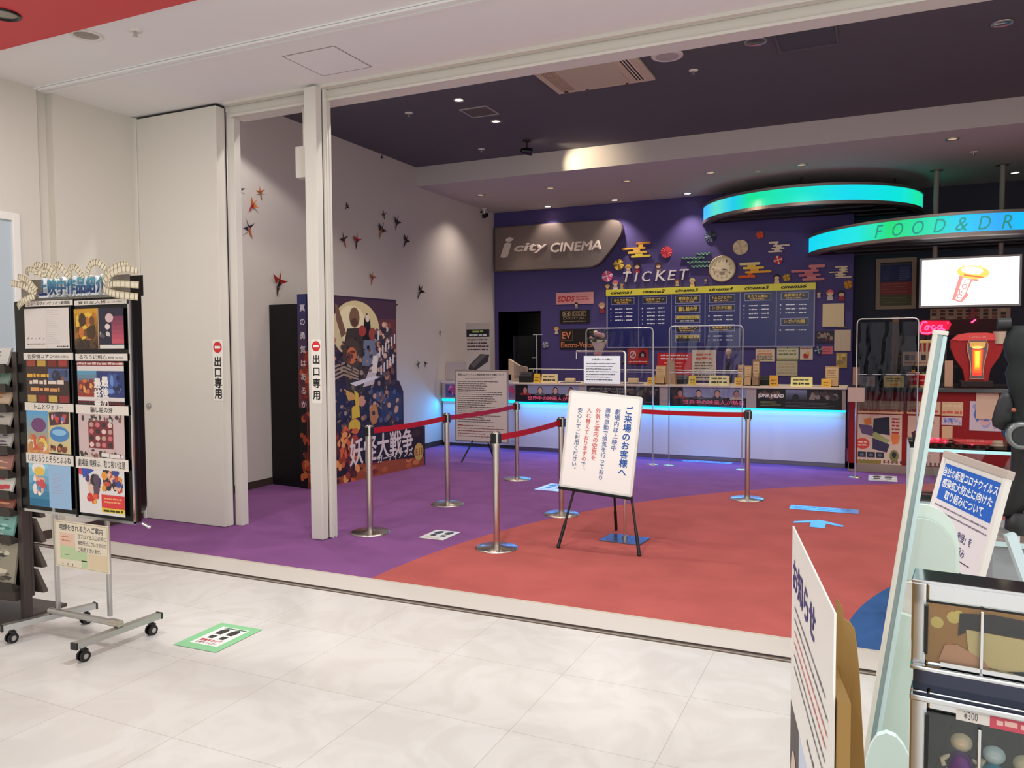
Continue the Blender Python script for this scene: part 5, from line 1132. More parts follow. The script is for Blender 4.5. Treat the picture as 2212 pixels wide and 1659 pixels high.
for px, pyt, lab in [(1368, 820, 'cream note block on a tray before the left clear screen'), (1232, 820, 'cream folded cloth on the counter left of the paper notice')]:
    A_ = ONY(px, pyt, YC + .10); t = thing('coin_tray', lab, 'tray', (A_.x, YC + .10, ZC), 0, 'trays on the ticket counter')
    MB().box(-.13, .13, -.08, .08, 0, .012, (110, 104, 110), bev=.004).build('tray', 'paint', t); MB().box(-.07, .07, -.04, .04, .012, A_.z - ZC + .02, (228, 200, 150), bev=.006).build('note_block', 'paint', t)
# microphone stands and a grey lamp arm behind the screens
A_ = ONY(1570, 760, YC + .6)
t = thing('support_stand', 'pale knob on dark tripod legs behind the right clear screen', 'stand', (A_.x, YC + .75, 0))
MB().sphere((0, 0, A_.z), .045, col=(190, 160, 140)).cyl((0, 0, A_.z - .10), (0, 0, A_.z), .02, (170, 140, 124)).build('knob', 'paint', t)
for sx_, sy_ in ((-.28, .1), (.06, .18), (.18, -.1)): MB().cyl((0, 0, A_.z - .08), (sx_, sy_, 0), .014, (52, 46, 56), n=10).build('leg', 'paint', t)
# flowers in cone wrapping hung near the plaques
A_ = ONY(1292, 765, YC + .2); B_ = ONY(1292, 712, YC + .2)
t = thing('flower_bouquet', 'wrapped bouquet of pale roses standing on the counter above the paper notice', 'bouquet', (A_.x, YC + .24, ZC))
z0 = A_.z - ZC; z1 = B_.z - ZC
MB().lathe([(.06, 0), (.055, z0 * .6), (.035, z0)], n=20, col=(206, 176, 166)).build('vase', 'paint', t)
MB().lathe([(.03, z0 - .02), (.06, z0 + .1), (.13, z1 - .15), (.125, z1 - .15), (.03, z0)], n=24, col=(214, 204, 184)).build('wrapping', 'paint', t)
MB().sphere((-.03, -.05, z0 + .01), .035, .02, .03, (214, 150, 140)).sphere((.03, -.05, z0 + .01), .035, .02, .03, (214, 150, 140)).build('bow', 'paint', t)
rnd = random.Random(5)
mb = MB()
for i in range(60):
    an = rnd.random() * 6.28; rr = rnd.uniform(.03, .15); z = z1 - rnd.uniform(.0, .19); c = Vector((rr * math.cos(an), rr * math.sin(an), z)); d = Vector((math.cos(an), math.sin(an), .5)) * .07; s_ = Vector((-math.sin(an), math.cos(an), 0)) * .025
    mb.add([c, c + d * .5 + s_, c + d, c + d * .5 - s_], [(0, 1, 2, 3), (3, 2, 1, 0)], rnd.choice([(50, 92, 44), (70, 116, 60), (36, 66, 34)]))
mb.build('leaves', 'paint', t)
for i in range(7):
    an = i * .9 + 3.6; rr = .03 + .014 * i; MB().sphere((rr * math.cos(an), rr * math.sin(an) - .06, z1 - .05 - .012 * i), .042, .042, .036, rnd.choice([(226, 200, 170), (216, 176, 160), (196, 150, 150)]), 10, 7).build('rose', 'paint', t)
# ================================================================ FOOD COUNTER AREA (right back)
YR = 10.42
fx0 = -.29; fx1 = 3.3; zt = ONY(1900, 836, YR).z
ZF = zt
t = thing('food_counter', 'dark red food counter with posters on its front, right of the white ticket counter', 'counter', (fx0, YR, 0))
FLn = fx1 - fx0
MB().box(0, FLn, .02, .62, .10, zt - .05, (150, 22, 26)).box(0, .10, .0, .05, .02, zt - .05, (138, 18, 24), bev=.008).build('cabinet', mat('red_laminate', (136, 16, 20), rough=.55, spec=.25), t)
MB().box(0, FLn, -.0, .6, .0, .10).build('kick_plate', mat('kick_brushed', (150, 130, 116), rough=.4, metal=.7), t)
MB().box(-.02, FLn, -.05, .66, zt - .05, zt, bev=.006).build('worktop', mat('dark_worktop', (40, 32, 30), rough=.18, coat=.4), t)
mb = MB()
for k in range(40): mb.box(.12 + k * .045, .14 + k * .045, .012, .022, .115, .15, (90, 40, 34))
mb.build('vent_grille', 'paint', t, 'row of small slots above the kick plate')
def FW(px, py): return ONY(px, py, YR + .005)
def fposter(px0, py0, px1, py1, label, draw, off=0.0, base=(196, 168, 140)):
    A_, B_ = FW(px0, py1), FW(px1, py0); w, h = B_.x - A_.x, B_.z - A_.z
    t = thing('food_poster', label, 'poster', ((A_.x + B_.x) / 2, YR + .019 - off, A_.z), 0, 'posters on the food counter front')
    MB().box(-w / 2, w / 2, -.006, 0, 0, h, base).build('sheet', 'paint', t); a = Art(-.0065); draw(a, -w / 2, 0, w / 2, h); a.build('artwork', 'print', t)
def d_hdr(col): 
    def f(a, x0, z0, x1, z1): a.rect(x0, z0, x1, z1, (206, 172, 134), 0); a.lines(x0 + .06 * (x1 - x0), z0 + .55 * (z1 - z0), x1 - .06 * (x1 - x0), z1 - .1 * (z1 - z0), 1, (216, 190, 150), 1, .6, 4); a.lines(x0 + .04 * (x1 - x0), z0 + .08 * (z1 - z0), x1 - .04 * (x1 - x0), z0 + .42 * (z1 - z0), 1, col, 1, .7, 4, .05)
    return f
fposter(1851, 867, 1952, 892, 'tan header strip with orange text over the left food poster', d_hdr((206, 84, 44)))
fposter(1959, 868, 2032, 894, 'tan header strip with pink text over the middle food poster', d_hdr((206, 76, 76)))
fposter(2034, 869, 2081, 898, 'tan header strip with red text over the right food posters', d_hdr((200, 90, 70)))
def d_food(a, x0, z0, x1, z1):
    w, h = x1 - x0, z1 - z0; X = lambda u: x0 + u * w; Z = lambda v: z0 + v * h
    a.rect(x0, z0, x1, z1, (206, 178, 158), 0)
    a.poly([(X(.38), Z(.92)), (X(.72), Z(.96)), (X(.74), Z(.60)), (X(.36), Z(.64))], (24, 26, 46), 1); a.poly([(X(.16), Z(.90)), (X(.32), Z(.94)), (X(.34), Z(.80)), (X(.18), Z(.78))], (206, 116, 48), 1)
    a.poly([(X(.04), Z(.80)), (X(.34), Z(.78)), (X(.42), Z(.56)), (X(.12), Z(.62))], (92, 70, 104), 2); a.poly([(X(.36), Z(.62)), (X(.42), Z(.66)), (X(.74), Z(.50)), (X(.68), Z(.44)), (X(.38), Z(.54))], (150, 154, 96), 3); a.poly([(X(.36), Z(.54)), (X(.74), Z(.42)), (X(.68), Z(.26)), (X(.36), Z(.32))], (52, 42, 74), 2)
    a.ell(X(.14), Z(.42), w * .16, h * .11, (206, 66, 56), 3, 14); a.lines(X(.04), Z(.36), X(.26), Z(.48), 2, (230, 200, 180), 4, .5, 2, .1)
    a.lines(X(.78), Z(.62), X(.96), Z(.96), 5, (170, 40, 44), 4, .6, 6, .1); a.poly([(X(.76), Z(.60)), (X(.86), Z(.66)), (X(.96), Z(.6)), (X(.92), Z(.44)), (X(.80), Z(.42))], (216, 116, 60), 3)
    for i in range(3): a.rect(X(.04 + .2 * i), Z(.15), X(.22 + .2 * i), Z(.26), (40, 40, 54), 2); a.ell(X(.13 + .2 * i), Z(.2), w * .05, h * .03, (90, 96, 110), 3)
    a.ell(X(.84), Z(.20), w * .10, h * .12, (120, 116, 70), 2); a.ell(X(.84), Z(.22), w * .05, h * .06, (40, 40, 36), 3); a.rect(X(.03), Z(.03), X(.55), Z(.10), (136, 116, 50), 2); a.lines(X(.6), Z(.04), X(.95), Z(.1), 1, (150, 110, 100), 2, .4, 3)
fposter(1849, 897, 1949, 1003, 'large food poster with dark blue and purple packets at the red counter left', d_food)
def d_food2(a, x0, z0, x1, z1):
    w, h = x1 - x0, z1 - z0; a.rect(x0, z0, x1, z1, (206, 170, 150), 0); a.poly([(x0 + .2 * w, z0 + .06 * h), (x0 + .6 * w, z0 + .06 * h), (x0 + .7 * w, z0 + .5 * h), (x0 + .55 * w, z0 + .66 * h), (x0 + .12 * w, z0 + .44 * h)], (64, 34, 40), 1); a.blobs(x0 + .12 * w, z0 + .2 * h, x0 + .7 * w, z0 + .6 * h, 8, [(150, 70, 60), (96, 50, 46), (190, 110, 80)], 2, 3, .3); a.lines(x0 + .3 * w, z0 + .74 * h, x1 - .1 * w, z0 + .95 * h, 2, (206, 76, 66), 1, .6, 2)
fposter(1960, 900, 2030, 962, 'food poster with a dark basket behind the leaning stand', d_food2)
def d_food3(a, x0, z0, x1, z1): w, h = x1 - x0, z1 - z0; a.rect(x0, z0, x1, z1, (206, 160, 146), 0); a.poly([(x0 + .1 * w, z0 + .1 * h), (x0 + .5 * w, z0 + .1 * h), (x0 + .55 * w, z0 + .7 * h), (x0 + .06 * w, z0 + .7 * h)], (150, 36, 36), 1); a.rect(x0 + .14 * w, z0 + .3 * h, x0 + .5 * w, z0 + .5 * h, (50, 36, 24), 2)
fposter(1960, 966, 2030, 1004, 'small food poster with a red cup low on the red counter', d_food3)
def d_food4(a, x0, z0, x1, z1): a.rect(x0, z0, x1, z1, (196, 180, 190), 0); a.blobs(x0, z0, x1, z1, 14, [(90, 110, 180), (150, 150, 190), (206, 160, 160)], 1, 8, .3)
fposter(2034, 902, 2078, 918, 'bluish strip poster right of the leaning stand', d_food4)
fposter(2034, 921, 2058, 962, 'plain tan paper on the food counter front', lambda a, x0, z0, x1, z1: a.rect(x0, z0, x1, z1, (206, 166, 128), 0))
fposter(2094, 868, 2166, 930, 'blue patterned poster at the right of the red counter', d_food4)
fposter(2108, 847, 2158, 905, 'blank cream paper taped over the blue patterned poster', lambda a, x0, z0, x1, z1: a.rect(x0, z0, x1, z1, (204, 172, 150), 0), .01)
# things on the food counter
YK = YR + .16
def fx(px): return ONY(px, 830, YK).x
t = card(1909, 1953, 812, 'yellow notice card with an arrow on the food counter', (232, 196, 110), lambda a, x0, z0, x1, z1: (a.lines(x0 + .1 * (x1 - x0), z0 + .42 * (z1 - z0), x1 - .1 * (x1 - x0), z0 + .86 * (z1 - z0), 2, (90, 70, 40), 1, .6, 3, .1), a.poly([(x0 + .3 * (x1 - x0), z0 + .16 * (z1 - z0)), (x0 + .6 * (x1 - x0), z0 + .14 * (z1 - z0)), (x0 + .6 * (x1 - x0), z0 + .06 * (z1 - z0)), (x0 + .76 * (x1 - x0), z0 + .2 * (z1 - z0)), (x0 + .6 * (x1 - x0), z0 + .32 * (z1 - z0)), (x0 + .6 * (x1 - x0), z0 + .24 * (z1 - z0)), (x0 + .3 * (x1 - x0), z0 + .22 * (z1 - z0))], (226, 130, 40), 1)), YK, z=ZF)
card(1857, 1890, 813, 'grey printed notice card on the food counter left end', (160, 150, 150), lambda a, x0, z0, x1, z1: (a.lines(x0 + .08 * (x1 - x0), z0 + .2 * (z1 - z0), x0 + .65 * (x1 - x0), z0 + .85 * (z1 - z0), 4, (110, 100, 104), 1, .4, 3), a.rect(x0 + .72 * (x1 - x0), z0 + .15 * (z1 - z0), x1 - .06 * (x1 - x0), z0 + .85 * (z1 - z0), (170, 110, 100), 1)), YK + .1, z=ZF)
def drinkcup(px, wpx, pyt, lid, label):
    p = ONY(px, pyt, YK); r = wpx / 2 / F_ * (p - CP).dot(CF); h = p.z - ZF
    t = thing('paper_cup', label, 'cup', (p.x, YK, ZF), 0, 'red paper cups on the food counter')
    MB().lathe([(r * .70, h * .13), (r, h * .86)], n=24, col=(196, 26, 34)).build('cup', 'gloss', t); MB().lathe([(r * .66, 0), (r * .70, h * .14)], n=24, col=(226, 190, 130)).build('cup_base', 'gloss', t)
    MB().lathe([(r * 1.03, h * .85), (r * 1.03, h * .90), (r * .85, h * .93)], n=24, col=(216, 150, 130)).build('lid', 'gloss', t); MB().lathe([(r * .32, h * .92), (r * .30, h * 1.06), (.0001, h * 1.07)], n=14, col=lid).build('pump', 'gloss', t)
    a = MB(); vs, fs, b = tgeo('Coca-Cola', .01, .3)
    pts = []
    for x, y in vs:
        u = (x - b[0]) / (b[1] - b[0]) - .5; v = (y - b[2]) / (b[3] - b[2]); an = -HALF + u * 1.9; rr = r * (.70 + .30 * ((.42 + .16 * v - .13) / .73)) + .0012; pts.append((rr * math.cos(an), rr * math.sin(an), h * (.42 + .16 * v)))
    a.add(pts, fs, (236, 216, 206)); a.build('lettering', 'gloss', t)
drinkcup(1973, 24, 801, (226, 176, 40), 'large red paper cup with a yellow pump lid on the food counter')
drinkcup(1994, 20, 806, (60, 90, 50), 'red paper cup with a green pump lid beside the large one')
drinkcup(2013, 19, 811, (60, 40, 36), 'red paper cup partly behind the leaning white frame')
A_, B_ = ONY(2040, 836, YK), ONY(2059, 779, YK)
t = thing('menu_card', 'tall tan menu card standing right of the red paper cups', 'card', ((A_.x + B_.x) / 2, YK, ZF)); w = B_.x - A_.x; h = B_.z - ZF
MB().box(-w / 2, w / 2, -.004, .004, 0, h, (190, 146, 120)).build('sheet', 'paint', t); MB().box(-w / 2, w / 2, -.03, .04, 0, .012, (70, 50, 40)).build('stand', 'paint', t)
A_, B_ = ONY(1834, 838, YK), ONY(1850, 793, YK)
t = thing('menu_card', 'narrow tan card standing at the gap between the two counters', 'card', ((A_.x + B_.x) / 2 + .04, YK, ZF)); w = B_.x - A_.x
MB().box(-w / 2, w / 2, -.004, .004, 0, B_.z - ZF, (176, 136, 116)).build('sheet', 'paint', t); MB().box(-w / 2, w / 2, -.03, .03, 0, .012, (70, 50, 40)).build('stand', 'paint', t)
# glowing drink-glass lamp
YLp = YR + .28
c = ONY(2108, 836, YLp); topz = ONY(2108, 719, YLp).z; half = (ONY(2168, 760, YLp).x - ONY(2050, 760, YLp).x) / 2; h = topz - ZF
t = thing('drink_lamp', 'red fan shaped drink display with a glowing orange glass on the food counter', 'lamp', (c.x, YLp, ZF))
out = [(-half * .42, h * .12), (half * .42, h * .12), (half * .50, h * .34), (half * .80, h * .56), (half * .98, h * .78), (half * .98, h * .86), (half * .72, h * .97), (half * .35, h), (-half * .35, h), (-half * .72, h * .97), (-half * .98, h * .86), (-half * .98, h * .74), (-half * .80, h * .52), (-half * .50, h * .32)]
mb = MB(); mb.prism(out, -.05, .12, (150, 20, 24)); mb.build('red_shell', mat('red_shell', (170, 16, 18), rough=.45, spec=.3), t)
MB().prism([(x * .96, z) for x, z in [(-half * .72, h * .86), (half * .72, h * .86), (half * .98, h * .88), (half * .72, h * .97), (half * .35, h * 1.0), (-half * .35, h * 1.0), (-half * .72, h * .97), (-half * .98, h * .88)]], -.07, -.05, (206, 40, 38)).build('brow', mat('red_brow', (206, 44, 40), rough=.3, emit=(206, 44, 40), es=.25), t)
gl = [(.30, .86), (.36, .78), (.34, .66), (.24, .46), (.21, .30), (.25, .16)]
glo = [(half * x * 1.05, h * z) for x, z in gl] + [(-half * x * 1.05, h * z) for x, z in reversed(gl)]
MB().prism(glo, -.075, -.05, (70, 16, 14)).build('glass_outline', mat('lamp_glass', (90, 22, 16), rough=.15, coat=.5), t)
mb = MB(); N = 10
for i in range(N):
    u = i / (N - 1); k_ = (.24 - .10 * u, .62 - .22 * u)
MB().tube([(x, -.078, z) for x, z in glo] , .006, (206, 150, 120), 6).build('glass_edge', mat('glass_edge', (214, 160, 130), rough=.2), t)
a = Art(-.0765, .0012)
for i, (s_, cc) in enumerate([(1, (200, 40, 14)), (.82, (228, 74, 14)), (.64, (246, 116, 18)), (.46, (255, 168, 30)), (.28, (255, 214, 60))]):
    a.poly([(-half * .17 * s_, h * (.22 + .10 * i * .5)), (half * .17 * s_, h * (.22 + .10 * i * .5)), (half * .21 * s_, h * (.70 - .012 * i)), (-half * .21 * s_, h * (.70 - .012 * i))], cc, i + 1)
a.build('glowing_drink', mat('glow_drink', attr=True, es=1.3, rough=.3), t)
a = Art(-.077); a.poly([(half * .26 * x, h * z) for x, z in [(-1, .74), (1, .74), (1.15, .83), (-1.15, .83)]], (200, 150, 70), 1); a.ell(0, h * .735, half * .22, h * .025, (255, 214, 110), 2); a.build('glass_rim', mat('glow_rim', attr=True, es=.6), t)
a = Art(-.0712); a.text('Coca-Cola', -half * .30, h * .905, half * .30, h * .945, (236, 170, 150), 1, .01, .3); a.build('lettering', 'print', t)
MB().box(-half * .60, half * .60, -.09, .16, 0, h * .12, (40, 22, 20), bev=.01).build('base', 'paint', t)
MB().cyl((half * .8, -.03, h * .80), (half * .8, -.03, h * 1.02), .05, (214, 196, 170), r2=.07).build('side_cup', 'paint', t)
# back counter with machines
zb = .95
t = thing('back_counter', 'dark back counter along the navy wall behind the food counter', 'counter', (1.7, 12.85, 0))
MB().box(-1.95, 2.2, -.62, .72, .0, zb - .04, (44, 36, 40)).build('cabinet', 'paint', t); MB().box(-1.97, 2.2, -.65, .72, zb - .04, zb, (96, 86, 84)).build('worktop', 'paint', t)
def boxat(px0, py0, px1, py1, Y, d, name, label, cat, col, draw=None, zbase=zb, m='paint'):
    A_, B_ = ONY(px0, py1, Y), ONY(px1, py0, Y); w = B_.x - A_.x; h = B_.z - zbase
    t = thing(name, label, cat, ((A_.x + B_.x) / 2, Y, zbase)); MB().box(-w / 2, w / 2, 0, d, 0, h, col, bev=.01).build('housing', m, t)
    mb = MB(); mb.box(-w / 2 + .02, w / 2 - .02, -.006, .0, .03, max(.05, A_.z - zbase + .02), tuple(int(v * .7) for v in col)); mb.build('lower_panel', 'paint', t)
    if draw: a = Art(-.001); draw(a, -w / 2, A_.z - zbase, w / 2, h); a.build('front_print', 'print', t)
    return t
boxat(1924, 726, 1979, 800, 12.75, .4, 'drink_machine', 'grey steel machine with a small green light on the back counter', 'machine', (132, 122, 116), lambda a, x0, z0, x1, z1: a.rect(x0 + .05, z0 + .2, x0 + .13, z0 + .215, (214, 230, 120), 1))
boxat(1985, 724, 2046, 800, 12.85, .4, 'drink_machine', 'grey steel machine right of the one with the green light', 'machine', (126, 116, 112))
boxat(1926, 684, 1942, 790, 12.55, .06, 'wood_post', 'tan wooden post standing at the left end of the back counter', 'post', (150, 116, 84))
def d_box(a, x0, z0, x1, z1):
    w, h = x1 - x0, z1 - z0; a.rect(x0, z0, x1, z1, (200, 160, 136), 0)
    for u, c in ((.14, (60, 46, 44)), (.34, (150, 110, 90)), (.72, (54, 44, 50))): a.rect(x0 + u * w - .07 * w, z0 + .4 * h, x0 + u * w + .09 * w, z0 + .8 * h, c, 1)
    a.lines(x0 + .05 * w, z0 + .1 * h, x1 - .05 * w, z0 + .32 * h, 1, (150, 100, 80), 1, .5, 3)
A_, B_ = ONY(1950, 790, 11.6), ONY(2012, 760, 11.6); w = B_.x - A_.x
t = thing('picture_box', 'tan picture box on a thin rack above the red paper cups', 'box', ((A_.x + B_.x) / 2, 11.6, A_.z)); h = B_.z - A_.z
MB().box(-w / 2, w / 2, 0, .16, 0, h, (196, 156, 132)).build('carton', 'paint', t); a = Art(-.001); d_box(a, -w / 2, 0, w / 2, h); a.build('front_print', 'print', t)
tr = thing('shelf_rack', 'dark low rack carrying the picture box behind the food counter', 'rack', ((A_.x + B_.x) / 2, 11.68, 0)); MB().box(-w / 2 - .04, w / 2 + .3, -.12, .14, A_.z - .02, A_.z - .001, (60, 50, 50)).build('board', 'paint', tr)
for sx_ in (-w / 2, w / 2 + .25):
    for sy_ in (-.1, .12): MB().box(sx_ - .012, sx_ + .012, sy_ - .012, sy_ + .012, 0, A_.z - .02, (50, 44, 44)).build('leg', 'paint', tr)
A_, B_ = ONY(1985, 760, 11.66), ONY(2014, 741, 11.66); w = B_.x - A_.x; tb0 = ONY(1990, 760, 11.6).z
t = thing('popcorn_tub', 'small red and white tub on top of the picture box', 'tub', ((A_.x + B_.x) / 2, 11.68, tb0)); h = B_.z - tb0
mb = MB(); n = 16
for i in range(n): mb.add([(w * .4 * math.cos(6.283 * i / n), .08 * math.sin(6.283 * i / n), 0), (w * .4 * math.cos(6.283 * (i + 1) / n), .08 * math.sin(6.283 * (i + 1) / n), 0), (w * .5 * math.cos(6.283 * (i + 1) / n), .1 * math.sin(6.283 * (i + 1) / n), h), (w * .5 * math.cos(6.283 * i / n), .1 * math.sin(6.283 * i / n), h)], [(0, 1, 2, 3)], (186, 46, 44) if i % 2 else (226, 196, 170))
mb.build('tub', 'paint', t); mb = MB(); rnd = random.Random(2)
for i in range(14): mb.sphere((rnd.uniform(-.35, .35) * w, rnd.uniform(-.05, .05), h + rnd.uniform(-.01, .02)), .03, col=(226, 190, 130), n=7, m=5)
mb.build('popcorn', 'paint', t)
# neon sign
A_, B_ = ONY(1980, 724, 12.3), ONY(2176, 688, 12.3); w = B_.x - A_.x; h = B_.z - A_.z
t = thing('neon_sign', 'pink red neon drink lettering on a dark red sign board', 'neon sign', (A_.x, 12.3, A_.z))
MB().box(0, w, .03, .08, 0, h, (64, 10, 18)).box(.1, .13, .03, .06, -(A_.z - zb), 0, (40, 30, 32)).box(w - .2, w - .17, .03, .06, -(A_.z - zb), 0, (40, 30, 32)).build('sign_board', 'paint', t)
NE = mat('neon_tube', (255, 90, 140), emit=(255, 70, 120), es=2.6); NG = mat('neon_backlight', (220, 0, 60), emit=(200, 4, 60), es=.75)
def PX(px, py): p = ONY(px, py, 12.3); return (p.x - A_.x, 0.0, p.z - A_.z)
ga = Art(.028); gp = [PX(*q) for q in [(1984, 700), (1992, 692), (2050, 692), (2056, 700), (2050, 712), (2030, 718), (2004, 724), (1990, 722), (1983, 712)]]; ga.poly([(x, z) for x, _, z in gp], (210, 0, 60), 0); o = ga.mb.build('glow_panel', NG, t)
mb = MB()
def neo(pts, r=.011): mb.tube([PX(*q) for q in pts], r, n=8)
neo([(2003, 698), (1999, 694), (1993, 697), (1988, 706), (1987, 714), (1992, 720), (2004, 720), (2020, 716), (2030, 716), (2042, 712)])
neo([(2003, 704), (1999, 706), (1998, 711), (2001, 713), (2005, 710), (2006, 705), (2003, 703), (2010, 706)]); neo([(2020, 703), (2015, 703), (2012, 708), (2014, 712), (2019, 711), (2023, 707)])
neo([(2034, 703), (2028, 703), (2025, 709), (2028, 712), (2033, 708), (2035, 702), (2034, 711), (2039, 710)]); neo([(2046, 698), (2049, 697)]); neo([(2098, 697), (2104, 693), (2108, 690)])
mb.build('neon_tube', NE, t)
# menu screen hung from two poles under the ring
YM = 12.18
A_, B_ = ONY(1990, 661, YM), ONY(2203, 553, YM); p1_, p2_ = FL(2024, 366, ZS), FL(2167, 354, ZS)
w, h = B_.x - A_.x, B_.z - A_.z
t = thing('menu_screen', 'bright white menu screen with a drawn drink cup, hung from two poles', 'screen', (A_.x, YM, A_.z))
MB().box(-.03, w + .03, .0, .07, -.03, h + .03, (120, 112, 106), bev=.006).build('bezel', mat('screen_bezel', (140, 132, 126), rough=.35, metal=.5), t)
a = Art(-.001, .0008); a.rect(0, 0, w, h, (255, 255, 255), 0); a.rect(0, 0, .06, h, (226, 228, 246), 1); a.rect(w - .05, 0, w, h, (220, 222, 244), 1)
def SQ(px, py): p = ONY(px, py, YM); return (p.x - A_.x, p.z - A_.z)
RD = (240, 132, 126); OR_ = (250, 196, 92)
a.poly([SQ(*q) for q in [(2073, 594), (2115, 604), (2090, 640), (2077, 654), (2056, 648)]], RD, 2); a.poly([SQ(*q) for q in [(2080, 600), (2097, 603), (2085, 634), (2074, 650), (2064, 646)]], (255, 250, 248), 3); a.poly([SQ(*q) for q in [(2100, 606), (2112, 608), (2092, 636), (2088, 632)]], (255, 226, 222), 3)
a.ell(*SQ(2102, 588), .19, .09, OR_, 4, 20, -8); a.ell(*SQ(2100, 584), .13, .05, (255, 244, 214), 5, 18, -8); a.poly([SQ(*q) for q in [(2080, 588), (2085, 576), (2098, 572), (2104, 580), (2120, 572), (2124, 586), (2116, 594)]], (252, 214, 130), 4.5); a.poly([SQ(*q) for q in [(2082, 592), (2124, 598), (2124, 601), (2082, 596)]], (226, 110, 60), 6)
tx = Art(); x_, z_ = SQ(2078, 640)
for i, ch in enumerate('Coke'): 
    q = SQ(2089 - i * 5.6, 606 + i * 10.5); a.text(ch, q[0] - .035, q[1] - .045, q[0] + .035, q[1] + .02, RD, 7, .0)
rnd = random.Random(3)
for i in range(26): q = SQ(2015 + rnd.random() * 150, 562 + rnd.random() * 70); a.ell(q[0], q[1], .008, .006, rnd.choice([(200, 226, 226), (246, 206, 206), (206, 220, 246)]), 2, 8)
for i in range(4): q = SQ(2033 + i * 1.5, 606 + i * 9); a.rect(q[0], q[1], q[0] + .02, q[1] + .03, (206, 220, 226), 2)
a.build('display', mat('display_lit', attr=True, es=1.25, rough=.3), t)
for p_ in (p1_, p2_):
    g = MB(); x = p_.x - A_.x; g.cyl((x, .10, h), (x, .10, ZS - A_.z), .032, (150, 140, 132), n=16); g.box(x - .05, x + .05, .065, .12, h * .3, h, (120, 112, 106)); g.build('pole', mat('pole_grey', (150, 140, 132), rough=.5), t)
    MB().lathe([(.085, ZS - A_.z - .012), (.085, ZS - A_.z)], (x, .10, 0), n=24, col=(120, 108, 100)).build('flange', 'paint', t)
# framed price list, strip of food pictures
def d_price(a, x0, z0, x1, z1):
    w, h = x1 - x0, z1 - z0; a.rect(x0, z0, x1, z1, (90, 70, 80), 0); a.rect(x0, z0 + .56 * h, x1, z1 - .04 * h, (26, 34, 92), 1); a.rect(x0, z0 + .26 * h, x1, z0 + .56 * h, (150, 46, 44), 1); a.rect(x0, z0, x1, z0 + .25 * h, (92, 84, 46), 1)
    a.lines(x0 + .08 * w, z0 + .60 * h, x0 + .36 * w, z0 + .92 * h, 7, (110, 116, 170), 2, .3, 3, .3); a.lines(x0 + .6 * w, z0 + .60 * h, x0 + .94 * w, z0 + .92 * h, 7, (110, 116, 170), 2, .3, 4, .3); a.lines(x0 + .08 * w, z0 + .30 * h, x0 + .94 * w, z0 + .54 * h, 4, (190, 110, 96), 2, .25, 5, .2); a.lines(x0 + .08 * w, z0 + .04 * h, x0 + .94 * w, z0 + .22 * h, 3, (140, 130, 90), 2, .25, 6, .2)
t = wallrect('price_board', 'framed price list with blue, red and green bands left of the menu screen', 'menu board', 1898, 567, 1973, 661, d_price, .05, (120, 96, 90), None, .0, 'print', YF)
mb = MB(); A_, B_ = ONY(1890, 670, YF - .06), ONY(1979, 558, YF - .06); w, h = B_.x - A_.x, B_.z - A_.z
for x0_, x1_, z0_, z1_ in ((-w / 2, w / 2, -.055, 0), (-w / 2, w / 2, h - .11, h - .045), (-w / 2, -w / 2 + .06, 0, h - .11), (w / 2 - .06, w / 2, 0, h - .11)): mb.box(x0_, x1_, -.07, -.005, z0_, z1_, (176, 150, 128))
mb.build('frame', 'paint', t)
def d_strip(a, x0, z0, x1, z1):
    w, h = x1 - x0, z1 - z0; a.rect(x0, z0, x1, z1, (176, 140, 124), 0); rnd = random.Random(7); a.rect(x0 + .48 * w, z0, x0 + .60 * w, z1, (176, 70, 84), 1)
    for i in range(9):
        for j in range(3): a.rect(x0 + (.02 + .108 * i) * w, z0 + (.08 + .31 * j) * h, x0 + (.085 + .108 * i) * w, z0 + (.30 + .31 * j) * h, rnd.choice([(110, 56, 50), (60, 46, 44), (190, 160, 130), (140, 80, 60)]), 2)
wallrect('menu_strip', 'long strip of food pictures on the wall below the menu screen', 'menu board', 2009, 664, 2183, 692, d_strip, .03, (120, 96, 90), None, .0, 'print', YF)
# ================================================================ POSTER BOARD ON CASTORS (left foreground)
YP = 2.85
def BP(px, py, Y=YP): return ONY(px, py, Y)
A_ = BP(45, 1092); B_ = BP(281, 640)
X0, X1, Z0, Z1 = A_.x, B_.x, A_.z - .02, B_.z
cxr = (X0 + X1) / 2
t = thing('poster_board', 'black film poster board on a chrome castor stand, four rows of two film sleeves', 'display board', (cxr, YP, 0))
lx = lambda v: v - cxr
MB().box(lx(X0), lx(X1), 0, .035, Z0, Z1, bev=.008).build('backboard', 'blackgloss', t)
RB0, RB1 = BP(268, 640, YP + .05), BP(306, 1112, YP + .05)
mb = MB(); mb.prism(rounded(lx(X0) + .25, RB1.z, lx(RB1.x), BP(306, 590, YP + .05).z - .10, .05, corners=(1, 1, 0, 0)), .037, .085); mb.build('rear_board', 'blackgloss', t)
tr = MB(); xr = lx(X1)
tr.box(xr - .012, xr, -.008, .0, Z0, Z1).box(lx(X0), lx(X1), -.008, 0, Z0 - .004, Z0 + .010); tr.cyl((xr + .02, .02, Z0 + .0), (xr + .06, .03, Z0 - .02), .008).build('edge_trim', 'chrome', t)
mid_ = (BP(157, 800).x + BP(163, 800).x) / 2
MB().box(lx(mid_) - .006, lx(mid_) + .006, -.012, 0, Z0, Z1).build('divider', 'blackgloss', t)
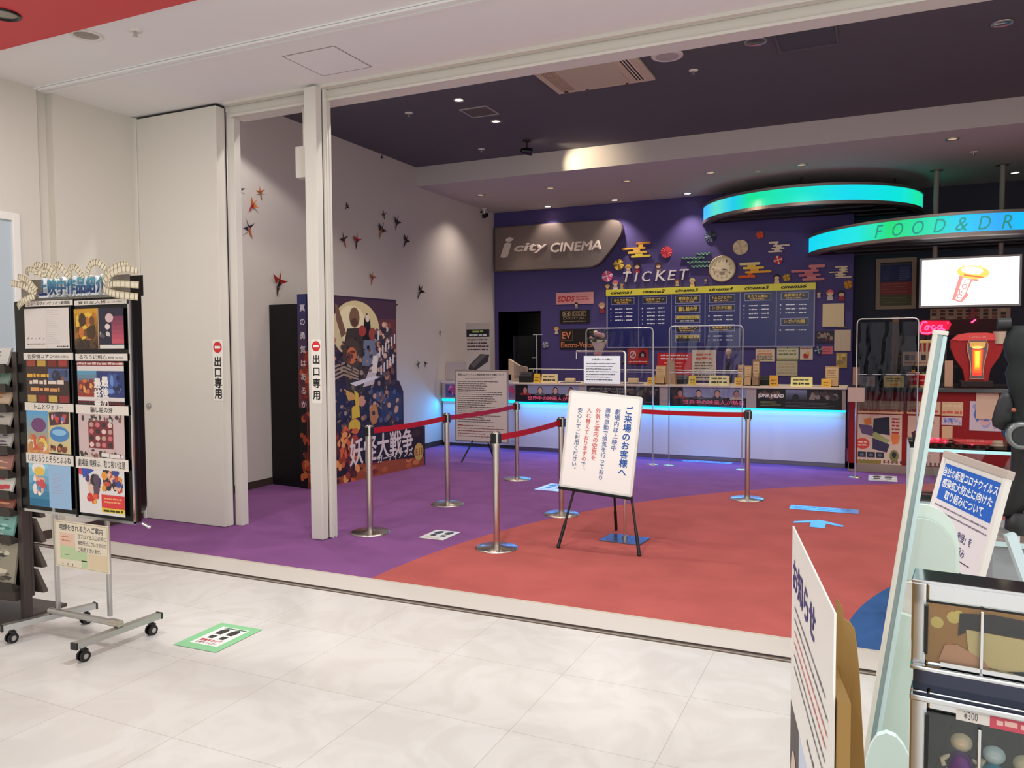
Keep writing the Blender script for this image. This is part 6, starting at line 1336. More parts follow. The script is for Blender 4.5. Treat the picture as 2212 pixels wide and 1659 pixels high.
def sleeve(label, strip, pic, title, draw, small=None):
    (s0, s1), (s2, s3) = strip; (p0, p1), (p2, p3) = pic
    A1, B1 = BP(p0, p3, YP - .0145), BP(p2, p1, YP - .0145); w, h = B1.x - A1.x, B1.z - A1.z; cx = (A1.x + B1.x) / 2
    s = thing('film_sleeve', label, 'poster', (cx, YP - .0125, A1.z), 0, 'film sleeves on the poster board')
    MB().box(-w / 2, w / 2, -.002, 0, 0, h, (30, 28, 30)).build('sheet', 'gloss', s); a = Art(-.0023, .0003); draw(a, -w / 2, 0, w / 2, h); a.build('artwork', 'gloss', s)
    C1, D1 = BP(s0, s3, YP - .019), BP(s2, s1, YP - .019); a = Art(-.0066, .0003); x0, x1, z0, z1 = C1.x - cx, D1.x - cx, C1.z - A1.z, D1.z - A1.z
    a.mb.box(x0, x1, -.0065, -.0035, z0, z1, (226, 216, 206)); ww = x1 - x0
    if small: a.text(title, x0 + .08 * ww, z0 + .2 * (z1 - z0), x0 + .62 * ww, z0 + .82 * (z1 - z0), (44, 38, 40), 1, .01); a.text(small, x0 + .64 * ww, z0 + .26 * (z1 - z0), x0 + .92 * ww, z0 + .62 * (z1 - z0), (70, 60, 60), 1)
    else: k = min(.9, .085 * len(title)); a.text(title, x0 + (.5 - k / 2) * ww, z0 + .2 * (z1 - z0), x0 + (.5 + k / 2) * ww, z0 + .82 * (z1 - z0), (44, 38, 40), 1, .01)
    a.build('title_strip', 'gloss', s)
def g1(a, x0, z0, x1, z1):
    w, h = x1 - x0, z1 - z0; a.rect(x0, z0, x1, z1, (222, 212, 206), 0); a.rect(x0 + .5 * w, z0, x0 + .505 * w, z1, (196, 186, 180), 1); a.lines(x0 + .52 * w, z0 + .1 * h, x0 + .8 * w, z0 + .97 * h, 16, (190, 182, 178), 1, .2, 4, .5)
    for i in range(5): a.poly([(x0 + (.05 + .09 * i) * w, z0 + (.20 + .03 * (i % 2)) * h), (x0 + (.08 + .09 * i) * w, z0 + (.30 - .02 * (i % 3)) * h), (x0 + (.09 + .09 * i) * w, z0 + .26 * h)], (90, 84, 84), 1)
    a.lines(x0 + .05 * w, z0 + .09 * h, x0 + .46 * w, z0 + .14 * h, 1, (60, 54, 54), 1, .6, 2, 0); a.lines(x0 + .72 * w, z0 + .03 * h, x0 + .97 * w, z0 + .065 * h, 1, (40, 36, 36), 1, .8, 3, 0)
def g2(a, x0, z0, x1, z1):
    w, h = x1 - x0, z1 - z0; a.grad(x0, z0, x0 + .48 * w, z1, (60, 40, 30), (206, 150, 40), 0, 9); a.blobs(x0, z0 + .1 * h, x0 + .48 * w, z0 + .95 * h, 40, [(230, 186, 60), (160, 100, 40), (70, 46, 30), (110, 72, 36), (196, 110, 40)], 1, 3, .24); a.blobs(x0, z0, x0 + .48 * w, z0 + .3 * h, 12, [(50, 38, 30), (80, 56, 40)], 5, 8, .4)
    a.rect(x0 + .5 * w, z0 + .12 * h, x1, z1, (32, 28, 54), 0); a.grad(x0 + .76 * w, z0 + .14 * h, x1, z0 + .8 * h, (196, 84, 100), (120, 50, 80), 1, 6); a.ell(x0 + .72 * w, z0 + .76 * h, .08 * w, .11 * h, (214, 180, 184), 2); a.ell(x0 + .68 * w, z0 + .55 * h, .05 * w, .07 * h, (226, 206, 206), 2); a.blobs(x0 + .52 * w, z0 + .25 * h, x0 + .74 * w, z0 + .45 * h, 8, [(206, 196, 190), (90, 80, 90)], 2, 5, .35); a.rect(x0 + .52 * w, z0 + .02 * h, x1, z0 + .11 * h, (222, 214, 208), 1); a.rect(x0 + .485 * w, z0, x0 + .505 * w, z1, (190, 150, 110), 1)
def g3(a, x0, z0, x1, z1):
    w, h = x1 - x0, z1 - z0; a.rect(x0, z0, x1, z1, (66, 26, 24), 0)
    for i in range(4): a.rect(x0 + (.02 + .25 * i) * w, z0 + .85 * h, x0 + (.22 + .25 * i) * w, z0 + .99 * h, [(150, 60, 40), (190, 150, 60), (120, 30, 30), (160, 50, 40)][i], 1); a.rect(x0 + (.02 + .25 * i) * w, z0 + .01 * h, x0 + (.22 + .25 * i) * w, z0 + .17 * h, [(190, 160, 90), (130, 30, 34), (200, 170, 80), (140, 40, 40)][i], 1)
    a.rect(x0, z0 + .20 * h, x1, z0 + .80 * h, (56, 34, 34), 1); a.rect(x0 + .52 * w, z0 + .52 * h, x1, z0 + .8 * h, (70, 90, 140), 1.5); a.blobs(x0 + .5 * w, z0 + .45 * h, x1, z0 + .8 * h, 12, [(60, 70, 110), (130, 80, 60), (40, 40, 60)], 2, 3, .4)
    a.lines(x0 + .03 * w, z0 + .58 * h, x0 + .55 * w, z0 + .7 * h, 1, (224, 170, 60), 5, .8, 3, .05); a.lines(x0 + .08 * w, z0 + .40 * h, x0 + .9 * w, z0 + .56 * h, 1, (226, 206, 190), 5, .7, 4, .1); a.lines(x0 + .1 * w, z0 + .24 * h, x0 + .8 * w, z0 + .38 * h, 1, (216, 150, 90), 5, .7, 8, .1)
def g4(a, x0, z0, x1, z1):
    w, h = x1 - x0, z1 - z0; a.rect(x0, z0, x1, z1, (220, 210, 206), 0); a.rect(x0, z0 + .9 * h, x1, z1, (130, 36, 44), 1); a.lines(x0, z0 + .905 * h, x1, z0 + .99 * h, 1, (216, 190, 180), 2, .7, 4, .0); a.rect(x0, z0, x1, z0 + .08 * h, (120, 34, 44), 1); a.lines(x0, z0, x1, z0 + .08 * h, 1, (40, 30, 40), 2, .8, 2, 0)
    a.grad(x0, z0 + .17 * h, x0 + .42 * w, z0 + .78 * h, (150, 50, 36), (90, 150, 180), 1, 7); a.blobs(x0 + .02 * w, z0 + .2 * h, x0 + .42 * w, z0 + .62 * h, 18, [(206, 110, 60), (140, 50, 40), (110, 40, 36), (226, 160, 90)], 2, 5, .28); a.rect(x0 + .42 * w, z0 + .17 * h, x1, z0 + .78 * h, (40, 54, 110), 1); a.blobs(x0 + .6 * w, z0 + .2 * h, x1, z0 + .78 * h, 22, [(30, 36, 76), (110, 140, 200), (60, 84, 150)], 2, 6, .25); a.vtext('最終章', x0 + .44 * w, z0 + .62 * h, .16 * w, (236, 226, 220), 6, .04); a.vtext('最後の', x0 + .6 * w, z0 + .66 * h, .16 * w, (236, 226, 220), 6, .04)
def g5(a, x0, z0, x1, z1):
    w, h = x1 - x0, z1 - z0; a.grad(x0, z0, x0 + .5 * w, z1, (216, 150, 90), (90, 160, 206), 0, 8); a.ell(x0 + .28 * w, z0 + .66 * h, .17 * w, .16 * h, (110, 60, 110), 1); a.blobs(x0, z0, x0 + .5 * w, z0 + .5 * h, 24, [(226, 196, 90), (206, 90, 60), (230, 220, 200), (190, 130, 80)], 2, 4, .3); a.rect(x0 + .5 * w, z0 + .06 * h, x1, z1, (206, 190, 140), 0)
    a.poly([(x0 + .52 * w, z0 + .95 * h), (x1 - .02 * w, z0 + .99 * h), (x1 - .03 * w, z0 + .72 * h), (x0 + .54 * w, z0 + .66 * h)], (70, 40, 50), 1); a.blobs(x0 + .53 * w, z0 + .68 * h, x1 - .03 * w, z0 + .96 * h, 10, [(206, 70, 60), (226, 200, 190), (110, 120, 180)], 2, 4, .3); a.ell(x0 + .75 * w, z0 + .48 * h, .22 * w, .17 * h, (70, 130, 190), 2); a.ell(x0 + .75 * w, z0 + .52 * h, .16 * w, .07 * h, (140, 190, 220), 3); a.blobs(x0 + .52 * w, z0 + .06 * h, x1, z0 + .3 * h, 14, [(120, 60, 50), (196, 110, 70), (70, 40, 44)], 2, 6, .4)
def g6(a, x0, z0, x1, z1):
    w, h = x1 - x0, z1 - z0; a.rect(x0, z0, x1, z1, (206, 180, 178), 0); a.blobs(x0, z0 + .78 * h, x1, z1, 26, [(60, 54, 56), (196, 190, 186), (120, 90, 80)], 1, 3, .35); a.rect(x0 + .22 * w, z0 + .24 * h, x0 + .76 * w, z0 + .84 * h, (120, 40, 50), 2)
    for i in range(4):
        for j in range(4): a.ell(x0 + (.29 + .135 * i) * w, z0 + (.32 + .145 * j) * h, .05 * w, .055 * h, [(226, 196, 186), (60, 36, 44), (206, 110, 116), (190, 150, 140)][(i * 3 + j) % 4], 3)
    a.blobs(x0, z0, x1, z0 + .24 * h, 30, [(90, 50, 44), (200, 180, 170), (60, 48, 50), (150, 100, 80)], 3, 5, .3); a.lines(x0 + .5 * w, z0 + .04 * h, x1 - .02 * w, z0 + .16 * h, 1, (226, 220, 216), 8, .8, 5, 0)
def g7(a, x0, z0, x1, z1):
    w, h = x1 - x0, z1 - z0; a.grad(x0, z0, x0 + .48 * w, z1, (30, 110, 150), (150, 206, 226), 0, 6); a.ell(x0 + .24 * w, z0 + .82 * h, .16 * w, .14 * h, (236, 230, 226), 1); a.ell(x0 + .26 * w, z0 + .76 * h, .13 * w, .10 * h, (230, 190, 80), 2); a.blobs(x0 + .06 * w, z0 + .2 * h, x0 + .44 * w, z0 + .72 * h, 20, [(206, 76, 80), (226, 170, 150), (60, 140, 190), (236, 226, 216)], 3, 4, .28); a.rect(x0 + .48 * w, z0, x1, z1, (150, 186, 220), 1); a.lines(x0 + .56 * w, z0 + .3 * h, x0 + .94 * w, z0 + .75 * h, 8, (196, 150, 180), 2, .2, 3, .5)
def g8(a, x0, z0, x1, z1):
    w, h = x1 - x0, z1 - z0; a.rect(x0, z0, x1, z1, (226, 220, 218), 0); a.poly([(x0, z0 + .98 * h), (x0 + .4 * w, z0 + .98 * h), (x0 + .1 * w, z0 + .78 * h), (x0, z0 + .8 * h)], (206, 60, 76), 1); a.poly([(x0 + .05 * w, z0 + .96 * h), (x0 + .35 * w, z0 + .9 * h), (x0 + .1 * w, z0 + .72 * h)], (50, 80, 170), 1.5); a.blobs(x0 + .12 * w, z0 + .34 * h, x0 + .54 * w, z0 + .92 * h, 22, [(40, 36, 48), (226, 190, 170), (90, 70, 90), (70, 60, 110), (196, 90, 70)], 2, 6, .28); a.blobs(x0 + .10 * w, z0 + .18 * h, x0 + .46 * w, z0 + .45 * h, 12, [(226, 90, 50), (240, 170, 60), (200, 50, 46)], 6, 3, .35)
    a.blobs(x0 + .5 * w, z0 + .42 * h, x1, z1, 34, [(196, 80, 60), (226, 180, 150), (60, 70, 140), (150, 90, 60), (50, 40, 50), (226, 150, 60)], 2, 9, .22); a.rect(x0 + .5 * w, z0 + .14 * h, x1, z0 + .42 * h, (216, 60, 64), 6); a.lines(x0 + .56 * w, z0 + .24 * h, x0 + .95 * w, z0 + .38 * h, 2, (240, 170, 110), 7, .5, 3, .1); a.rect(x0 + .5 * w, z0 + .06 * h, x1, z0 + .15 * h, (226, 200, 60), 7); a.lines(x0 + .54 * w, z0 + .06 * h, x1, z0 + .14 * h, 1, (60, 50, 30), 8, .7, 2, .1)
sleeve('white film sleeve with handwriting, top left of the poster board', ((55, 647), (156, 663)), ((55, 664), (148, 753)), 'シン・エヴァンゲリオン劇場版', g1)
sleeve('golden and night blue film sleeve, top right of the poster board', ((160, 645), (272, 660)), ((162, 664), (266, 755)), '夏目友人帳', g2, '石起こしと怪しき来訪者')
sleeve('dark red film sleeve with yellow text, second row left', ((51, 762), (157, 777)), ((59, 778), (148, 868)), '名探偵コナン', g3, '緋色の弾丸')
sleeve('orange and blue film sleeve with white vertical lettering, second row right', ((163, 764), (274, 779)), ((169, 781), (267, 872)), 'るろうに剣心', g4, '最終章 The Final')
sleeve('bright cartoon coloured film sleeve with a purple disc, third row left', ((54, 873), (158, 886)), ((60, 888), (151, 980)), 'トムとジェリー', g5)
sleeve('pale film sleeve with a red grid of faces, third row right', ((164, 878), (276, 893)), ((172, 896), (268, 989)), '騙し絵の牙', g6)
sleeve('sky blue film sleeve, bottom row left', ((57, 985), (158, 999)), ((65, 1000), (152, 1091)), 'しまじろうとそらとぶふね', g7)
sleeve('white film sleeve with red and yellow blocks, bottom row right', ((164, 994), (276, 1010)), ((173, 1011), (268, 1106)), '劇場版 奥様は、取り扱い注意', g8)
# stand: uprights, cross bar, feet, castors
u1, u2 = FL(126, 1317, .10), FL(238, 1331, .10)
zbar = .10
mb = MB()
for u in (u1, u2): mb = MB(); mb.box(lx(u.x) - .010, lx(u.x) + .010, u.y - YP - .010, u.y - YP + .010, zbar, Z0 + .1, bev=.003); mb.build('upright', 'alu', t)
fb = [(FL(160, 1392, zbar), FL(344, 1325, zbar)), (FL(2, 1353, zbar), FL(206, 1304, zbar))]
for a_, b_ in fb:
    d = (b_ - a_).normalized(); n = Vector((-d.y, d.x, 0)) * .021; mb = MB(); vs = []
    for p in (a_, b_):
        for zz in (.075, .105):
            for s_ in (-1, 1): q = p + n * s_; vs.append((q.x - cxr, q.y - YP, zz))
    mb.add(vs, [(0, 1, 3, 2), (5, 4, 6, 7), (0, 4, 5, 1), (2, 3, 7, 6), (0, 2, 6, 4), (1, 5, 7, 3)]); o = mb.build('foot_bar', 'alu', t)
    mb = MB()
    for p in (a_, b_): q = p - (d * .004 if p is b_ else -d * .004); e = MB(); e.box(-.005, .005, -.022, .022, .073, .107, rot=Matrix.Rotation(math.atan2(d.y, d.x), 3, 'Z'), at=(p.x - cxr, p.y - YP, 0)); e.build('end_cap', 'black', o)
    for p in (a_ + d * .05, b_ - d * .05):
        e = MB(); x, y = p.x - cxr, p.y - YP; e.cyl((x, y, .055), (x, y, .078), .012); e.box(x - .018, x + .018, y - .010, y + .014, .03, .062, bev=.004)
        for s_ in (-.018, .010): e.cyl((x + s_, y - .004, .027), (x + s_ + .010, y - .004, .027), .027, n=20)
        e.build('castor', 'black', o); e = MB(); e.cyl((x + .0205, y - .004, .027), (x + .0215, y - .004, .027), .013); e.build('castor_hub', 'alu', o)
cA, cB = (fb[1][0] + fb[1][1]) / 2, (fb[0][0] + fb[0][1]) / 2
d = (cB - cA).normalized(); MB().cyl((cA.x - cxr, cA.y - YP, .123), (cB.x - cxr, cB.y - YP, .123), .017, n=16).build('cross_bar', 'alu', t)
MB().cyl((cB.x - cxr - .06, cB.y - YP, .123), (cB.x - cxr + .012, cB.y - YP, .123), .021, n=16).build('clamp', 'steel', t)
# smoking notice on the uprights
q = [BP(120, 1122, YP - .02), BP(236, 1136, YP - .02), BP(236, 1237, YP - .02), BP(120, 1222, YP - .02)]
w = q[1].x - q[0].x; h = (q[0].z - q[3].z + q[1].z - q[2].z) / 2
s = thing('smoking_notice', 'cream paper smoking area notice with a floor plan, tied between the chrome uprights', 'notice', ((q[0].x + q[1].x) / 2, YP - .045 + .02, (q[3].z + q[2].z) / 2))
a = Art(-.003); a.mb.box(-w / 2, w / 2, -.0028, 0, 0, h, (226, 214, 190)); a.frame(-w / 2 + .006, .006, w / 2 - .006, h - .006, .0025, (186, 170, 140), 1)
a.text('喫煙をされる方へご案内', -w * .40, h * .80, w * .40, h * .93, (60, 58, 76), 1, .01); 
for i, s_ in enumerate(('当フロア出入口の外に', '喫煙所がございますので', 'ご利用下さいませ。')): a.text(s_, -w * .06, h * (.66 - .14 * i), w * (.46 if i < 2 else .36), h * (.76 - .14 * i), (70, 68, 84), 1)
a.rect(-w * .40, h * .46, -w * .12, h * .74, (226, 190, 170), 1); a.rect(-w * .40, h * .18, -w * .12, h * .46, (186, 206, 160), 1); a.rect(-w * .12, h * .18, w * .10, h * .38, (186, 206, 160), 1); a.rect(0, h * .05, w * .10, h * .2, (186, 206, 160), 1); a.rect(w * .12, h * .06, w * .46, h * .36, (220, 200, 166), 1); a.lines(-w * .36, h * .54, -w * .18, h * .7, 2, (206, 130, 110), 2, .4, 2); a.lines(-w * .32, h * .26, -w * .2, h * .3, 1, (120, 140, 100), 2, .6, 2)
for i in range(3): a.rect(-w * .36 + i * .04, h * .05, -w * .35 + i * .04, h * .1, (120, 110, 90), 2)
a.build('sheet', 'print', s)
# film strip header
zh0 = BP(85, 641).z; 
t2 = thing('film_header', 'paper header with blue lettering and cream film strips fanned out above the poster board', 'header sign', (cxr, YP, Z1))
def HL(px, py, Y=YP - .03): p = ONY(px, py, Y); return (p.x - cxr, p.z - Z1)
c0, c1 = HL(46, 641, YP), HL(280, 592, YP)
MB().box(c0[0], c1[0], .0, .006, 0, c1[1], (140, 132, 122)).build('back_card', 'paint', t2)
c2, c3 = HL(279, 641, YP), HL(307, 594, YP); MB().box(c2[0], c3[0], .001, .005, 0, c3[1], (16, 13, 14)).build('side_card', 'paint', t2)
e0, e1 = HL(84, 638), HL(229, 597); W = e1[0] - e0[0]
for i, ch in enumerate('上映中作品紹介'):
    x0 = e0[0] + W * i / 7 + .004; x1 = e0[0] + W * (i + 1) / 7 - .004; L_ = MB()
    text_solid(L_, ch, x0 - .005, e0[1] - .005, x1 + .005, e1[1] + .005, -.030, -.002, (220, 224, 226), .085); b_ = L_.build('letter', 'paint', t2)
    f = MB(); vs, fs, bb = tgeo(ch, 0, 0)
    for fc in fs:
        zc = sum(vs[k][1] for k in fc) / len(fc); u = (zc - bb[2]) / (bb[3] - bb[2]); col = tuple(int(p + (q_ - p) * u) for p, q_ in zip((26, 40, 96), (96, 176, 190)))
        for q_, (ox, oz) in enumerate(boldoff(.035)): f.add([(x0 + (vs[k][0] + ox - bb[0]) / (bb[1] - bb[0]) * (x1 - x0), -.0345 - .0001 * q_, oz * .1 + e0[1] + (vs[k][1] - bb[2]) / (bb[3] - bb[2]) * (e1[1] - e0[1])) for k in fc], [tuple(range(len(fc)))], col)
    f.build('letter_face', 'paint', b_)
def film(pts, wd, depth0=-.045, twist=0.0):      # ribbon of cream frames along image points
    P = [Vector((HL(*p)[0], 0, HL(*p)[1])) for p in pts]; mb = MB(); N = 10; S_ = []
    for i in range(N + 1):
        u = i / N * (len(P) - 1); k = min(int(u), len(P) - 2); f = u - k
        p_1 = P[max(k - 1, 0)]; p0 = P[k]; p1 = P[k + 1]; p2 = P[min(k + 2, len(P) - 1)]
        S_.append(.5 * ((2 * p0) + (-p_1 + p1) * f + (2 * p_1 - 5 * p0 + 4 * p1 - p2) * f * f + (-p_1 + 3 * p0 - 3 * p1 + p2) * f ** 3))
    for i in range(N):
        d = (S_[i + 1] - S_[i]).normalized(); n = Vector((-d.z, 0, d.x)) * wd / 2; y0 = depth0 - .012 * math.sin(3.14 * i / N); y1 = depth0 - .012 * math.sin(3.14 * (i + 1) / N)
        for lo, hi, cc, off in ((-1, 1, (206, 192, 160), 0), (-.62, .62, (230, 220, 196), -.0012)):
            k0 = .07 if off else 0; a_, b_ = S_[i].lerp(S_[i + 1], k0), S_[i].lerp(S_[i + 1], 1 - k0)
            mb.add([a_ + n * lo + Vector((0, y0 + off, 0)), b_ + n * lo + Vector((0, y1 + off, 0)), b_ + n * hi + Vector((0, y1 + off, 0)), a_ + n * hi + Vector((0, y0 + off, 0)), a_ + n * lo + Vector((0, y0 + .002, 0)), b_ + n * lo + Vector((0, y1 + .002, 0)), b_ + n * hi + Vector((0, y1 + .002, 0)), a_ + n * hi + Vector((0, y0 + .002, 0))], [(0, 1, 2, 3), (7, 6, 5, 4), (3, 2, 6, 7), (4, 5, 1, 0)], cc)
        a_ = S_[i]; mb.add([a_ - n + Vector((0, y0 - .0015, 0)), a_ - n + d * .0022 + Vector((0, y0 - .0015, 0)), a_ + n + d * .0022 + Vector((0, y0 - .0015, 0)), a_ + n + Vector((0, y0 - .0015, 0))], [(0, 1, 2, 3)], (110, 96, 70))
    mb.build('film_strip', 'paint', t2)
film([(84, 636), (60, 618), (30, 612)], .036); film([(86, 628), (70, 606), (46, 598)], .034, -.05); film([(47, 664), (62, 652), (82, 640)], .036, -.052)
film([(84, 594), (84, 578), (94, 573), (108, 588), (122, 598)], .034); film([(108, 598), (104, 580), (114, 576), (128, 590), (134, 600)], .032, -.05); film([(128, 596), (128, 580), (138, 573), (150, 588), (158, 600)], .034, -.048); film([(158, 598), (160, 582), (172, 578), (182, 590), (186, 600)], .034); film([(196, 596), (206, 574), (222, 568), (236, 582)], .036, -.05)
film([(62, 594), (66, 584), (80, 584), (98, 596)], .030, -.038); film([(230, 606), (246, 588), (270, 574), (284, 574)], .036, -.05); film([(232, 612), (254, 592), (282, 582), (306, 586)], .036, -.054); film([(232, 618), (262, 614), (306, 616)], .034, -.048); film([(230, 624), (262, 636), (306, 642)], .036, -.052)

# ================================================================ FLYER RACK (far left)
P0 = FL(57, 1338)
t = thing('flyer_rack', 'tall dark brown flyer rack with sloping tiers at the left picture edge', 'rack', (P0.x, P0.y, 0), R(4))
def RL(px, py): p = ONY(px, py, P0.y); return (p.x - P0.x, p.z)
top = RL(50, 760)[1]
MB().box(-.018, .018, -.02, .03, 0, top, bev=.003).build('post', 'darkbrown', t); MB().box(-.50, -.464, -.02, .03, 0, top, bev=.003).build('post', 'darkbrown', t)
ys = [755, 803, 845, 887, 932, 977, 1027, 1072, 1108, 1166]
zs = [RL(25, y)[1] for y in ys]; 
MB().box(-.50, .018, .03, .045, RL(30, 1285)[1], top).build('back_panel', 'darkbrown', t)
zb = RL(30, 1290)[1]; MB().box(-.48, -.02, -.05, .03, zb, zb + .07, bev=.004).build('bottom_panel', 'darkbrown', t)
MB().box(-.5, .018, -.25, .25, 0, .02, bev=.004).build('base', 'darkbrown', t)
fl = [([(200, 196, 190), (150, 146, 140), (120, 116, 110)], 'grey sketch flyers on the topmost tier of the left rack', (196, 192, 186)), ([(110, 150, 130), (206, 190, 180), (130, 60, 60)], 'green and pink flyers on the second tier', (120, 140, 128)), ([(216, 170, 130), (226, 196, 160), (190, 120, 80)], 'tan flyers on the third tier', (206, 176, 150)), ([(90, 84, 80), (196, 186, 176), (150, 110, 100)], 'brown grey flyers on the fourth tier', (190, 180, 170)), ([(60, 50, 54), (150, 140, 140), (100, 80, 96)], 'dark purple grey flyers on the fifth tier', (186, 178, 172)), ([(196, 70, 70), (226, 170, 130), (90, 60, 56)], 'red and tan flyers on the sixth tier', (160, 110, 100)), ([(206, 60, 66), (230, 224, 216)], 'white flyers with red lettering on the seventh tier', (222, 216, 206)), ([(190, 80, 60), (120, 60, 50), (226, 160, 120)], 'rust coloured flyers on the eighth tier', (150, 90, 76)), ([(60, 130, 120), (170, 206, 196), (70, 50, 50)], 'teal flyers on the ninth tier', (120, 170, 160)), ([(90, 80, 70), (170, 160, 140), (206, 196, 176), (60, 54, 50)], 'large grey brown flyers on the lowest tier', (150, 142, 124))]
for i, (cols, lab, base) in enumerate(fl):
    z1 = zs[i]; zn = zs[i + 1] if i < len(zs) - 1 else zb + .06
    z0 = zn + .015; hh = z1 - z0
    MB().add([(-.46, -.06, z0 - .02), (-.02, -.06, z0 - .02), (-.02, -.065, z0 + .03), (-.46, -.065, z0 + .03), (-.46, .02, z0 - .02), (-.02, .02, z0 - .02), (-.02, -.055, z0 + .03), (-.46, -.055, z0 + .03)], [(0, 1, 2, 3), (7, 6, 5, 4), (3, 2, 6, 7), (4, 5, 1, 0), (1, 5, 6, 2), (4, 0, 3, 7)], (62, 56, 52)).build('tier', 'paint', t)
    lean = .045; n = 2
    for j in range(n):
        x1 = -.028 - .222 * j; x0 = x1 - .20
        s = thing('flyer_stack', lab + (', right pile' if j == 0 else ', left pile'), 'flyers', t.location, t.rotation_euler[2], 'flyers in the left rack')
        V = lambda x, u, off: (x, -.054 + lean * u + off, z0 - .012 + (hh + .02) * u)
        m_ = MB(); m_.add([V(x0, 0, 0), V(x1, 0, 0), V(x1, 1, 0), V(x0, 1, 0), V(x0, 0, .012), V(x1, 0, .012), V(x1, 1, .012), V(x0, 1, .012)], [(0, 1, 2, 3), (7, 6, 5, 4), (3, 2, 6, 7), (4, 5, 1, 0), (1, 5, 6, 2), (4, 0, 3, 7)], base); m_.build('sheets', 'gloss', s)
        a = Art(0, .0004); a.blobs(x0 + .008, .02, x1 - .008, .97, 12, cols, 1, i * 3 + j, .34)
        if i == 6: a.lines(x0 + .02, .35, x1 - .02, .6, 1, (206, 60, 70), 5, .8, 3, .05)
        a.mb.v = [(x, -.054 + lean * z + y, z0 - .012 + (hh + .02) * z) for x, y, z in a.mb.v]; a.build('artwork', 'gloss', s)
mbk = MB()
for k in range(4):
    z = RL(70, 1090 + k * 55)[1]; pts = [(.045, z + .05), (.09, z - .10), (.12, z - .10), (.115, z - .08), (.06, z + .05)]
    m_ = MB(); m_.add([(-.46, y, zz) for y, zz in pts] + [(.03, y, zz) for y, zz in pts], [tuple(range(5)), tuple(reversed(range(5, 10)))] + [(i, 5 + i, 5 + (i + 1) % 5, (i + 1) % 5) for i in range(5)], (84, 72, 66)); m_.build('rear_pocket', 'paint', t)
# ================================================================ RIGHT FOREGROUND
# --- second A-frame sign with blue heading
zt = 1.10
L_, R_ = FL(2043, 975, zt), FL(2181, 1020, zt)
u = (R_ - L_); w = u.length; rz = math.atan2(u.y, u.x)
mid = (L_ + R_) / 2
lean = R(13)
t = thing('a_frame_sign', 'white A-frame sign with a blue heading behind the leaning pale green stand', 'sign', (mid.x, mid.y, 0), rz)
fh = zt / math.cos(lean); 
TM = Matrix.Translation((0, -math.tan(lean) * zt, 0)) @ Matrix.Rotation(-lean, 4, 'X')
MB().box(-w / 2, w / 2, 0, .014, 0.02, fh, bev=.004).xform(TM).build('front_board', 'white', t)
MB().box(-w / 2 - .006, w / 2 + .006, -.007, .018, fh - .026, fh + .004, bev=.004).xform(TM).build('top_rail', mat('rail_beige', (186, 172, 160), rough=.4), t)
mb = MB(); mb.box(-w / 2 - .004, -w / 2 + .022, -.006, .015, .02, fh - .02, bev=.003).xform(TM); mb.build('side_rail', 'white', t)
mb = MB(); mb.box(w / 2 - .022, w / 2 + .004, -.006, .015, .02, fh - .02, bev=.003).xform(TM); mb.build('side_rail', 'white', t)
a = Art(-.0012); x0, x1 = -w / 2 + .035, w / 2 - .035; a.rect(-w / 2 + .022, .03, w / 2 - .022, fh - .06, (226, 218, 220), 0); zt_ = fh - .046; bh_ = .150
a.rect(x0, zt_ - bh_, x1, zt_, (36, 96, 190), 1)
for i, s_ in enumerate(('当社の新型コロナウイルス', '感染拡大防止に向けた', '取り組みについて')): k = (.45, .42, .33)[i]; a.text(s_, -w * k + .01, zt_ - .050 - .045 * i, w * k - .01, zt_ - .014 - .045 * i, (232, 236, 240), 2, .03)
a.lines(x0, zt_ - bh_ - .055, x1, zt_ - bh_ - .012, 2, (120, 112, 120), 1, .35, 3, .1)
a.text('「密閉、密集、密接」を', x0 + .06, zt_ - .265, x1 - .09, zt_ - .230, (70, 66, 110), 1, .015); a.text('防ぐための取り組み', x0 + .06, zt_ - .318, x1 - .12, zt_ - .282, (70, 66, 110), 1, .015); a.rect(x0 + .06, zt_ - .334, x1 - .06, zt_ - .330, (60, 56, 70), 1)
a.lines(x0 + .06, zt_ - .42, x1 - .06, zt_ - .355, 2, (100, 96, 110), 1, .35, 5, .15); a.lines(x0 + .06, zt_ - .53, x0 + .3, zt_ - .49, 1, (70, 66, 110), 1, .6, 5, .1); a.rect(x0 + .06, zt_ - .55, x0 + .34, zt_ - .546, (60, 56, 70), 1); a.lines(x0 + .06, zt_ - .72, x1 - .06, zt_ - .60, 3, (100, 96, 110), 1, .35, 8, .2)
a.mb.xform(TM); a.build('notice_sheet', 'print', t)
bl = MB(); zj = .88; yj = -math.tan(lean) * (zt - zj) + .06
for s_ in (-1, 1): l_ = MB(); x = s_ * (w / 2 - .01); l_.box(-.014, .014, -.016, .016, 0, 1.0).xform(Matrix.Translation((x, yj, zj)) @ Matrix.Rotation(R(20), 4, 'X') @ Matrix.Diagonal((1, 1, -.93, 1))); l_.build('rear_leg', mat('leg_cyan_lit', (206, 224, 228), rough=.4), t)  # white legs; the cyan light on them is put into the colour
MB().box(-w / 2, w / 2, yj + .005, yj + .03, zj - .03, zj - .005).build('hinge_bar', 'alu', t)
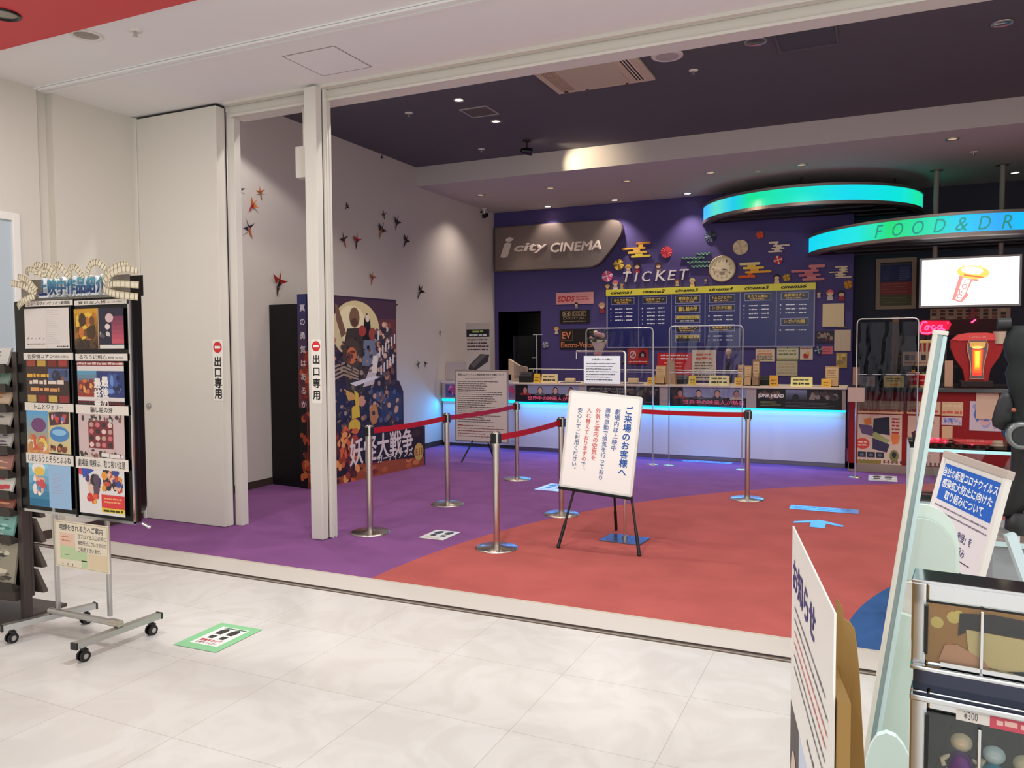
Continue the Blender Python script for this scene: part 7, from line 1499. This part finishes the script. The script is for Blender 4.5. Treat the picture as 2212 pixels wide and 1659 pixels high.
# --- tall leaning stand seen edge-on (aluminium profile, pale green acrylic plates)
YL_ = 2.12
T_ = ONY(2033, 718, YL_); B1 = ONY(1868 + 17, 1606, YL_); d = (T_ - B1).normalized(); B_ = B1 - d * (B1.z / d.z)
t = thing('leaning_stand', 'tall leaning white framed stand with pale green rounded plates, seen edge-on', 'stand', (B_.x, YL_, 0))
ln = (T_ - B_).length; ang = math.atan2(T_.x - B_.x, T_.z)
TM = Matrix.Rotation(ang, 4, 'Y')
MB().box(-.017, -.006, -.010, .012, 0, ln, bev=.003).xform(TM).build('outer_rail', mat('rail_cream', (222, 220, 208), rough=.4), t)
MB().box(-.006, .004, -.006, .012, 0, ln - .004).xform(TM).build('groove', mat('rail_grey', (150, 168, 168), rough=.3, metal=.3), t)
MB().box(.004, .014, -.010, .012, 0, ln - .008, bev=.003).xform(TM).build('inner_rail', mat('rail_aqua', (200, 224, 224), rough=.35), t)
MB().box(-.018, .015, -.012, .014, ln - .006, ln + .004, bev=.002).xform(TM).build('end_cap', 'white', t)
def GL(px, py, Y): p = ONY(px, py, Y); return (p.x - B_.x, p.z)
def plate(pts, Y, th, name, m='mint', col=(255, 255, 255)):
    P = [GL(x, y, Y) for x, y in pts]; MB().prism(P, Y - YL_, Y - YL_ + th, col).build(name, m, t)
plate([(1976, 1092), (1990, 1090), (2010, 1093), (2030, 1102), (2048, 1118), (2062, 1138), (2069, 1158), (2072, 1180), (2072, 1266), (1944, 1252)], 2.22, .02, 'rounded_plate', mat('mint_light', (222, 238, 228), rough=.35))
plate([(1970, 1122), (1990, 1120), (2012, 1124), (2036, 1140), (2054, 1164), (2062, 1186), (2064, 1262), (1948, 1250)], 2.205, .012, 'rounded_pad', mat('mint_pad', (206, 222, 212), rough=.45))
plate([(1934, 1255), (1990, 1262), (1990, 1340), (1922, 1318)], 2.24, .01, 'white_tray', 'white')
plate([(1932, 1322), (1990, 1340), (1990, 1700), (1858, 1700)], 2.2, .02, 'lower_plate', mat('mint_low', (206, 226, 214), rough=.4))
plate([(1855, 1700), (1880, 1612), (1895, 1590), (1915, 1584), (1935, 1592), (1952, 1612), (1968, 1645), (1972, 1700)], 2.0, .02, 'bottom_plate', mat('mint_pale', (220, 242, 236), rough=.4))
MB().box(-.05, .36, -.2, .2, 0, .02, bev=.006).build('foot', 'white', t)
# --- chrome capsule machine (two stacked units)
zt = 1.12
C0 = FL(1971, 1251, zt); rz = R(-6)
t = thing('capsule_machine', 'chrome framed capsule toy machine, upper unit of the stack at the right edge', 'vending machine', (C0.x, C0.y, 0), rz)
wM, dM = .62, .06
def CM(px, py): # pixel -> local x,z on the machine front
    n = Vector((math.sin(rz), -math.cos(rz), 0)); dd = ray(px, py); k_ = (C0 - CP).dot(n) / dd.dot(n); p = CP + dd * k_; v = p - C0
    return (v.x * math.cos(rz) + v.y * math.sin(rz), p.z)
zw1 = CM(2006, 1298)[1]; zw0 = CM(2014, 1420)[1]; zb1 = CM(1980, 1436)[1]; zb2 = CM(1980, 1484)[1]
xw = CM(2008, 1300)[0]
def unit(t, z0, z1, zwin0, zwin1, xw):
    MB().box(0, xw - .004, -.012, .03, z0, z1, bev=.004).box(wM - .05, wM, -.012, .03, z0, z1, bev=.004).box(xw - .004, wM - .05, -.012, .03, z0, zwin0 - .004, bev=.004).box(xw - .004, wM - .05, -.012, .03, zwin1 + .004, z1, bev=.004).build('chrome_frame', 'chrome', t)
    MB().box(0, wM, .03, dM, z0, z1).build('body', 'white', t)
    MB().box(xw - .006, xw - .001, -.018, -.010, zwin0 + .01, zwin1 - .005).build('gasket_or_gap', 'black', t)
    MB().box(xw - .01, wM - .045, -.0165, -.0135, zwin0 - .002, zwin1 + .002).build('window_pane', 'glass', t)
unit(t, zb1 + .003, zt, zw0, zw1, xw)
MB().box(.0, wM, -.02, dM, zt, zt + .006, bev=.002).build('top_plate', 'chrome', t)
a = Art(-.006, .0006); x0, x1 = xw - .004, wM - .05
a.rect(x0, zw0 - .004, x1, zw1 - .001, (196, 130, 60), 0); hgt_ = zw1 - zw0
rnd = random.Random(15)
for i in range(46):
    r_ = rnd.uniform(.003, .011); a.ell(rnd.uniform(x0 + r_, x1 - r_), rnd.uniform(zw0 + r_, zw1 - .004 - r_), r_, r_, rnd.choice([(236, 180, 70), (250, 206, 110), (200, 120, 60), (240, 140, 80)]), 1 + i * .05, 10)
W_2 = .20
a.poly([(x0 + .052, zw1 - .012), (x0 + .10, zw1 - .006), (x0 + .20, zw1 - .012), (x0 + .205, zw0 + .045), (x0 + .17, zw0 + .062), (x0 + .07, zw0 + .064), (x0 + .05, zw0 + .05)], (46, 30, 28), 5)
a.poly([(x0 + .062, zw0 + .064), (x0 + .17, zw0 + .060), (x0 + .19, zw0 + .036), (x0 + .182, zw0 + .012), (x0 + .12, zw0), (x0 + .075, zw0 + .006), (x0 + .066, zw0 + .03)], (244, 204, 140), 6)
a.poly([(x0 + .02, zw0), (x0 + .03, zw0 + .030), (x0 + .05, zw0 + .034), (x0 + .09, zw0 + .014), (x0 + .10, zw0)], (236, 160, 120), 7); a.poly([(x0 + .12, zw0), (x0 + .182, zw0 + .012), (x0 + .24, zw0 + .006), (x0 + .24, zw0)], (34, 26, 34), 7)
a.build('display_card', 'print', t)
mb = MB(); xb = CM(2118, 1300)[0]; mb.box(xb, xb + .006, -.020, -.0166, zw0 - .01, zw1, bev=.0015); mb.build('centre_bar', 'chrome', t)
MB().box(xw + .02, wM - .06, -.02, -.012, zb1 + .012, zb1 + .020).box(0, wM, -.03, -.012, zb1 + .002, zb1 + .01, bev=.003).build('ledge', 'chrome', t)
t = thing('capsule_machine', 'chrome framed capsule toy machine, lower unit with a price strip over its window', 'vending machine', (C0.x, C0.y, 0), rz)
zl1 = CM(2014, 1534)[1]
MB().box(.004, wM - .004, .0, dM, zb2, zb1 - .002).build('gap_band', mat('dark_mirror', (70, 74, 90), rough=.12, metal=1.0), t)
unit(t, 0.03, zb2, .22, zl1, xw + .004)
MB().box(0, wM, -.03, -.012, zb2 - .014, zb2 - .002, bev=.003).build('ledge', 'chrome', t)
MB().box(0, wM, 0, dM, 0, .03).build('plinth', 'black', t)
p0, p1, p2_ = CM(2066, 1531), CM(2138, 1545), CM(2212, 1558)
a = Art(-.0172, .0004); a.rect(p0[0], p0[1] - .012, p1[0], p0[1] + .010, (232, 226, 220), 1); a.text('¥300', p0[0] + .012, p0[1] - .008, p1[0] - .018, p0[1] + .006, (90, 84, 90), 2, .0); a.rect(p1[0], p0[1] - .014, p1[0] + .18, p0[1] + .010, (206, 76, 96), 1); a.lines(p1[0] + .01, p0[1] - .010, p1[0] + .17, p0[1] + .006, 1, (236, 190, 180), 2, .7, 4, .05); a.build('price_strip', 'gloss', t)
mb = MB(); mb.box(xb, xb + .006, -.020, -.0166, .22, zl1 - .01, bev=.0015); mb.build('centre_bar', 'chrome', t)
a = Art(-.006, .0006); x0 = xw; zz = zl1
a.rect(x0, .22, wM - .05, zz, (44, 34, 32), 0); a.poly([(x0, zz - .12), (x0 + .05, zz - .085), (x0 + .14, zz - .11), (x0 + .2, zz - .15), (x0, zz - .2)], (214, 150, 160), 1); a.rect(x0, .22, wM - .05, zz - .19, (90, 60, 60), 1.5); a.poly([(x0 + .14, zz - .10), (x0 + .3, zz - .13), (x0 + .3, zz - .14), (x0 + .14, zz - .11)], (190, 150, 60), 2); a.build('display_card', 'gloss', t)
# small display capsule toys behind the lower window (plain stacked balls and blocks)
for i, (dx, dz, c1, c2, lab) in enumerate([(.055, .075, (226, 200, 170), (96, 62, 110), 'plain purple and cream toy figure behind the lower capsule window'), (.105, .085, (196, 206, 206), (60, 130, 150), 'plain grey and teal toy figure behind the lower capsule window'), (.15, .09, (206, 190, 160), (46, 70, 110), 'plain blue and tan toy figure behind the lower capsule window')]):
    s = thing('toy_figure', lab, 'toy', (C0.x, C0.y, 0), rz, 'toys behind the lower capsule window'); bx = xw + dx; bz = zl1 - dz
    MB().lathe([(.020, 0), (.024, .012), (.018, .036), (.008, .044)], (bx, .0, bz - .03), c2, 18).build('body', 'paint', s); MB().sphere((bx, 0, bz + .030), .019, .017, .018, c1, 14, 10).build('head', 'paint', s); MB().tube([(bx - .018, -.002, bz + .002), (bx - .03, -.006, bz - .008), (bx - .026, -.008, bz - .018)], .005, c1, 8).tube([(bx + .018, -.002, bz + .002), (bx + .03, -.006, bz - .004), (bx + .034, -.008, bz + .008)], .005, c1, 8).build('arms', 'paint', s)
    MB().lathe([(.026, 0), (.026, .004)], (bx, 0, bz - .034), (60, 50, 50), 18).build('stand', 'paint', s)
# --- notice card and cardboard display at the lower right centre
zt = 1.24
L_, R_ = FL(1712, 1136, zt), FL(1802, 1325, zt); uu = R_ - L_; w = uu.length; rz = math.atan2(uu.y, uu.x)
t = thing('notice_card', 'white notice card with purple heading standing edge-on at the front right', 'notice', (L_.x, L_.y, 0), rz)
ch = .30
MB().box(0, w, 0, .0025, zt - ch, zt).build('card', mat('card_white', (232, 228, 222), rough=.5), t)
a = Art(-.0006, .0003)
a.text('お知らせ', w * .06, zt - .098, w * .66, zt - .045, (56, 48, 130), 1, .022)
for i, c in enumerate([(90, 84, 96), (90, 84, 96), (206, 96, 92), (206, 96, 92), (80, 76, 84), (80, 76, 84)]): a.lines(w * .12, zt - .130 - .020 * i, w * .94, zt - .116 - .020 * i, 1, c, 1, .36, i + 2, .08)
a.lines(w * .5, zt - .27, w * .9, zt - .255, 1, (90, 84, 90), 1, .5, 3, .05); a.build('lettering', 'print', t)
s = thing('cardboard_display', 'tan cardboard display stand with dark film artwork below the white notice card', 'display stand', (L_.x, L_.y, 0), rz)
MB().box(-.03, w * 1.02, .004, .018, 0, zt - .10).build('front_board', 'cardboard', s)
a = Art(.0035, .0003); zA = zt - .29; a.rect(-.03, 0, w, zA, (52, 40, 38), 0); a.rect(.10, 0, w, zA - .02, (196, 206, 226), 1); a.blobs(.12, zA - .5, w, zA - .05, 12, [(120, 150, 206), (80, 100, 160), (216, 220, 230)], 2, 4, .3); a.blobs(-.02, zA - .4, .08, zA - .06, 8, [(196, 140, 110), (70, 50, 46), (206, 180, 160)], 2, 6, .5); a.vtext('映画', .02, zA - .16, .05, (206, 190, 150), 8, .01); a.build('artwork', 'print', s)
def SD(px, py, Y): p = ONY(px, py, Y); return p
# side wall with a rounded shoulder, facing the camera
YS_ = R_.y + .10
P = [(1786, 1297), (1800, 1294), (1812, 1300), (1820, 1318), (1822, 1338), (1836, 1346), (1846, 1362), (1850, 1390), (1856, 1450), (1868, 1660), (1876, 1800), (1740, 1800), (1770, 1500)]
pts = [ONY(x, y, YS_) for x, y in P]; mb = MB(); c_, s_ = math.cos(-rz), math.sin(-rz); vs = []
for off in (0, .006):
    for p in pts: v = Vector((p.x - L_.x, p.y + off - L_.y)); vs.append((v.x * c_ - v.y * s_, max(.018, v.x * s_ + v.y * c_), p.z))
n = len(pts); mb.add(vs, [tuple(range(n)), tuple(reversed(range(n, 2 * n)))] + [(i, n + i, n + (i + 1) % n, (i + 1) % n) for i in range(n)]); mb.build('side_wall', 'cardboard', s)
MB().box(-.03, w, .018, .06, .0, .02).build('inner_shelf', 'cardboard', s)
# --- glass showcase with a black prop figure on it
Yg = 4.55
A_ = ONY(1966, 967, Yg); zg = A_.z
t = thing('glass_showcase', 'glass shop showcase with pale lit shelves at the right behind the A-frame sign', 'showcase', (A_.x, Yg, 0))
wg, dg = 1.5, .46
MB().box(0, .03, 0, .03, 0, zg, bev=.004).build('corner_post', 'alu', t); MB().box(wg - .03, wg, 0, .03, 0, zg).build('corner_post', 'alu', t); MB().box(0, .03, dg - .03, dg, 0, zg).build('corner_post', 'alu', t); MB().box(wg - .03, wg, dg - .03, dg, 0, zg).build('corner_post', 'alu', t)
MB().box(0, wg, 0, dg, zg, zg + .008).build('top_glass', 'glass', t); MB().box(.03, wg - .03, .002, .008, .30, zg).build('front_glass', 'glass', t)
MB().box(.01, wg - .01, .015, dg - .01, .02, .20).build('base_cabinet', mat('case_grey', (150, 152, 154), rough=.4), t)
MB().box(.03, wg - .03, .02, dg - .02, zg - .30, zg - .292).build('shelf', 'glass', t)
MB().box(.05, wg - .05, .03, .05, zg - .02, zg - .006).build('light_tube', mat('case_tube', (220, 250, 250), emit=(190, 240, 245), es=.5), t)
area('showcase_tube', (A_.x + wg / 2, Yg + .06, zg - .03), wg - .2, .02, 1.0, (.8, 1, 1), aim=(A_.x + wg / 2, Yg + .2, 0))
# lower counter to the right with grey front
Yc = 3.95
C_ = ONY(2128, 1163, Yc); 
t = thing('shop_counter', 'low grey shop counter with a brownish top beyond the A-frame sign', 'counter', (C_.x + .03, Yc, 0))
MB().box(0, 1.3, 0, .44, 0, C_.z - .03, (150, 154, 156)).build('cabinet', 'paint', t); MB().box(-.02, 1.3, -.02, .46, C_.z - .03, C_.z, (120, 104, 98), bev=.004).build('worktop', 'gloss', t); MB().box(-.022, 1.3, -.024, -.02, C_.z - .025, C_.z - .005, (190, 214, 214)).build('edge_strip', 'paint', t)
zq = C_.z
def PR(px, py, Y): p = ONY(px, py, Y); return p
Yp = 4.12
O_ = ONY(2196, 1000, Yp)
t = thing('prop_figure', 'tall black display prop with a ring ended tube, at the right picture edge', 'display prop', (O_.x, Yp, zq))
def PL(px, py, dy=0): p = ONY(px, py, Yp + dy); return Vector((p.x - O_.x, dy, p.z - zq))
G1 = mat('prop_grey', (22, 28, 28), rough=.6, spec=.3); G2 = mat('prop_black', (16, 16, 18), rough=.5)
def blob(name, prof, m, sq=.8):      # stacked elliptical sections from image rows (y, xl, xr)
    mb = MB(); vs = []; n = 16
    for y, xl, xr in prof:
        a_, b_ = PL(xl, y), PL(xr, y); cx, rx = (a_.x + b_.x) / 2, (b_.x - a_.x) / 2
        vs += [(cx + rx * math.cos(6.283 * k / n), rx * sq * math.sin(6.283 * k / n), a_.z) for k in range(n)]
    fs = [(i * n + k, (i + 1) * n + k, (i + 1) * n + (k + 1) % n, i * n + (k + 1) % n) for i in range(len(prof) - 1) for k in range(n)] + [tuple(range(n)), tuple(reversed(range((len(prof) - 1) * n, len(prof) * n)))]
    mb.add(vs, fs, (255, 255, 255), True); return mb.build(name, m, t)
blob('upper_body', [(704, 2184, 2236), (722, 2174, 2246), (744, 2166, 2250), (770, 2170, 2262), (786, 2178, 2256), (806, 2170, 2262), (850, 2180, 2262), (872, 2188, 2256), (900, 2184, 2262), (940, 2182, 2262)], G1)
blob('lower_body', [(930, 2184, 2250), (980, 2184, 2250), (1036, 2180, 2250), (1050, 2172, 2240), (1085, 2160, 2225), (1106, 2152, 2206), (1112, 2156, 2200)], G2)
blob('pedestal', [(1104, 2172, 2240), (1135, 2170, 2244), (1150, 2166, 2250), (1163, 2160, 2256)], G2)
c = PL(2196, 934); MB().cyl(c + Vector((0, -.16, 0)), c + Vector((0, .06, 0)), .052, n=28).build('tube', G1, t)
mbq = MB(); mbq.lathe([(.036, -.004), (.040, .004), (.056, .004), (.060, -.004), (.060, -.03)], n=32).xform(Matrix.Translation(c + Vector((0, -.158, 0))) @ Matrix.Rotation(HALF, 4, 'X')); mbq.build('ring', mat('prop_ring', (120, 124, 122), rough=.35, metal=.6), t)
MB().cyl(c + Vector((0, -.1625, 0)), c + Vector((0, -.165, 0)), .038, n=28).build('bore', 'black', t)
c = PL(2166, 700); MB().cyl(c + Vector((-.02, 0, 0)), c + Vector((.03, 0, 0)), .028, n=20).build('top_cap', G2, t)
blob('side_grip', [(846, 2166, 2186), (862, 2156, 2192), (884, 2148, 2194), (906, 2142, 2194), (920, 2144, 2190), (928, 2160, 2186)], G2, .5)
c = PL(2186, 884); MB().sphere(c + Vector((0, -.05, 0)), .010, col=(150, 76, 56)).build('light_stud', 'gloss', t)
